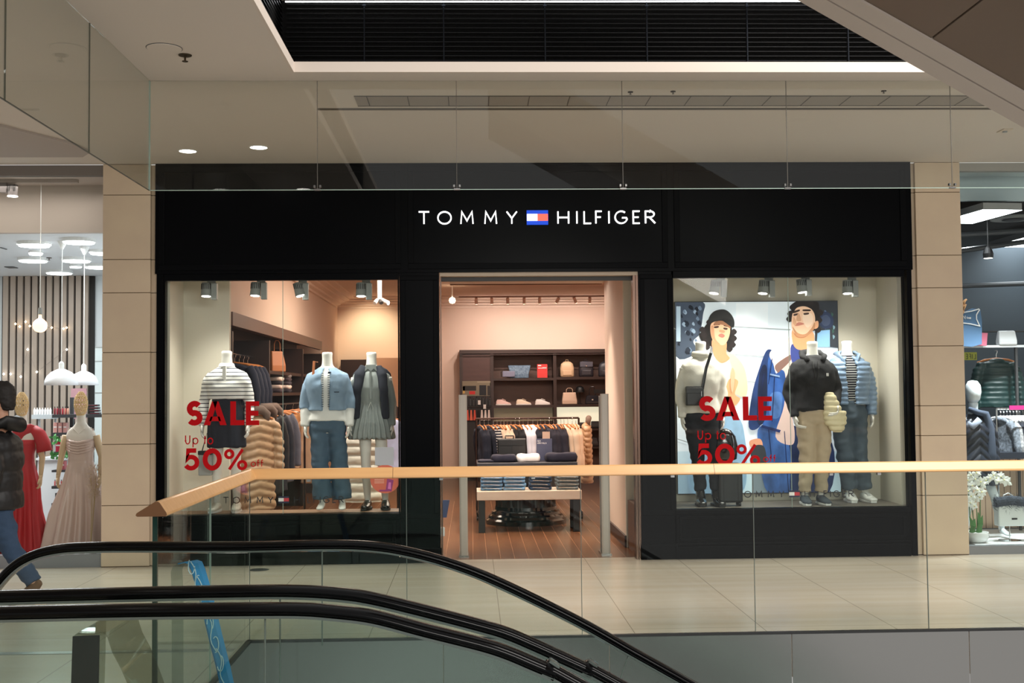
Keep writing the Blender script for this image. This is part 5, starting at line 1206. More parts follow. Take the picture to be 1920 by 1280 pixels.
# picture and accessories in the left bay
t = thing('framed_picture', 'picture of a dark coat and boxes at the left of the back cabinet', 'picture', (X(893), BY, Z(740)))
MB().box(X(867), X(919), BY-.035, BY-.02, Z(741), Z(713)).build('print', mat('picture_olive', (122, 112, 92), .6), t)
for a, b, y0, y1, c in ((868, 893, 722, 731, (36, 34, 32)), (880, 891, 732, 738, (190, 40, 36)), (868, 872, 723, 736, (196, 160, 90)), (899, 912, 721, 740, (18, 22, 28)), (914, 920, 722, 740, (40, 36, 34)), (895, 920, 714, 716, (150, 140, 118))):
    MB().box(X(a), X(b), BY-.037, BY-.035, Z(y1), Z(y0)).build('shape', mat('pic%d%d%d' % c, c, .6), t)
ar = thing('accessory_stand', 'black stand hung with belts, socks and tagged accessories left of the rack', 'display stand', (X(897), 21.0, 0))
MB().box(X(870), X(920), 21.30, 21.32, Z(762), Z(760)).box(X(870), X(920), 21.30, 21.32, Z(784), Z(782)).box(X(870), X(921), 21.34, 21.36, 0, Z(741)).build('frame', mat('stand_black', (24, 20, 20), .5), ar)
for k in range(8):
    x = 874+k*6; h = (k*37 % 5); MB().box(X(x), X(x+4), 21.27, 21.30, Z(759), Z(744+h)).build('belt', mat('belt_black', (20, 18, 20), .4), ar)
    MB().tube([(X(x+2), 21.28, Z(744+h)), (X(x+2), 21.26, Z(741+h))], .006, 6).build('hook', chrome, ar)
for k, c in ((0, (214, 92, 74)), (1, (226, 120, 96)), (2, (214, 92, 74)), (3, (24, 20, 22)), (4, (236, 226, 220)), (5, (240, 234, 230)), (6, (236, 226, 220))):
    x = 874+k*6.6; MB().prism([(X(x), Z(786)), (X(x+5.5), Z(786)), (X(x+4), Z(767)), (X(x+1.5), Z(767))], 'y', 21.26, 21.30).build('sock_pair', mat('sock%d%d' % c[:2], c, .8), ar)
for x, y in ((896, 749), (906, 757)): MB().box(X(x), X(x+5), 21.24, 21.25, Z(y+8), Z(y)).build('price_tag', white, ar)

# ------------------------------------------------------------------ centre rack and table
x0, x1, ry, rz_ = PY(893, 783, 15.0).x, PY(1085, 783, 15.0).x, 15.0, PY(990, 784, 15.0).z
floor_rack('clothes_rack', 'dark clothes rack full of clothes facing the entrance', x0, x1, ry, rz_, foot=.26)
rail_n = 0
def edge(px, m, label, h=.62, w=.16, sleeve=.48, disp=None, scale=1, grp=None, proto={}):
    global rail_n
    key = (h, bool(disp))
    if key not in proto:
        proto[key] = coat('hanging_shirt', 'x', mat('proto_cloth', (90, 90, 90), .9), h, w, .034, sleeve, disp, .014); o = proto[key]
        o.location = (PY(px, 800, ry).x, ry, rz_-.005); o.rotation_euler = (0, 0, pi/2+.25); o['label'] = label
        if grp: o['group'] = grp
        for ch in kids(o):
            for i, mm in enumerate(ch.data.materials):
                if mm.name == 'proto_cloth': ch.data.materials[i] = m
        proto[(key, 'm')] = m.name
    else:
        dup(proto[key], (PY(px, 800, ry).x, ry+random.uniform(-.015, .015), rz_-.005), pi/2+random.uniform(.05, .45), label, grp, mats={proto[(key, 'm')]: m})
nvy = mat('rack_navy', (20, 24, 38), .9); blkc = mat('rack_black', (20, 20, 24), .9); bge = mat('rack_beige', (206, 180, 156), .9); wht = mat('rack_white', (226, 224, 232), .85); cr_ = mat('rack_cream', (222, 198, 172), .9)
strp = line_mat('rack_stripe', (26, 28, 40), (200, 196, 190), 2, .034, .010, rough=.9); char = mat('rack_charcoal', (40, 40, 52), .9)
seq = [(900, nvy, 'navy sweatshirt', .72), (908, nvy, 'navy sweatshirt', .72), (916, nvy, 'navy sweatshirt', .72), (925, strp, 'dark and white striped shirt', .50), (932, strp, 'dark and white striped shirt', .50), (939, bge, 'beige shirt', .40), (945, bge, 'beige shirt', .40), (951, bge, 'beige shirt', .40),
       (958, blkc, 'black jacket', .50), (966, blkc, 'black jacket', .50), (974, blkc, 'black jacket', .50), (981, wht, 'white hoodie', .62), (990, wht, 'white hoodie', .62), (999, wht, 'white hoodie', .62),
       (1008, nvy, 'navy top', .50), (1014, nvy, 'navy top', .50), (1022, char, 'dark blue trousers', .50), (1030, char, 'dark blue trousers', .50), (1038, char, 'charcoal shirt', .50), (1045, char, 'charcoal shirt', .50), (1052, char, 'charcoal shirt', .50),
       (1058, cr_, 'cream knit', .72), (1065, cr_, 'cream knit', .72), (1073, cr_, 'cream knit', .72), (1080, cr_, 'cream knit', .72)]
nb = 'rest'
cnt = {}
for s in seq: cnt[s[2]] = cnt.get(s[2], 0)+1
ix = {}
for px, m, nm, h in seq:
    k = ix.get(nm, 0); ix[nm] = k+1
    edge(px, m, f"{('leftmost', 'second', 'third', 'rightmost')[k if k < cnt[nm]-1 else 3]} {nm} of the {cnt[nm]} hanging together on the centre rack", h, grp=f'{nm} row on the centre rack')
dup(P_puf, (PY(1100, 800, 15.4).x, 15.45, rz_), pi/2-.1, 'beige quilted puffer hanging at the right end beyond the centre rack', scale=(.8, .8, .8))
tg = MB().box(PY(1017, 820, 14.7).x, PY(1031, 820, 14.7).x, 14.69, 14.70, PY(1020, 822, 14.7).z, PY(1020, 809, 14.7).z).build('price_card', mat('tag_peach', (216, 186, 164), .6)); tag(tg, 'peach label card above the new arrivals sign', 'card')
# dark drum pedestal with table top
dc = (.655, 14.45, 0)
t = thing('drum_table', 'black fluted drum table with stepped round base behind the low table', 'table', dc)
gl = mat('gloss_black', (12, 13, 17), .12, coat=.6)
MB().lathe([(.50, 0), (.50, .05), (.47, .07), (.46, .10), (.43, .12), (.42, .15), (.385, .17), (.38, .21), (0, .21)], dc, 48, sy=.9).build('base', gl, t, smooth=35)
MB().rings([[(dc[0]+.36*(1+.03*cos(20*a))*cos(a), dc[1]+.34*(1+.03*cos(20*a))*sin(a), z) for a in [2*pi*k/120 for k in range(120)]] for z in (.21, .70)]).build('fluted_drum', mat('fluted_black', (18, 20, 24), .35), t)
zt2 = PY(990, 866, 14.0).z-.005
MB().box(.05, 1.26, 14.0, 14.75, .70, zt2).build('table_top', mat('table_top_dark', (34, 32, 36), .4), t, bevel=.008)
def lay(px, py, m, label, w=.30, d=.28, h=.07, Y=14.2):
    p = PY(px, py, Y); o = dup(P_fold, (p.x, Y, zt2), label=label, mats={'fold_grey': m}); o.scale = (w/.28, d/.30, h/.05)
lay(915, 860, mat('ink', (34, 34, 48), .9), 'dark grey folded top at the left end of the drum table', .24, .24, .03)
lay(944, 860, mat('ink2', (24, 24, 40), .9), 'navy folded sweatshirt left of the white one on the drum table', .30, .26, .085)
lay(990, 860, mat('ivory', (232, 226, 222), .9), 'white folded sweatshirt in the middle of the drum table', .28, .26, .09)
lay(1052, 860, mat('ink2', (24, 24, 40), .9), 'large navy folded hoodie at the right of the drum table', .38, .28, .10)
t = thing('travel_bag', 'black rectangular briefcase bag standing on the drum table', 'bag', (PY(960, 850, 14.5).x, 14.5, zt2))
a, b = PY(933, 850, 14.45), PY(987, 822, 14.45)
MB().box(a.x, b.x, 14.45, 14.56, zt2, b.z).build('bag_body', mat('case_black', (22, 22, 22), .5), t, bevel=.015); MB().box(a.x+.02, b.x-.02, 14.44, 14.45, b.z-.08, b.z-.07).box((a.x+b.x)/2-.003, (a.x+b.x)/2+.003, 14.442, 14.45, zt2+.02, b.z-.07).build('seam', black, t)
MB().tube([(a.x+.1, 14.5, b.z), (a.x+.1, 14.5, b.z+.035), (a.x+.2, 14.5, b.z+.035), (a.x+.2, 14.5, b.z)], .008, 6).build('handle', black, t)
t = thing('table_sign', 'slate blue new arrivals sign board standing on the drum table', 'sign', (PY(1020, 850, 14.4).x, 14.4, zt2))
a, b = PY(1006, 864, 14.4), PY(1035, 822, 14.4)
MB().box(a.x, b.x, 14.4, 14.412, zt2, b.z).build('board', mat('slate_board', (72, 76, 100), .5), t)
mb = MB()
for txt, y0 in (('NEW', 825), ('ARRIVALS', 829)):
    for i, ch in enumerate(txt): pglyph(mb, ch, 1007.5+i*2.2, 1009.2+i*2.2, y0, y0+3, .0035, 14.399, .002)
mb.build('lettering', white, t)
# low table with jeans
TY = 13.42; tx0, tx1 = PY(894, 930, TY).x, PY(1091, 930, TY).x; tz = PY(990, 920, TY).z
t = thing('display_table', 'low table with thick pale wood top and black legs in the store entrance', 'table', ((tx0+tx1)/2, TY+.25, 0))
MB().box(tx0, tx1, TY, TY+.52, tz-.105, tz).build('table_top', mat('whitewashed_wood', (206, 186, 168), .45, var=((3, 16, 16), .6, (188, 164, 146))), t, bevel=.006)
for x in (tx0+.02, tx1-.10):
    for y in (TY+.03, TY+.40): MB().box(x, x+.075, y, y+.075, 0, tz-.105).build('leg', black, t, bevel=.004)
def jean(name, label, m):
    me = remeshed(MB().rings([[(x, y, z) for y, z in ((-.13, .0), (.13, .0), (.14, .02), (.13, .038), (-.12, .040), (-.145, .03), (-.148, .012))] for x in (-.125, -.06, 0, .06, .125)]), .008, 1, wrinkle(.005, 16, 16, 6))
    me.name = 'denim'; me.materials.append(m); t = thing(name, label, 'folded jeans', (0, 0, 0), 0, 'folded jeans on the low table'); place('denim', me, t, local=True)
    lmb(MB().tube([(-.10, -.145, .03), (0, -.152, .027), (.09, -.150, .02)], .0022, 5), 'stitching', mat('stitch_tan', (206, 176, 150), .7), t)
    return t
jc = [('pale blue', (98, 132, 166)), ('light blue', (112, 150, 186)), ('dark blue', (34, 56, 84)), ('grey', (104, 112, 116))]
PJ = None
for s_, px in enumerate((921, 964, 1013, 1062)):
    for k in range(4):
        x = PY(px, 900, TY+.22).x+random.uniform(-.01, .01)
        lab = f'{jc[s_][0]} folded jeans, {("bottom", "second from below", "third from below", "top")[k]} of its stack on the low table'
        m = mat('jean_'+jc[s_][0].replace(' ', '_'), jc[s_][1], .9, bump=(180, .3), var=((30, 30, 30), .5, tuple(int(v*.75) for v in jc[s_][1])))
        if PJ is None: PJ = jean('folded_jeans', lab, m); o = PJ; pm = m.name
        else: o = dup(PJ, (0, 0, 0), label=lab, mats={pm: m})
        o.location = (x, TY+.22, tz+k*.041+.001); o.rotation_euler = (0, 0, random.uniform(-.06, .06)); o['group'] = f'{jc[s_][0]} jeans stack on the low table'
# security gates
def gate(x, y, zt_, label):
    t = thing('security_gate', label, 'security gate', (x, y, 0))
    MB().rings([[(x+a*.04, y+b*.02, z) for a, b in ((-1, -1), (-.6, -1.5), (.6, -1.5), (1, -1), (1, 1), (-1, 1))] for z in (.0, zt_)]).build('post', mat('gate_steel', (190, 182, 172), .4), t)
    MB().box(x-.05, x+.05, y-.04, y+.26, 0, .015).build('base', steel, t)
    MB().box(x-.03, x+.03, y+.22, y+.25, .015, zt_-.02).build('rear_post', mat('gate_panel', (176, 178, 176), .4, metal=.4), t)
gate(PZ(870, 1043, 0).x, 11.55, PY(870, 740, 11.55).z, 'left steel security gate in the store doorway'); gate(PZ(1137, 1040, 0).x, 11.55, PY(1133, 738, 11.55).z, 'right steel security gate in the store doorway')
# blue hanging tag and white sensor by the left jamb
a, b = PY(827, 970, 11.7), PY(843, 937, 11.7)
t = thing('blue_banner', 'small slate blue tapered flag behind the left door jamb', 'banner', (a.x, 11.7, a.z))
MB().prism([(a.x, b.z), (b.x, b.z), (b.x-.03, a.z), (a.x+.015, a.z)], 'y', 11.69, 11.71).build('flag', mat('slate_blue', (78, 90, 132), .6), t); MB().box(a.x+.0, a.x+.02, 11.70, 11.72, 0, a.z+.1).build('pole', grey, t)
a, b = PY(826, 1005, 11.40), PY(834, 988, 11.40)
tag(MB().box(a.x-.01, b.x, 11.38, 11.42, a.z, b.z).build('door_sensor', white, bevel=.006), 'small white sensor box low on the left door jamb', 'sensor')
# ceiling track at the back with spot heads
tag(MB().box(PY(860, 557, 20.3).x, 2.7, 20.28, 20.31, 3.26, 3.28).build('lighting_track', mat('track_brown', (120, 84, 64), .5)), 'thin ceiling track over the back of the store', 'lighting track')
for k, (px, aimx) in enumerate(((893, 0), (922, 0), (952, .3), (983, .6), (1012, .9), (1048, 1.4), (1076, 1.7), (1106, 2.2), (1138, 2.5))):
    x = PY(px, 565, 20.3).x; t = thing('track_spotlight', f"{['leftmost', 'second', 'third', 'fourth', 'middle', 'sixth', 'seventh', 'eighth', 'rightmost'][k]} small spotlight from the left on the ceiling track at the back of the store", 'spotlight', (x, 20.3, 3.2), 0, 'back track spotlights')
    d = V(((-.5 if px == 1048 else .45 if px == 1076 else 0), .45, -1)).normalized(); q = V((x, 20.3, 3.25))
    MB().tube([q, q+d*.11], .026, 12).build('lamp_head', mat('spot_pink', (214, 178, 160), .5), t); MB().tube([q+d*.11, q+d*.113], .022, 12).build('lens', lampo, t)
    if k % 2 == 0: spot(q+d*.13, V((x, 21.9, 2.35)), 40, 95, (1, .84, .76), .9)
p = PY(848, 563, 19.5); t = thing('globe_lamp', 'small bright round lamp on the ceiling at the left of the doorway view', 'ceiling light', p)
MB().lathe([(0, -.055), (.04, -.04), (.055, 0), (.04, .04), (0, .055)], p, 16).build('globe', lampo, t, smooth=True); MB().tube([p+V((0, 0, .05)), V((p.x, p.y, 3.40))], .01, 6).build('stem', white, t)
# security camera and spots seen at the top right of the left window
p = PY(712, 562, 17.0); t = thing('ceiling_camera', 'small white cluster of ceiling spots near the right end of the left window', 'spotlight', p)
MB().box(p.x-.03, p.x+.03, 16.97, 17.03, p.z, 3.40).build('stem', white, t)
for s in (-1, 0, 1): MB().tube([p+V((s*.03, 0, 0)), p+V((s*.10+.03, -.05, -.05))], .03, 10).build('lamp_head', white if s else dgrey, t)
MB().tube([p+V((.13, -.06, -.055)), p+V((.135, -.062, -.057))], .026, 10).build('lens', lampw, t)
spot(V((PY(690, 575, 21).x, 21.0, 3.25)), V((PY(690, 575, 21).x, 21.9, 2.4)), 60, 100, (1, .80, .55), .9)
tag(MB().box(PY(706, 700, 21.8).x, -.80, 21.4, 21.88, .0, 2.25).build('fitting_panel', mat('panel_tan', (206, 160, 130), .8)), 'tan panel against the back wall behind the grey dress', 'panel')
tag(MB().box(-2.4, PY(704, 700, 21.8).x-.02, 21.5, 21.88, .0, PY(650, 675, 21.8).z).build('low_cabinet', walnut), 'dark cabinet along the back wall seen through the left window', 'cabinet')

for px in (912, 1090):
    q = PZ(px, 523, 2.89); spot(q, (q.x*.7, q.y, 0), 110, 75, (1, .84, .70), .8)
spot((.65, 12.4, 2.88), (.65, 13.6, .6), 150, 80, (1, .86, .76), .8)

spot((-1.3, 12.5, 3.3), (-1.5, 13.6, .8), 160, 100, (1, .88, .78), .9, .1)  # added spot with no fixture, brightens the coats behind the left window
# ------------------------------------------------------------------ dress shop at the left
struct('wall_left_shop_header', MB().box(-9, -3.5, S+.02, S+.10, 3.72, CZ-.001), mat('header_grey', (112, 104, 98), .6), 'grey beam over the dress shop window', 'beam')
struct('wall_left_shop_bulkhead', MB().box(-9, -3.5, 12.04, 12.12, 3.285, 3.77), mat('bulkhead_pale', (190, 176, 166), .85), 'pale bulkhead inside the dress shop', 'wall')
struct('ceiling_left_shop_front', MB().box(-9, -3.5, S+.1, 12.04, 3.77, 3.80), mat('bulkhead_pale', (190, 176, 166), .85), 'front ceiling of the dress shop', 'ceiling')
struct('ceiling_left_shop', MB().box(-9, -3.5, 12.12, 18, 3.285, 3.33), mat('cool_white_ceiling', (222, 224, 228), .8), 'white ceiling of the dress shop', 'ceiling')
struct('wall_left_shop_side', MB().box(-3.56, -3.5, S+.45, 18, 0, 3.285), mat('cool_white_wall', (226, 230, 232), .8), 'white side wall of the dress shop', 'wall')
xs0, xs1 = PY(4, 700, 16.4).x, PY(172, 700, 16.4).x
slatw = line_mat('slatted_wood', (150, 134, 122), (34, 28, 26), 0, .1, .028, rough=.6, var=((1, 1, 2), .5, (134, 118, 106)))
struct('wall_left_shop_back', MB().box(-9, -3.5, 16.5, 16.6, 0, 3.285), mat('cool_white_wall', (226, 230, 232), .8), 'white back wall of the dress shop', 'wall')
mb = MB(); n = int((xs1-xs0)/.1)
for i in range(n): mb.box(xs0+i*.1, xs0+i*.1+.07, 16.40, 16.45, 0, 3.284)
sw_ = thing('slat_wall', 'vertical timber slat wall at the back of the dress shop', 'slat wall', ((xs0+xs1)/2, 16.45, 0))
mb.build('slats', mat('slat_wood', (180, 163, 149), .6, var=((2, 2, 2), .5, (160, 143, 130))), sw_); MB().box(xs0-.03, xs1+.01, 16.45, 16.5, 0, 3.284).build('backing', mat('slat_backing', (30, 26, 24), .8), sw_)
w = thing('window_3', 'full height window of the dress shop', 'window', (-5.5, S, 0), kind='structure')
MB().box(-8.6, -3.505, S+.05, S+.062, .12, 3.72).build('pane', shopglass, w)
MB().box(-8.6, -3.505, S+.0, S+.12, 0, .12).build('window_sill', mat('sill_grey', (128, 130, 134), .4, metal=.2), w)
struct('floor_display_left_shop', MB().box(-8.6, -3.56, S+.121, 12.5, 0, .06), mat('display_grey_floor', (140, 136, 134), .5), 'low grey display floor of the dress shop', 'platform')
GR = 'round ceiling lamps of the dress shop'
for px, py, r, lb in ((64, 460, .16, 'left'), (148, 454, .16, 'right, nearest the viewer'), (62, 489, .16, 'left, second row'), (143, 489, .16, 'beside the pendant cords'), (111, 512, .16, 'farthest, over the slat wall'), (183, 501, .15, 'right, close to the pillar'), (67, 476, .07, 'small one between the two left lamps'), (142, 500, .07, 'small one at the right'), (190, 475, .12, 'partly behind the pillar')):
    p = PZ(px, py, 3.25); t = thing('ceiling_lamp', f'round white ceiling lamp in the dress shop, {lb}', 'ceiling light', (p.x, p.y, 3.285), 0, GR)
    MB().lathe([(r*1.1, .035), (r*1.1, -.0), (r, -.002)], (p.x, p.y, 3.25), 24).build('rim', white, t); MB().lathe([(r, 0), (r*.98, -.012), (0, -.014)], (p.x, p.y, 3.25), 24).build('diffuser', lampc, t)
for (a, b), (c, d) in (((8, 500), (62, 510)), ((0, 464), (16, 468))):
    p, q = PZ(a, b, 3.28), PZ(c, d, 3.28)
    tag(MB().box(min(p.x, q.x), max(p.x, q.x), min(p.y, q.y), min(p.y, q.y)+.16, 3.275, 3.284).build('ceiling_vent', mat('vent_dark', (70, 72, 74), .5)), 'dark slot vent in the dress shop ceiling, '+('long one' if c > 20 else 'short one at the edge of view'), 'vent')
sprinkler(PZ(92, 483, 3.285), 'sprinkler on the dress shop ceiling', .8)
# track and spot
tk = PY(74, 329, 11.7)
tag(MB().box(-5.4, PY(147, 329, 11.7).x, 11.68, 11.72, 3.735, 3.769).build('lighting_track', mat('track_pinkish', (178, 166, 158), .5)), 'lighting track along the front ceiling of the dress shop', 'lighting track')
p = PY(14, 350, 11.7); t = thing('track_spotlight', 'grey finned spotlight on the track of the dress shop', 'spotlight', p)
MB().box(p.x-.065, p.x+.0, 11.67, 11.73, p.z-.06, 3.735).build('driver_box', mat('spot_grey2', (120, 112, 110), .5), t)
q = p+V((.055, 0, .0)); h = MB().tube([q+V((0, 0, .02)), q+V((0, -.01, -.095))], .046, 18).build('lamp_head', mat('spot_grey2', (120, 112, 110), .5), t)
mb = MB()
for k in range(6): mb.tube([q+V((-.036+k*.0145, -.047, .012)), q+V((-.036+k*.0145, -.047, -.05))], .0035, 6)
mb.build('cooling_slots', black, h); MB().tube([q+V((0, -.01, -.095)), q+V((0, -.01, -.10))], .05, 18).build('lens', lampw, h)
spot(q+V((0, -.01, -.12)), (-4.5, 11.9, 1.2), 30, 80)
# pendant bulb and dome pendants
p = PY(75, 612, 11.9); t = thing('pendant_bulb', 'glowing round filament bulb hanging in the dress shop window', 'pendant lamp', (p.x, 11.9, 3.73))
MB().tube([(p.x, 11.9, 3.765), (p.x, 11.9, p.z+.19)], .004, 6).build('cord', white, t); MB().tube([(p.x, 11.9, p.z+.12), (p.x, 11.9, p.z+.19)], [.022, .016], 12).build('socket', grey, t)
bulb = MB().lathe([(.015, .12), (.017, .085), (.042, .066), (.066, .04), (.071, .01), (.066, -.02), (.048, -.045), (.02, -.058), (0, -.06)], p, 24).build('bulb', mat('bulb_glow', (255, 206, 160), .3, emit=1.6), t, smooth=True)
for px, py, Y, top, lb in ((115, 707, 12.7, 480, 'left'), (157, 706, 13.2, 495, 'right, farther back')):
    p = PY(px, 722, Y); r = (PY(px+31 if px < 120 else px+27, 722, Y).x-p.x); t = thing('dome_pendant', f'white dome pendant lamp, the {lb} one of the pair', 'pendant lamp', (p.x, Y, 3.28), 0, 'white dome pendants')
    MB().lathe([(r, 0), (r*.97, r*.28), (r*.85, r*.55), (r*.6, r*.80), (r*.3, r*.95), (.03, r*1.0)], p, 32).build('lamp_shade', mat('dome_white', (232, 234, 240), .35), t, smooth=True)
    MB().lathe([(.028, r), (.028, r+.06), (.012, r+.08)], p, 12).build('socket', white, t)
    MB().tube([(p.x, Y, p.z+r+.07), (p.x, Y, 3.28)], .004, 6).build('cord', white, t); MB().lathe([(.055, 0), (.012, -.09)], (p.x, Y, 3.284), 14).build('canopy', white, t)
# gowns
raff = mat('raffia_straw', (222, 190, 140), .8)
def raffia_head(parent, z=1.60, lean=0):
    mb = MB(); N = 14; M_ = 11; pts = []
    def P(i, j):
        a = 2*pi*i/N; v = j/M_; zz = z-.02+.27*v; r = .088*sin(pi*min(.97, max(.10, .18+.80*v)))**.6*(.72+.30*v)
        return V((r*cos(a), r*1.12*sin(a)-.012, zz))
    for j in range(M_):
        for i in range(N):
            o = .5*(j % 2)
            mb.tube([P(i+o, j), P(i+.5-o+(.5 if j % 2 else 0)*0, j+1)], .0045, 5); mb.tube([P(i+o, j), P(i-.5+o*0, j+1)], .0045, 5)
    for j in (0, 3, 6, 9, 11): mb.tube([P(i, j) for i in range(N+1)], .005, 5)
    return lmb(mb, 'woven_head', raff, parent)
limb = mat('linen_limb', (206, 176, 140), .6); torso_w = mat('linen_torso', (224, 214, 204), .7)
def gown(label, cx, m, col2, strap, dl, arms=True):
    t = thing('dress_mannequin', label, 'mannequin', (PY(cx, 800, 11.9).x, 11.9, .062)); s = .86; t.scale = (s, s, s)
    p = std_pose(.172, .06, .07, .06); p['curl'] = .8
    mb = MB().loft([(1.62, 0, 0, .05, .05), (1.50, 0, 0, .052, .05), (1.45, 0, .0, .085, .06), (1.40, 0, 0, .15, .075), (1.34, 0, 0, .172, .09), (1.22, 0, 0, .155, .10), (1.1, 0, 0, .13, .09), (.98, 0, 0, .14, .09)], 24)
    cloth('torso', mb, torso_w, t, .012, 2)
    for i in (0, 1):
        mb = MB().tube(arm_path(p, i), [.046, .042, .034, .030, .022], 14); sh, el, wr = p['arms'][i]; hand(mb, wr, (0, -.05, -1), 1 if i else -1, .7); lmb(mb, 'arm', limb, t, smooth=True)
    raffia_head(t, 1.60)
    def fold(c, n):
        if c.z > 1.0: return n*.006*noise.noise(V((c.x*8, c.y*8, c.z*40)))
        a = math.atan2(c.y, c.x); return n*.030*min(1, (1.02-c.z)*1.4)*sin(a*13+3*noise.noise(V((c.x*2, c.y*2, c.z*.8))))
    mb = MB().loft([(strap, 0, 0, .165, .108), (1.25, 0, 0, .168, .118), (1.12, 0, 0, .142, .105), (1.04, 0, 0, .142, .10), (.95, 0, 0, .165, .118), (.80, 0, 0, .20, .15), (.45, 0, 0, .29+dl, .22), (.02, 0, 0, .38+dl, .30)], 64)
    cloth('gown', mb, m, t, .013, 2, fold)
    return t, p
g1, p1 = gown('headed mannequin in a one shoulder red gown in the dress shop window', 41, mat('red_crepe', (172, 14, 24), .6), 0, 1.30, -.08)
lmb(MB().tube([(-.14, -.02, 1.28), (-.02, -.085, 1.35), (.12, -.03, 1.43), (.17, .0, 1.40)], [(.07, .03), (.075, .03), (.06, .03), (.05, .04)], 12).tube([(.13, 0, 1.42), (.20, .0, 1.36), (.245, .0, 1.26), (.265, 0, 1.16)], [.06, .075, .080, .088], 18), 'flutter_sleeve', mat('red_crepe', (172, 14, 24), .6), g1, smooth=True)
pale = mat('dusty_pink_satin', (204, 176, 164), .32, bump=(30, .1))
g2, p2 = gown('headed mannequin in a long dusty pink satin gown beside the stone pillar', 152, pale, 0, 1.28, .06)
mb = MB()
for k in range(5): mb.tube([(-.155, -.02, 1.30-k*.028), (-.08, -.112, 1.275-k*.030), (0, -.128, 1.262-k*.030), (.08, -.112, 1.275-k*.030), (.155, -.02, 1.30-k*.028)], [.016]*5, 8)
lmb(mb, 'draped_bodice', pale, g2, smooth=True)
lmb(MB().tube([(-.13, -.05, 1.28), (-.145, -.01, 1.42)], .009, 6).tube([(.13, -.05, 1.28), (.14, -.01, 1.42)], .009, 6), 'strap', pale, g2)
lmb(MB().tube([(-.12, 0, 1.43), (-.06, -.07, 1.42), (.0, -.08, 1.36), (.06, -.07, 1.42), (.12, 0, 1.43)], .006, 6), 'lace_neckline', mat('lace_white', (226, 216, 206), .8), g2)
# pampas plume beside the gown
t = thing('pampas_grass', 'tall pale pampas plumes beside the pink gown', 'dried plant', (-3.78, 11.55, .062)); mb = MB(); pm_ = mat('pampas', (206, 180, 158), .95)
for px, py in ((188, 880), (178, 885), (184, 905)):
    tip = PY(px-12, py-8, 11.5); base = V((-3.72, 11.55, .07))
    mb.tube([base, base.lerp(tip, .6)+V((.03, 0, .1)), tip+V((.02, 0, -.1))], .004, 5)
mb.build('stem', mat('pampas_stem', (186, 160, 120), .8), t); mb = MB()
for k in range(420):
    u = random.random(); a0 = PY(165+23*u+random.uniform(-3, 5), 872+random.uniform(0, 62), 11.5); d = V((random.uniform(-.05, .03), random.uniform(-.04, .04), random.uniform(-.02, .05)))
    q = a0+d; mb.add([a0, a0+V((.004, .002, -.004)), q], [(0, 1, 2)])
mb.build('plume', pm_, t)
# counter, shelves, products
t = thing('shop_counter', 'white counter behind the gowns in the dress shop', 'counter', (PY(95, 950, 14.0).x, 14.2, 0))
MB().box(PY(70, 900, 14).x, PY(135, 900, 14).x, 14.0, 14.6, .1, PY(95, 862, 14).z).build('body', mat('counter_white', (218, 220, 224), .4), t); MB().box(PY(70, 900, 14).x, PY(135, 900, 14).x, 14.02, 14.6, 0, .1).build('plinth', grey, t)
MB().box(PY(68, 900, 14).x, PY(136, 900, 14).x, 13.98, 14.6, PY(95, 862, 14).z, PY(95, 858, 14).z).build('worktop', mat('counter_white', (218, 220, 224), .4), t)
su = thing('cosmetics_shelf', 'dark wall shelves of cosmetics between the two gowned mannequins', 'shelving', (PY(115, 900, 13.5).x, 13.6, 0)); sm = mat('shelf_charcoal', (44, 44, 48), .5)
SY = 13.6
def sx(px): return PY(px, 850, SY).x
def sz(py): return PY(110, py, SY).z
MB().box(sx(118), sx(124), SY+.22, SY+.26, 0, sz(745)).build('upright', sm, su)
shelves = [(97, 190, 777, 783), (97, 128, 811, 817), (97, 130, 847, 853), (97, 130, 881, 885), (97, 130, 911, 916), (97, 130, 943, 948)]
for a, b, y0, y1 in shelves: MB().box(sx(a), sx(b), SY, SY+.22, sz(y1), sz(y0)).build('shelf', sm, su)
def item(kind, label, px0, px1, py0, py1, c, grp=None, round_=True, cap=None, Y=None, cat='bottle'):
    Y = Y or SY+.06; a, b = PY(px0, py1, Y), PY(px1, py0, Y); z0 = sz(py1) if False else a.z; r = (b.x-a.x)/2; cxx = (a.x+b.x)/2; m = mat('item%d_%d_%d' % c, c, .4)
    t = thing(kind, label, cat, (cxx, Y+r, z0), 0, grp)
    if round_:
        MB().lathe([(r*.9, 0), (r, .005), (r, (b.z-z0)*.7), (r*.5, (b.z-z0)*.8)], (cxx, Y+r, z0), 12).build('body', m, t, smooth=40)
        MB().lathe([(r*.5, (b.z-z0)*.8), (r*.5, b.z-z0), (0, b.z-z0)], (cxx, Y+r, z0), 10).build('cap', cap or mat('cap_dark', (40, 30, 34), .4), t)
    else: MB().box(a.x, b.x, Y, Y+.08, z0, b.z).build('body', m, t, bevel=.003); MB().box(a.x+.005, b.x-.005, Y-.001, Y, z0+(b.z-z0)*.5, z0+(b.z-z0)*.62).build('label_band', cap or white, t)
    return t
OR = ['first', 'second', 'third', 'fourth', 'fifth', 'sixth', 'seventh', 'eighth']
for k in range(7): item('bottle', f'{OR[k]} white bottle from the left in the row behind the red gown', 62+k*5, 66+k*5, 764, 777, (226, 228, 230), 'white bottles behind the red gown', cap=white, Y=13.9)
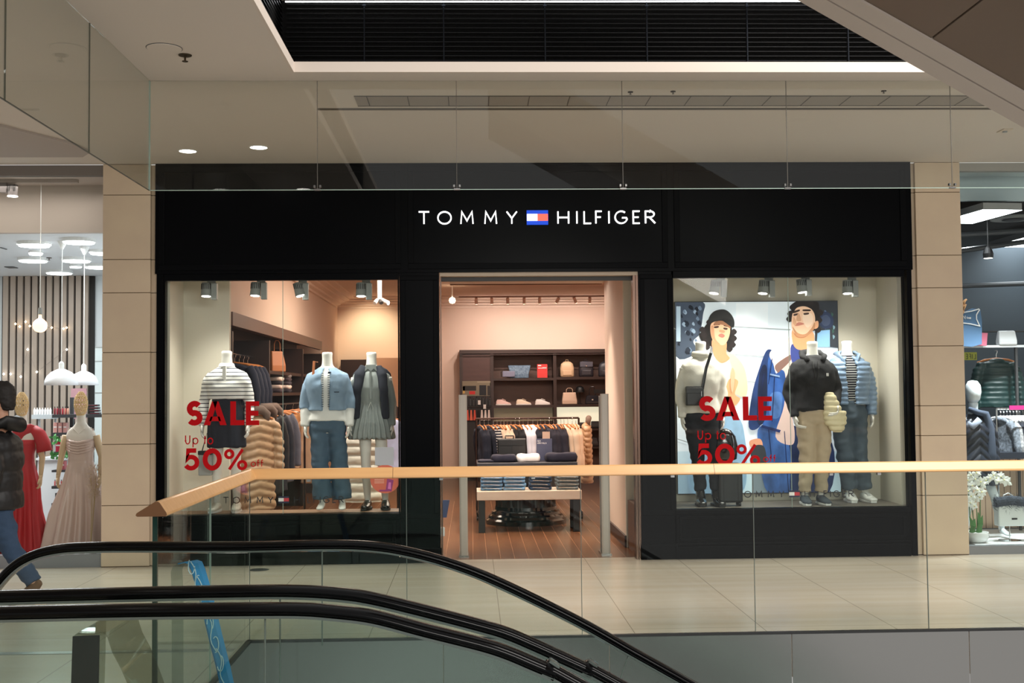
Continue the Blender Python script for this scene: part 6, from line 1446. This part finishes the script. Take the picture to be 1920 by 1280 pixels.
tag(MB().box(PY(62, 780, 13.9).x, PY(62, 780, 13.9).x+.02, 14.06, 14.08, 0, PY(80, 777, 13.9).z-.005).box(PY(96, 780, 13.9).x-.02, PY(96, 780, 13.9).x, 14.06, 14.08, PY(95, 858, 14).z, PY(80, 777, 13.9).z-.005).box(PY(60, 780, 13.9).x, PY(98, 780, 13.9).x, 13.88, 14.1, PY(80, 782, 13.9).z-.02, PY(80, 777, 13.9).z).build('glass_shelf', mat('pale_shelf', (170, 176, 180), .3)), 'pale shelf of white bottles behind the red gown', 'shelf')
for k in range(6): item('nail_polish', f'{OR[k]} dark red nail polish from the left on the top cosmetics shelf', 100+k*5, 104+k*5, 762, 777, [(110, 16, 34), (130, 20, 40), (90, 14, 30), (150, 30, 44), (170, 90, 80), (196, 140, 120)][k], 'nail polishes on the top shelf')
for k in range(4): item('cosmetics_box', f'black palette box, {OR[k]} from the bottom of the pile by the pillar', 168-k, 186-k, 773-k*5, 777-k*5, (26, 22, 26), 'black palette pile', False, mat('palette_red', (150, 30, 50), .4), cat='box')
for k in range(3): item('cosmetics_box', f'{OR[k]} pink cosmetics box from the left on the second shelf', 100+k*9, 107+k*9, 792, 811, (206, 148, 142), 'pink boxes on the second shelf', False, cat='box')
item('cosmetics_box', 'magenta red box on the third shelf among green leaves', 104, 115, 825, 847, (190, 20, 60), None, False, cat='box')
item('cosmetics_box', 'dark box next to the magenta box on the third shelf', 117, 126, 829, 847, (60, 40, 44), None, False, cat='box')
item('cosmetics_box', 'pink framed powder box on the fourth shelf', 109, 121, 864, 881, (196, 96, 104), None, False, cat='box')
for k in range(4): item('lipstick', f'{OR[k]} lipstick from the left on the fifth shelf', 101+k*6, 104+k*6, 899, 911, (206, 90, 90), 'lipsticks on the fifth shelf', cat='lipstick')
item('cosmetics_box', 'black framed palette on the lowest shelf', 103, 122, 924, 943, (32, 32, 34), None, False, mat('silver_mirror', (150, 155, 160), .2), cat='box')
item('cosmetics_box', 'black box standing on the floor beside the pink gown', 95, 114, 977, 1012, (24, 24, 26), None, False, cat='box', Y=12.55)
t = thing('leaf_garland', 'green leaf garland around the third cosmetics shelf', 'plant', (sx(110), SY, sz(822))); mb = MB()
for k in range(70):
    a0 = PY(random.uniform(95, 130), random.choice([random.uniform(818, 828), random.uniform(850, 856)]), SY-.03); d = V((random.uniform(-1, 1), random.uniform(-.6, .2), random.uniform(-1, .6))).normalized()*.05; n = V((d.z, 0, -d.x))*.35
    mb.add([a0, a0+d*.5+n, a0+d, a0+d*.5-n], [(0, 1, 2, 3)])
mb.build('leaves', mat('leaf_green', (52, 120, 50), .6), t)
tag(MB().box(PY(133, 740, 14.6).x, PY(162, 740, 14.6).x, 14.6, 14.62, PY(140, 785, 14.6).z, PY(140, 728, 14.6).z).build('advert_card', mat('mauve_card', (150, 110, 116), .6)), 'mauve advert card behind the raffia head of the pink gown', 'card')
t = thing('glass_cabinet', 'pale glass fronted cabinet against the right wall of the dress shop', 'cabinet', (PY(186, 700, 15.5).x, 15.5, 0))
MB().box(PY(178, 700, 15.5).x, -3.57, 15.5, 15.9, 0, PY(185, 650, 15.5).z).build('body', mat('cabinet_mist', (190, 198, 198), .3), t)
mb = MB()
for y in (650, 676, 735): mb.box(PY(178, 700, 15.5).x, -3.58, 15.49, 15.5, PY(185, y+1.5, 15.5).z, PY(185, y, 15.5).z)
mb.build('shelf_edge', grey, t)
# fairy light strings
for nm, pts, m_, lb in (('warm', ((29, 607), (37, 612), (48, 603), (56, 611), (97, 614), (119, 616), (125, 614)), lampo, 'string of tiny warm fairy lights across the slat wall'),
                       ('white', ((7, 701), (20, 701), (39, 706), (52, 655), (69, 697), (125, 655)), lampw, 'sparse string of tiny white lights low on the slat wall')):
    q = [PY(px, py, 16.36) for px, py in pts]; t = thing('string_lights', lb, 'string lights', q[0])
    MB().tube(q, .0022, 4).tube([q[-1], (q[-1].x, q[-1].y, 3.285)], .0022, 4).build('wire', mat('wire_clear', (120, 112, 104), .6), t)
    for v in q: MB().lathe([(0, -.016), (.015, 0), (0, .016)], v, 8).build('bulb', m_, t)

# ------------------------------------------------------------------ accessories shop at the right
struct('wall_right_shop_header', MB().box(4.79, 10, S+.02, S+.10, 3.74, CZ-.001), mat('header_grey2', (150, 148, 142), .6), 'grey beam over the accessories shop window', 'beam')
struct('wall_right_shop_bulkhead', MB().box(4.79, 10, 11.75, 11.80, 3.53, 3.80), mat('bulkhead_blue', (186, 200, 206), .8), 'pale blue grey bulkhead inside the accessories shop', 'wall')
struct('ceiling_right_shop', MB().box(4.79, 10, 11.8, 18, 3.56, 3.60), mat('dark_ceiling', (26, 28, 30), .9), 'dark ceiling of the accessories shop', 'ceiling')
struct('ceiling_right_shop_front', MB().box(4.79, 10, S+.1, 11.75, 3.78, 3.80), mat('bulkhead_blue', (186, 200, 206), .8), 'front ceiling of the accessories shop', 'ceiling')
struct('wall_right_shop_back', MB().box(4.79, 10, 14.6, 14.7, 0, 3.56), mat('slate_wall', (62, 72, 80), .7), 'slate grey back wall of the accessories shop', 'wall')
struct('wall_right_shop_side', MB().box(4.79, 4.85, S+.45, 14.6, 0, 3.56), mat('slate_wall', (62, 72, 80), .7), 'side wall of the accessories shop', 'wall')
struct('wall_right_shop_low', MB().box(4.95, 10, 12.62, 12.68, .08, .95), line_mat('beige_slats', (186, 158, 132), (130, 104, 84), 0, .07, .01, rough=.6), 'beige slatted low wall at the back of the accessories window', 'wall')
w = thing('window_4', 'full height window of the accessories shop', 'window', (6, S, 0), kind='structure')
MB().box(4.795, 8.6, S+.05, S+.062, .08, 3.74).build('pane', shopglass, w); MB().box(4.795, 8.6, S+.0, S+.12, -.0, .08).build('window_sill', mat('sill_grey', (128, 130, 134), .4, metal=.2), w)
struct('floor_display_right_shop', MB().box(4.95, 8.6, S+.121, 12.6, 0, .07), mat('display_white_floor', (226, 228, 228), .4), 'white display floor of the accessories shop', 'platform')
def tube_light(px0, py0, px1, py1, Y, w, label):
    a = PY(px0, py0, Y); b = PY(px1, py1, Y+.55); z = a.z
    t = thing('linear_lamp', label, 'ceiling light', ((a.x+b.x)/2, Y, z), 0, 'linear lamps of the accessories shop')
    f = lambda q, dx: (q.x+dx)
    MB().add([(a.x, a.y, z), (a.x, a.y+w, z), (b.x, a.y+w, z), (b.x, a.y, z), (a.x, a.y, z+.06), (a.x, a.y+w, z+.06), (b.x, a.y+w, z+.06), (b.x, a.y, z+.06)], [(0, 1, 2, 3), (7, 6, 5, 4), (0, 4, 5, 1), (1, 5, 6, 2), (2, 6, 7, 3), (3, 7, 4, 0)]).build('housing', mat('lamp_housing', (150, 152, 154), .5), t)
    MB().add([(a.x+.01, a.y+.01, z-.002), (a.x+.01, a.y+w-.01, z-.002), (b.x-.01, a.y+w-.01, z-.002), (b.x-.01, a.y+.01, z-.002)], [(0, 1, 2, 3)]).build('diffuser', lampc, t)
def long_lamp(pn, pf, z, wd, label):
    """lamp running away from the viewer: pn, pf are pixels of its near and far ends on height z"""
    a, b = PZ(*pn, z), PZ(*pf, z); d = (b-a).normalized(); n = V((-d.y, d.x, 0))*wd/2
    t = thing('linear_lamp', label, 'ceiling light', a, 0, 'linear lamps of the accessories shop')
    q = [a-n, b-n, b+n, a+n]; MB().prism([(v.x, v.y) for v in q], 'z', z, z+.07).build('housing', mat('lamp_housing', (150, 152, 154), .5), t)
    m_ = a.lerp(b, .6); MB().tube([(m_.x, m_.y, z+.07), (m_.x, m_.y, 3.56)], .003, 5).build('suspension_wire', dgrey, t)
    i_ = V((0, 0, 0)); MB().prism([(v.x, v.y) for v in q], 'z', z-.004, z).build('diffuser', lampc, t)
long_lamp((1790, 418), (1880, 393), 3.40, .42, 'nearest white linear lamp in the accessories shop, top left')
long_lamp((1868, 470), (1990, 438), 3.40, .55, 'bright linear lamp in the accessories shop at the middle right')
long_lamp((1786, 525), (1858, 507), 3.32, .55, 'lower left linear lamp in the accessories shop')
long_lamp((1890, 498), (1990, 478), 3.36, .50, 'farther linear lamp at the right edge of the accessories shop')
long_lamp((1786, 492), (1818, 486), 3.36, .40, 'short linear lamp end beside the stone pillar')
t = thing('round_vent', 'flat white round air outlet under the dark ceiling', 'vent', PZ(1900, 411, 3.5)); p = PZ(1900, 411, 3.45); MB().lathe([(.24, 0), (.23, .02), (.05, .04), (0, .04)], p, 28).build('disc', grey, t); MB().lathe([(.12, -.01), (.1, -.015), (0, -.015)], p, 20).build('centre', dgrey, t)
mb = MB()
for k, (y0, y1, Y) in enumerate(((440, 430, 12.8), (470, 448, 13.2), (536, 530, 14.0))):
    a, b = PY(1800, y0, Y), PY(1960, y1, Y); mb.tube([a, b], .03, 8)
tag(mb.build('ceiling_pipes', mat('pipe_dark', (58, 62, 66), .5)), 'dark service pipes under the ceiling of the accessories shop', 'pipes')
t = thing('hanging_spot', 'black hanging lamp with lit round face in the accessories shop', 'lamp', PY(1853, 470, 12.3)); p = PY(1853, 484, 12.3)
MB().lathe([(.05, 0), (.055, .05), (.035, .11), (.012, .13)], p, 16).build('lamp_shade', black, t); MB().lathe([(.045, 0), (0, -.004)], p, 16).build('lens', lampw, t); MB().tube([p+V((0, 0, .12)), V((p.x, 12.3, 3.55))], .004, 6).build('cord', dgrey, t)
# rail frame across
fr = thing('display_rack', 'metal display frame with white rail in the accessories shop', 'display frame', PY(1905, 700, 12.45))
a, b = PY(1800, 650, 12.45), PY(1960, 648, 12.45)
MB().box(a.x, b.x, 12.44, 12.50, a.z-.01, a.z+.015).build('rail', mat('rail_white', (226, 230, 232), .3), fr)
x = PY(1907, 700, 12.45).x; MB().box(x-.012, x+.012, 12.45, 12.48, .07, a.z-.01).build('post', dgrey, fr)
MB().box(a.x, b.x, 12.50, 12.62, PY(1860, 622, 12.5).z-.0, PY(1860, 621, 12.5).z+.004).build('thin_bar', dgrey, fr)
tote('handbag', 'white handbag standing on the rail of the accessories shop', mat('white_bag', (226, 230, 232), .4), .20, .155, .10, 0, .90, (PY(1887, 640, 12.47).x, 12.47, a.z+.016))
t = thing('sports_top', 'blue sports top with white trim hanging beside the stone pillar', 'clothing', PY(1820, 615, 12.3)); Yt = 12.3
def flat(pts, y0, y1, m, name, par, Y=None):
    MB().prism([(lambda v: (v.x, v.z))(PY(px, py, y0)) for px, py in pts], 'y', y0, y1).build(name, m, par)
flat([(1800, 584), (1812, 584), (1824, 578), (1838, 580), (1841, 600), (1841, 645), (1822, 650), (1800, 648)], 12.3, 12.34, mat('sport_blue', (78, 112, 146), .7), 'cloth', t)
mb = MB()
for pts in ([(1804, 586), (1822, 583), (1836, 579)], [(1804, 605), (1820, 607), (1837, 611), (1831, 598), (1831, 590), (1837, 580)]):
    stroke(mb, [(lambda v: (v.x, v.z))(PY(px, py, 12.29)) for px, py in pts], .010, 12.288, 12.298)
mb.build('trim', white, t)
mb = MB()
for i, (ch, pa) in enumerate((('N', 1805), ('I', 1812), ('n', 1815), ('o', 1818))): pglyph(mb, ch, pa, pa+(5 if i == 0 else 2.5), 591+(2 if i else 0), 598, .006, 12.294, .003)
mb.build('lettering', white, t)
flat([(1812, 622), (1852, 624), (1850, 648), (1822, 647)], 12.36, 12.40, mat('rose_cloth', (186, 98, 118), .8), 'rose_cloth', thing('folded_cloth', 'rose pink folded garment beside the blue sports top', 'clothing', PY(1832, 636, 12.36)))
t = thing('mannequin_hand', 'small raised wooden hand by the stone pillar in the accessories shop', 'hand', PY(1806, 575, 12.25)); mb = MB(); hand(mb, PY(1804, 584, 12.25), (.15, 0, 1), 1, .3); mb.build('hand', mat('wood_hand', (212, 160, 110), .5), t, smooth=True)
t = thing('yellow_banner', 'yellow green sticker with mirrored dark lettering on the accessories window', 'sticker', PY(1820, 668, S+.05))
a_, b_ = PY(1806, 675, S+.04), PY(1832, 660, S+.04); MB().box(a_.x, b_.x, S+.045, S+.049, a_.z, b_.z).build('film', mat('lime_film', (128, 138, 46), .5), t)
mb = MB()
for ch, a0, a1 in (('L', 1826, 1830), ('I', 1823, 1824), ('F', 1817, 1821), ('E', 1811, 1815), ('I', 1807, 1808)):
    q0, q1 = PY(a0, 673, S+.04), PY(a1, 663, S+.04); glyph(mb, ch, q0.x, q1.x, q0.z, q1.z, .006, S+.043, S+.045, flip=True)
mb.build('lettering', mat('dark_green_ink', (40, 52, 30), .5), t)
# green quilted coat, clothes rack, black coat mannequin
P_green = coat('puffer_coat', 'dark green quilted coat hanging in the accessories shop', mat('green_quilt', (26, 56, 54), .4), .62, .18, .06, .5, quilt(.055, .014, 2))
pg = PY(1868, 672, 12.8); P_green.location = (pg.x, 12.8, pg.z+.08); P_green.rotation_euler = (0, 0, -.3)
t = thing('clothes_rack', 'rack of patterned tops at the right edge of the accessories window', 'clothes rack', PY(1905, 770, 12.3)); rz2 = PY(1905, 766, 12.3).z
MB().tube([(PY(1868, 770, 12.3).x, 12.3, rz2), (PY(1960, 770, 12.3).x, 12.3, rz2)], .012, 8).build('top_bar', chrome, t)
for px in (1869, 1955): MB().tube([(PY(px, 800, 12.3).x, 12.3, rz2), (PY(px, 800, 12.3).x, 12.3, .07)], .012, 8).build('upright', chrome, t)
pc = [(150, 160, 172), (210, 212, 214), (44, 48, 60), (60, 62, 70), (196, 160, 130), (206, 186, 164), (150, 90, 60), (214, 200, 190), (110, 40, 150), (120, 50, 170)]
cn = ['grey blue mottled', 'white', 'dark blue', 'charcoal', 'tan', 'cream', 'rust brown', 'pale patterned', 'violet', 'bright purple']
P_top = None
for k, c in enumerate(pc):
    m = mat('top%d' % k, c, .9, var=((40, 40, 40), 1, tuple(int(v*.5) for v in c))); lab = f'{cn[k]} top hanging on the rack at the right edge of the accessories window'
    loc = (PY(1876+k*6.0, 770, 12.3).x, 12.3, rz2-.003)
    if P_top is None: P_top = coat('patterned_blouse', lab, m, .50, .17, .022, .34, None, .012, col=white, cat='top'); P_top.location = loc; P_top.rotation_euler = (0, 0, pi/2+.3); pmn = m.name; P_top['group'] = 'patterned tops on the right rack'
    else: dup(P_top, loc, pi/2+.3, lab, 'patterned tops on the right rack', mats={pmn: m})
tag(MB().box(PY(1893, 765, 12.0).x, PY(1960, 765, 12.0).x, 12.0, 12.01, PY(1900, 768, 12.0).z, PY(1900, 760, 12.0).z).build('rack_banner', mat('magenta_strip', (190, 40, 120), .6)), 'magenta price strip over the rack at the right edge', 'strip')
tag(MB().box(PY(1862, 850, 12.0).x, 6.6, 12.0, 12.3, PY(1900, 860, 12.0).z, PY(1900, 848, 12.0).z).build('dark_table', mat('dark_table', (36, 42, 52), .4)), 'dark ledge below the patterned tops', 'ledge')
# black coat mannequin with scarf, white head
t = thing('mannequin', 'white mannequin in a black chevron quilted coat behind the orchids', 'mannequin', (PY(1826, 800, 11.95).x, 11.95, .07)); s = .87; t.scale = (s, s, s)
p = std_pose(.18, .05, .05, .05); p['legs'] = [[(-.085, 0, .86), (-.10, -.01, .48), (-.12, .01, .10)], [(.085, 0, .86), (.20, -.06, .48), (.30, -.02, .11)]]; body('body', p, FEM, mat('mannequin_cool_white', (222, 230, 232), .3), t)
def chev(c, n): return n*.018*(abs(sin(pi*(c.z+.9*abs(c.x))/.10))**.5-.5)
cloth('quilted_coat', top_mb(p, FEM, 1.46, .62, .05, flare=.05, arm=(.085, .08, .072, .062, .052)), mat('chevron_nylon', (34, 40, 50), .35), t, .011, 2, chev)
lmb(MB().loft([(1.60, 0, 0, .05, .055), (1.64, 0, -.01, .07, .085), (1.72, 0, -.01, .085, .10), (1.80, 0, -.005, .08, .095), (1.85, 0, 0, .05, .06), (1.86, 0, 0, .01, .01)], 20), 'head', mat('mannequin_cool_white', (222, 230, 232), .3), t, smooth=True)
lmb(MB().tube([(-.08, -.06, 1.52), (0, -.12, 1.48), (.10, -.10, 1.46), (.14, -.13, 1.30), (.15, -.14, 1.0), (.14, -.14, .80)], [(.03, .05), (.035, .05), (.045, .04), (.05, .03), (.05, .02), (.055, .015)], 12), 'scarf', mat('grey_scarf', (66, 76, 92), .9), t, smooth=True)
lmb(MB().tube([(-.13, -.06, 1.36), (-.08, -.16, 1.32), (.0, -.17, 1.40)], [(.04, .02)]*3, 10), 'lining_lapel', mat('silver_lining', (150, 160, 176), .4), t, smooth=True)
# orchids
t = thing('orchid', 'white orchids in a white bowl beside the right stone pillar', 'potted plant', (PY(1830, 1005, 11.55).x, 11.55, .07))
MB().lathe([(.06, 0), (.105, .02), (.125, .07), (.12, .105), (.11, .105), (.10, .07), (0, .06)], (PY(1830, 1005, 11.55).x, 11.55, .071), 24).build('bowl', white, t, smooth=50)
gm = mat('orchid_stem', (70, 120, 60), .6); pm2 = mat('orchid_petal', (240, 242, 238), .5); ym = mat('orchid_heart', (210, 200, 110), .6)
mb = MB(); lf = MB(); fl_ = MB(); ht = MB()
spine = [[(1821, 995), (1816, 930), (1818, 900), (1828, 890)], [(1828, 995), (1822, 950), (1816, 930)], [(1838, 995), (1838, 930), (1845, 903), (1870, 893), (1888, 898)], [(1833, 995), (1830, 930), (1836, 910), (1846, 906)]]
for sp in spine: mb.tube([PY(x, y, 11.5) for x, y in sp], .0045, 6)
mb.build('stem', gm, t); cx_ = 0
def flower(P, r):
    for k in range(5):
        a = 2*pi*k/5+random.random(); d = V((cos(a), random.uniform(-.3, .1), sin(a))); n = V((-sin(a), 0, cos(a)))
        fl_.add([P, P+d*r*.5+n*r*.38, P+d*r, P+d*r*.5-n*r*.38, P+V((0, -.01, 0))], [(0, 1, 4), (1, 2, 4), (2, 3, 4), (3, 0, 4)])
    ht.lathe([(0, -.008), (.008, 0), (0, .008)], P+V((0, -.012, 0)), 6)
for x, y in ((1820, 890), (1830, 886), (1828, 898), (1814, 900), (1838, 903), (1844, 908), (1822, 910), (1815, 920), (1832, 918), (1840, 922), (1820, 930), (1828, 935), (1836, 932), (1818, 942), (1826, 948), (1848, 900), (1856, 896), (1862, 890), (1868, 896), (1876, 893), (1882, 899), (1872, 902), (1888, 903)):
    flower(PY(x, y, 11.46+random.uniform(-.04, .04)), random.uniform(.045, .06))
fl_.build('flowers', pm2, t); ht.build('flower_hearts', ym, t)
for x0, y0, x1, y1 in ((1826, 998, 1818, 968), (1832, 998, 1842, 966), (1838, 998, 1834, 960), (1820, 998, 1828, 972)):
    a0, b0 = PY(x0, y0, 11.5), PY(x1, y1, 11.47); lf.tube([a0, a0.lerp(b0, .5)+V((0, -.02, 0)), b0], [(.018, .003), (.026, .003), (.004, .002)], 8)
lf.build('leaf', gm, t)
# fur trimmed handbag on stand
c = PY(1898, 985, 11.6); t = thing('handbag', 'white handbag draped with dark grey fur on a small stand', 'handbag', (PY(1893, 1000, 11.6).x, 11.6, .07)); x0, x1 = PY(1871, 960, 11.6).x, PY(1934, 960, 11.6).x
MB().box(x0, x1, 11.58, 11.70, PY(1895, 986, 11.6).z, PY(1895, 940, 11.6).z).build('bag_body', mat('bag_offwhite', (222, 226, 224), .4), t, bevel=.012)
MB().box(PY(1898, 975, 11.57).x, PY(1908, 975, 11.57).x, 11.574, 11.58, PY(1900, 974, 11.57).z, PY(1900, 971, 11.57).z).build('clasp', black, t)
hx = PY(1893, 1000, 11.64).x
MB().tube([(hx, 11.64, .075), (hx, 11.64, PY(1893, 986, 11.6).z)], .006, 8).lathe([(.11, 0), (.11, .006), (0, .008)], (hx, 11.64, .072), 24).build('stand', chrome, t)
MB().tube([PY(1880, 940, 11.64), PY(1882, 928, 11.64), PY(1890, 924, 11.64), PY(1898, 928, 11.64), PY(1900, 940, 11.64)], .006, 8).build('handle', white, t)
mb = MB()
for k in range(1800):
    u = random.random(); px = 1862+u*64; py = 941+random.gauss(0, 6); a0 = PY(px, py, 11.57+random.uniform(-.02, .06)); d = V((random.gauss(0, .02), random.uniform(-.03, .01), random.uniform(-.045, .03))); mb.add([a0, a0+V((.003, 0, .003)), a0+d], [(0, 1, 2)])
mb.tube([PY(1866, 942, 11.6), PY(1895, 938, 11.6), PY(1928, 942, 11.6)], [(.05, .04)]*3, 12); mb.build('fur_collar', mat('grey_fur', (62, 68, 78), .95), t)
for x_ in (5.25, 5.75): spot((x_, 11.42, 3.15), (x_+.1, 11.9, .6), 260, 75, (.93, .97, 1), .7)  # added spots with no fixtures, brighten the accessories window display
spot((5.8, 13.4, 3.4), (5.8, 13.2, 1.2), 60, 120, (.93, .97, 1), .8)
# ------------------------------------------------------------------ passer-by at the left edge, walking left
t = thing('person', 'person in black hooded puffer jacket and blue jeans walking left at the left edge', 'person', (PY(0, 900, 9.2).x, 9.2, 0), -pi/2)
s = .93; t.scale = (s, s, s)
p = {'arms': [[(-.19, 0, 1.37), (-.25, -.10, 1.14), (-.23, -.26, .98)], [(.19, 0, 1.37), (.25, .06, 1.13), (.24, -.02, .88)]],
     'legs': [[(-.09, 0, .88), (-.09, -.26, .50), (-.085, -.34, .10)], [(.09, 0, .88), (.09, .12, .50), (.09, .33, .19)]]}
skin = mat('skin', (196, 148, 122), .5)
mb = MB().loft([(1.62, 0, .0, .052, .06), (1.50, 0, .0, .056, .06), (1.44, 0, .01, .10, .07), (1.38, 0, 0, .16, .09), (1.1, 0, 0, .15, .10), (.95, 0, 0, .16, .11), (.86, 0, 0, .15, .10)], 20)
mb.loft([(1.575, 0, -.045, .035, .04), (1.60, 0, -.035, .058, .075), (1.66, 0, -.02, .072, .095), (1.73, 0, -.005, .078, .102), (1.79, 0, .005, .072, .095), (1.83, 0, .01, .045, .06), (1.84, 0, .01, .01, .01)], 20)
mb.tube([(0, -.10, 1.715), (0, -.125, 1.675), (0, -.112, 1.662)], [(.010, .012), (.016, .016), (.012, .010)], 8)
for sd_ in (-1, 1): mb.tube([(sd_*.078, .0, 1.72), (sd_*.088, .008, 1.70), (sd_*.080, .004, 1.665)], [.014, .016, .010], 8)
for i in range(2):
    mb.tube(arm_path(p, i), [.046, .042, .036, .032, .026], 12); hp, kn, an = [V(q) for q in p['legs'][i]]; mb.tube([hp, hp.lerp(kn, .5), kn, kn.lerp(an, .5), an], [.085, .07, .055, .05, .035], 12)
me = remeshed(mb, .009, 2); m2 = MB()
for i in range(2): hand(m2, p['arms'][i][2], V(p['arms'][i][2])-V(p['arms'][i][1]), 1 if i else -1, .8)
n = len(me.vertices); vs = [tuple(v.co) for v in me.vertices]+m2.v; fs = [tuple(q.vertices) for q in me.polygons]+[tuple(i+n for i in f) for f in m2.f]
me = bpy.data.meshes.new('body'); me.from_pydata(vs, [], fs); me.shade_smooth(); me.materials.append(skin); bd = place('body', me, t, local=True)
for sd_ in (-1, 1): lmb(MB().lathe([(0, -.009), (.010, 0), (0, .009)], (sd_*.030, -.100, 1.715), 10), 'eye', mat('eye_dark', (40, 30, 28), .3), t)
lmb(MB().tube([(-.024, -.105, 1.632), (0, -.113, 1.634), (.024, -.105, 1.632)], [(.003, .004), (.006, .008), (.003, .004)], 8), 'lips', mat('lips', (160, 92, 86), .5), t)
cloth('hair', MB().loft([(1.62, 0, .06, .055, .045), (1.68, 0, .05, .080, .070), (1.76, 0, .022, .088, .098), (1.82, 0, .012, .078, .092), (1.865, 0, .01, .04, .05)], 22), mat('dark_hair', (20, 15, 14), .7), t, .009, 2, wrinkle(.006, 30, 60, 4))
jk = mat('black_puffer', (13, 13, 16), .55)
mb = top_mb(p, MAL, 1.46, .80, .055, flare=.01, arm=(.088, .082, .074, .066, .056))
cloth('puffer_jacket', mb, jk, t, .012, 2, quilt(.16, .016, 2))
lmb(MB().tube([(-.07, -.09, 1.46), (-.12, -.02, 1.50), (-.11, .09, 1.52), (0, .16, 1.50), (.11, .09, 1.52), (.12, -.02, 1.50), (.07, -.09, 1.46)], [(.04, .045), (.05, .05), (.06, .055), (.065, .06), (.06, .055), (.05, .05), (.04, .045)], 12), 'hood', jk, t, smooth=True)
mb = MB().loft([(.98, 0, 0, .155, .11), (.90, 0, 0, .175, .125), (.82, 0, 0, .178, .125), (.78, 0, 0, .15, .10)], 24)
for i in range(2):
    hp, kn, an = [V(q) for q in p['legs'][i]]; e_ = an.lerp(kn, .05); mb.tube([hp+V((0, 0, .02)), hp.lerp(kn, .5), kn, kn.lerp(e_, .5), e_], [.11, .10, .082, .074, .070], 18)
cloth('jeans', mb, mat('indigo_denim', (44, 66, 92), .85, bump=(200, .3), var=((9, 9, 5), .6, (32, 50, 72))), t, .011, 2, wrinkle(.012, 9, 18, 8))
bs = mat('brown_suede', (96, 70, 46), .8)
def tshoe(pts, rad, so):
    mb = MB().tube(pts, rad, 14, ref=(1, 0, 0)); o = cloth('shoe', mb, bs, t, .008, 2)
    a = [V(q) for q in pts]; lmb(MB().tube([q+V((0, .0, -.030)) for q in a[1:-1]], [(.010, .042)]*(len(a)-2), 10, ref=(1, 0, 0)), 'sole', mat('pale_sole', (150, 136, 112), .7), o)
tshoe([(.09, .37, .215), (.09, .33, .18), (.09, .27, .13), (.09, .20, .075), (.09, .13, .042), (.09, .09, .038)], [(.03, .03), (.048, .042), (.042, .042), (.034, .045), (.024, .042), (.01, .02)], 1)
tshoe([(-.085, -.26, .05), (-.085, -.30, .06), (-.085, -.36, .065), (-.085, -.44, .05), (-.085, -.51, .036), (-.085, -.54, .03)], [(.02, .03), (.045, .042), (.05, .042), (.036, .045), (.026, .04), (.01, .02)], 1)
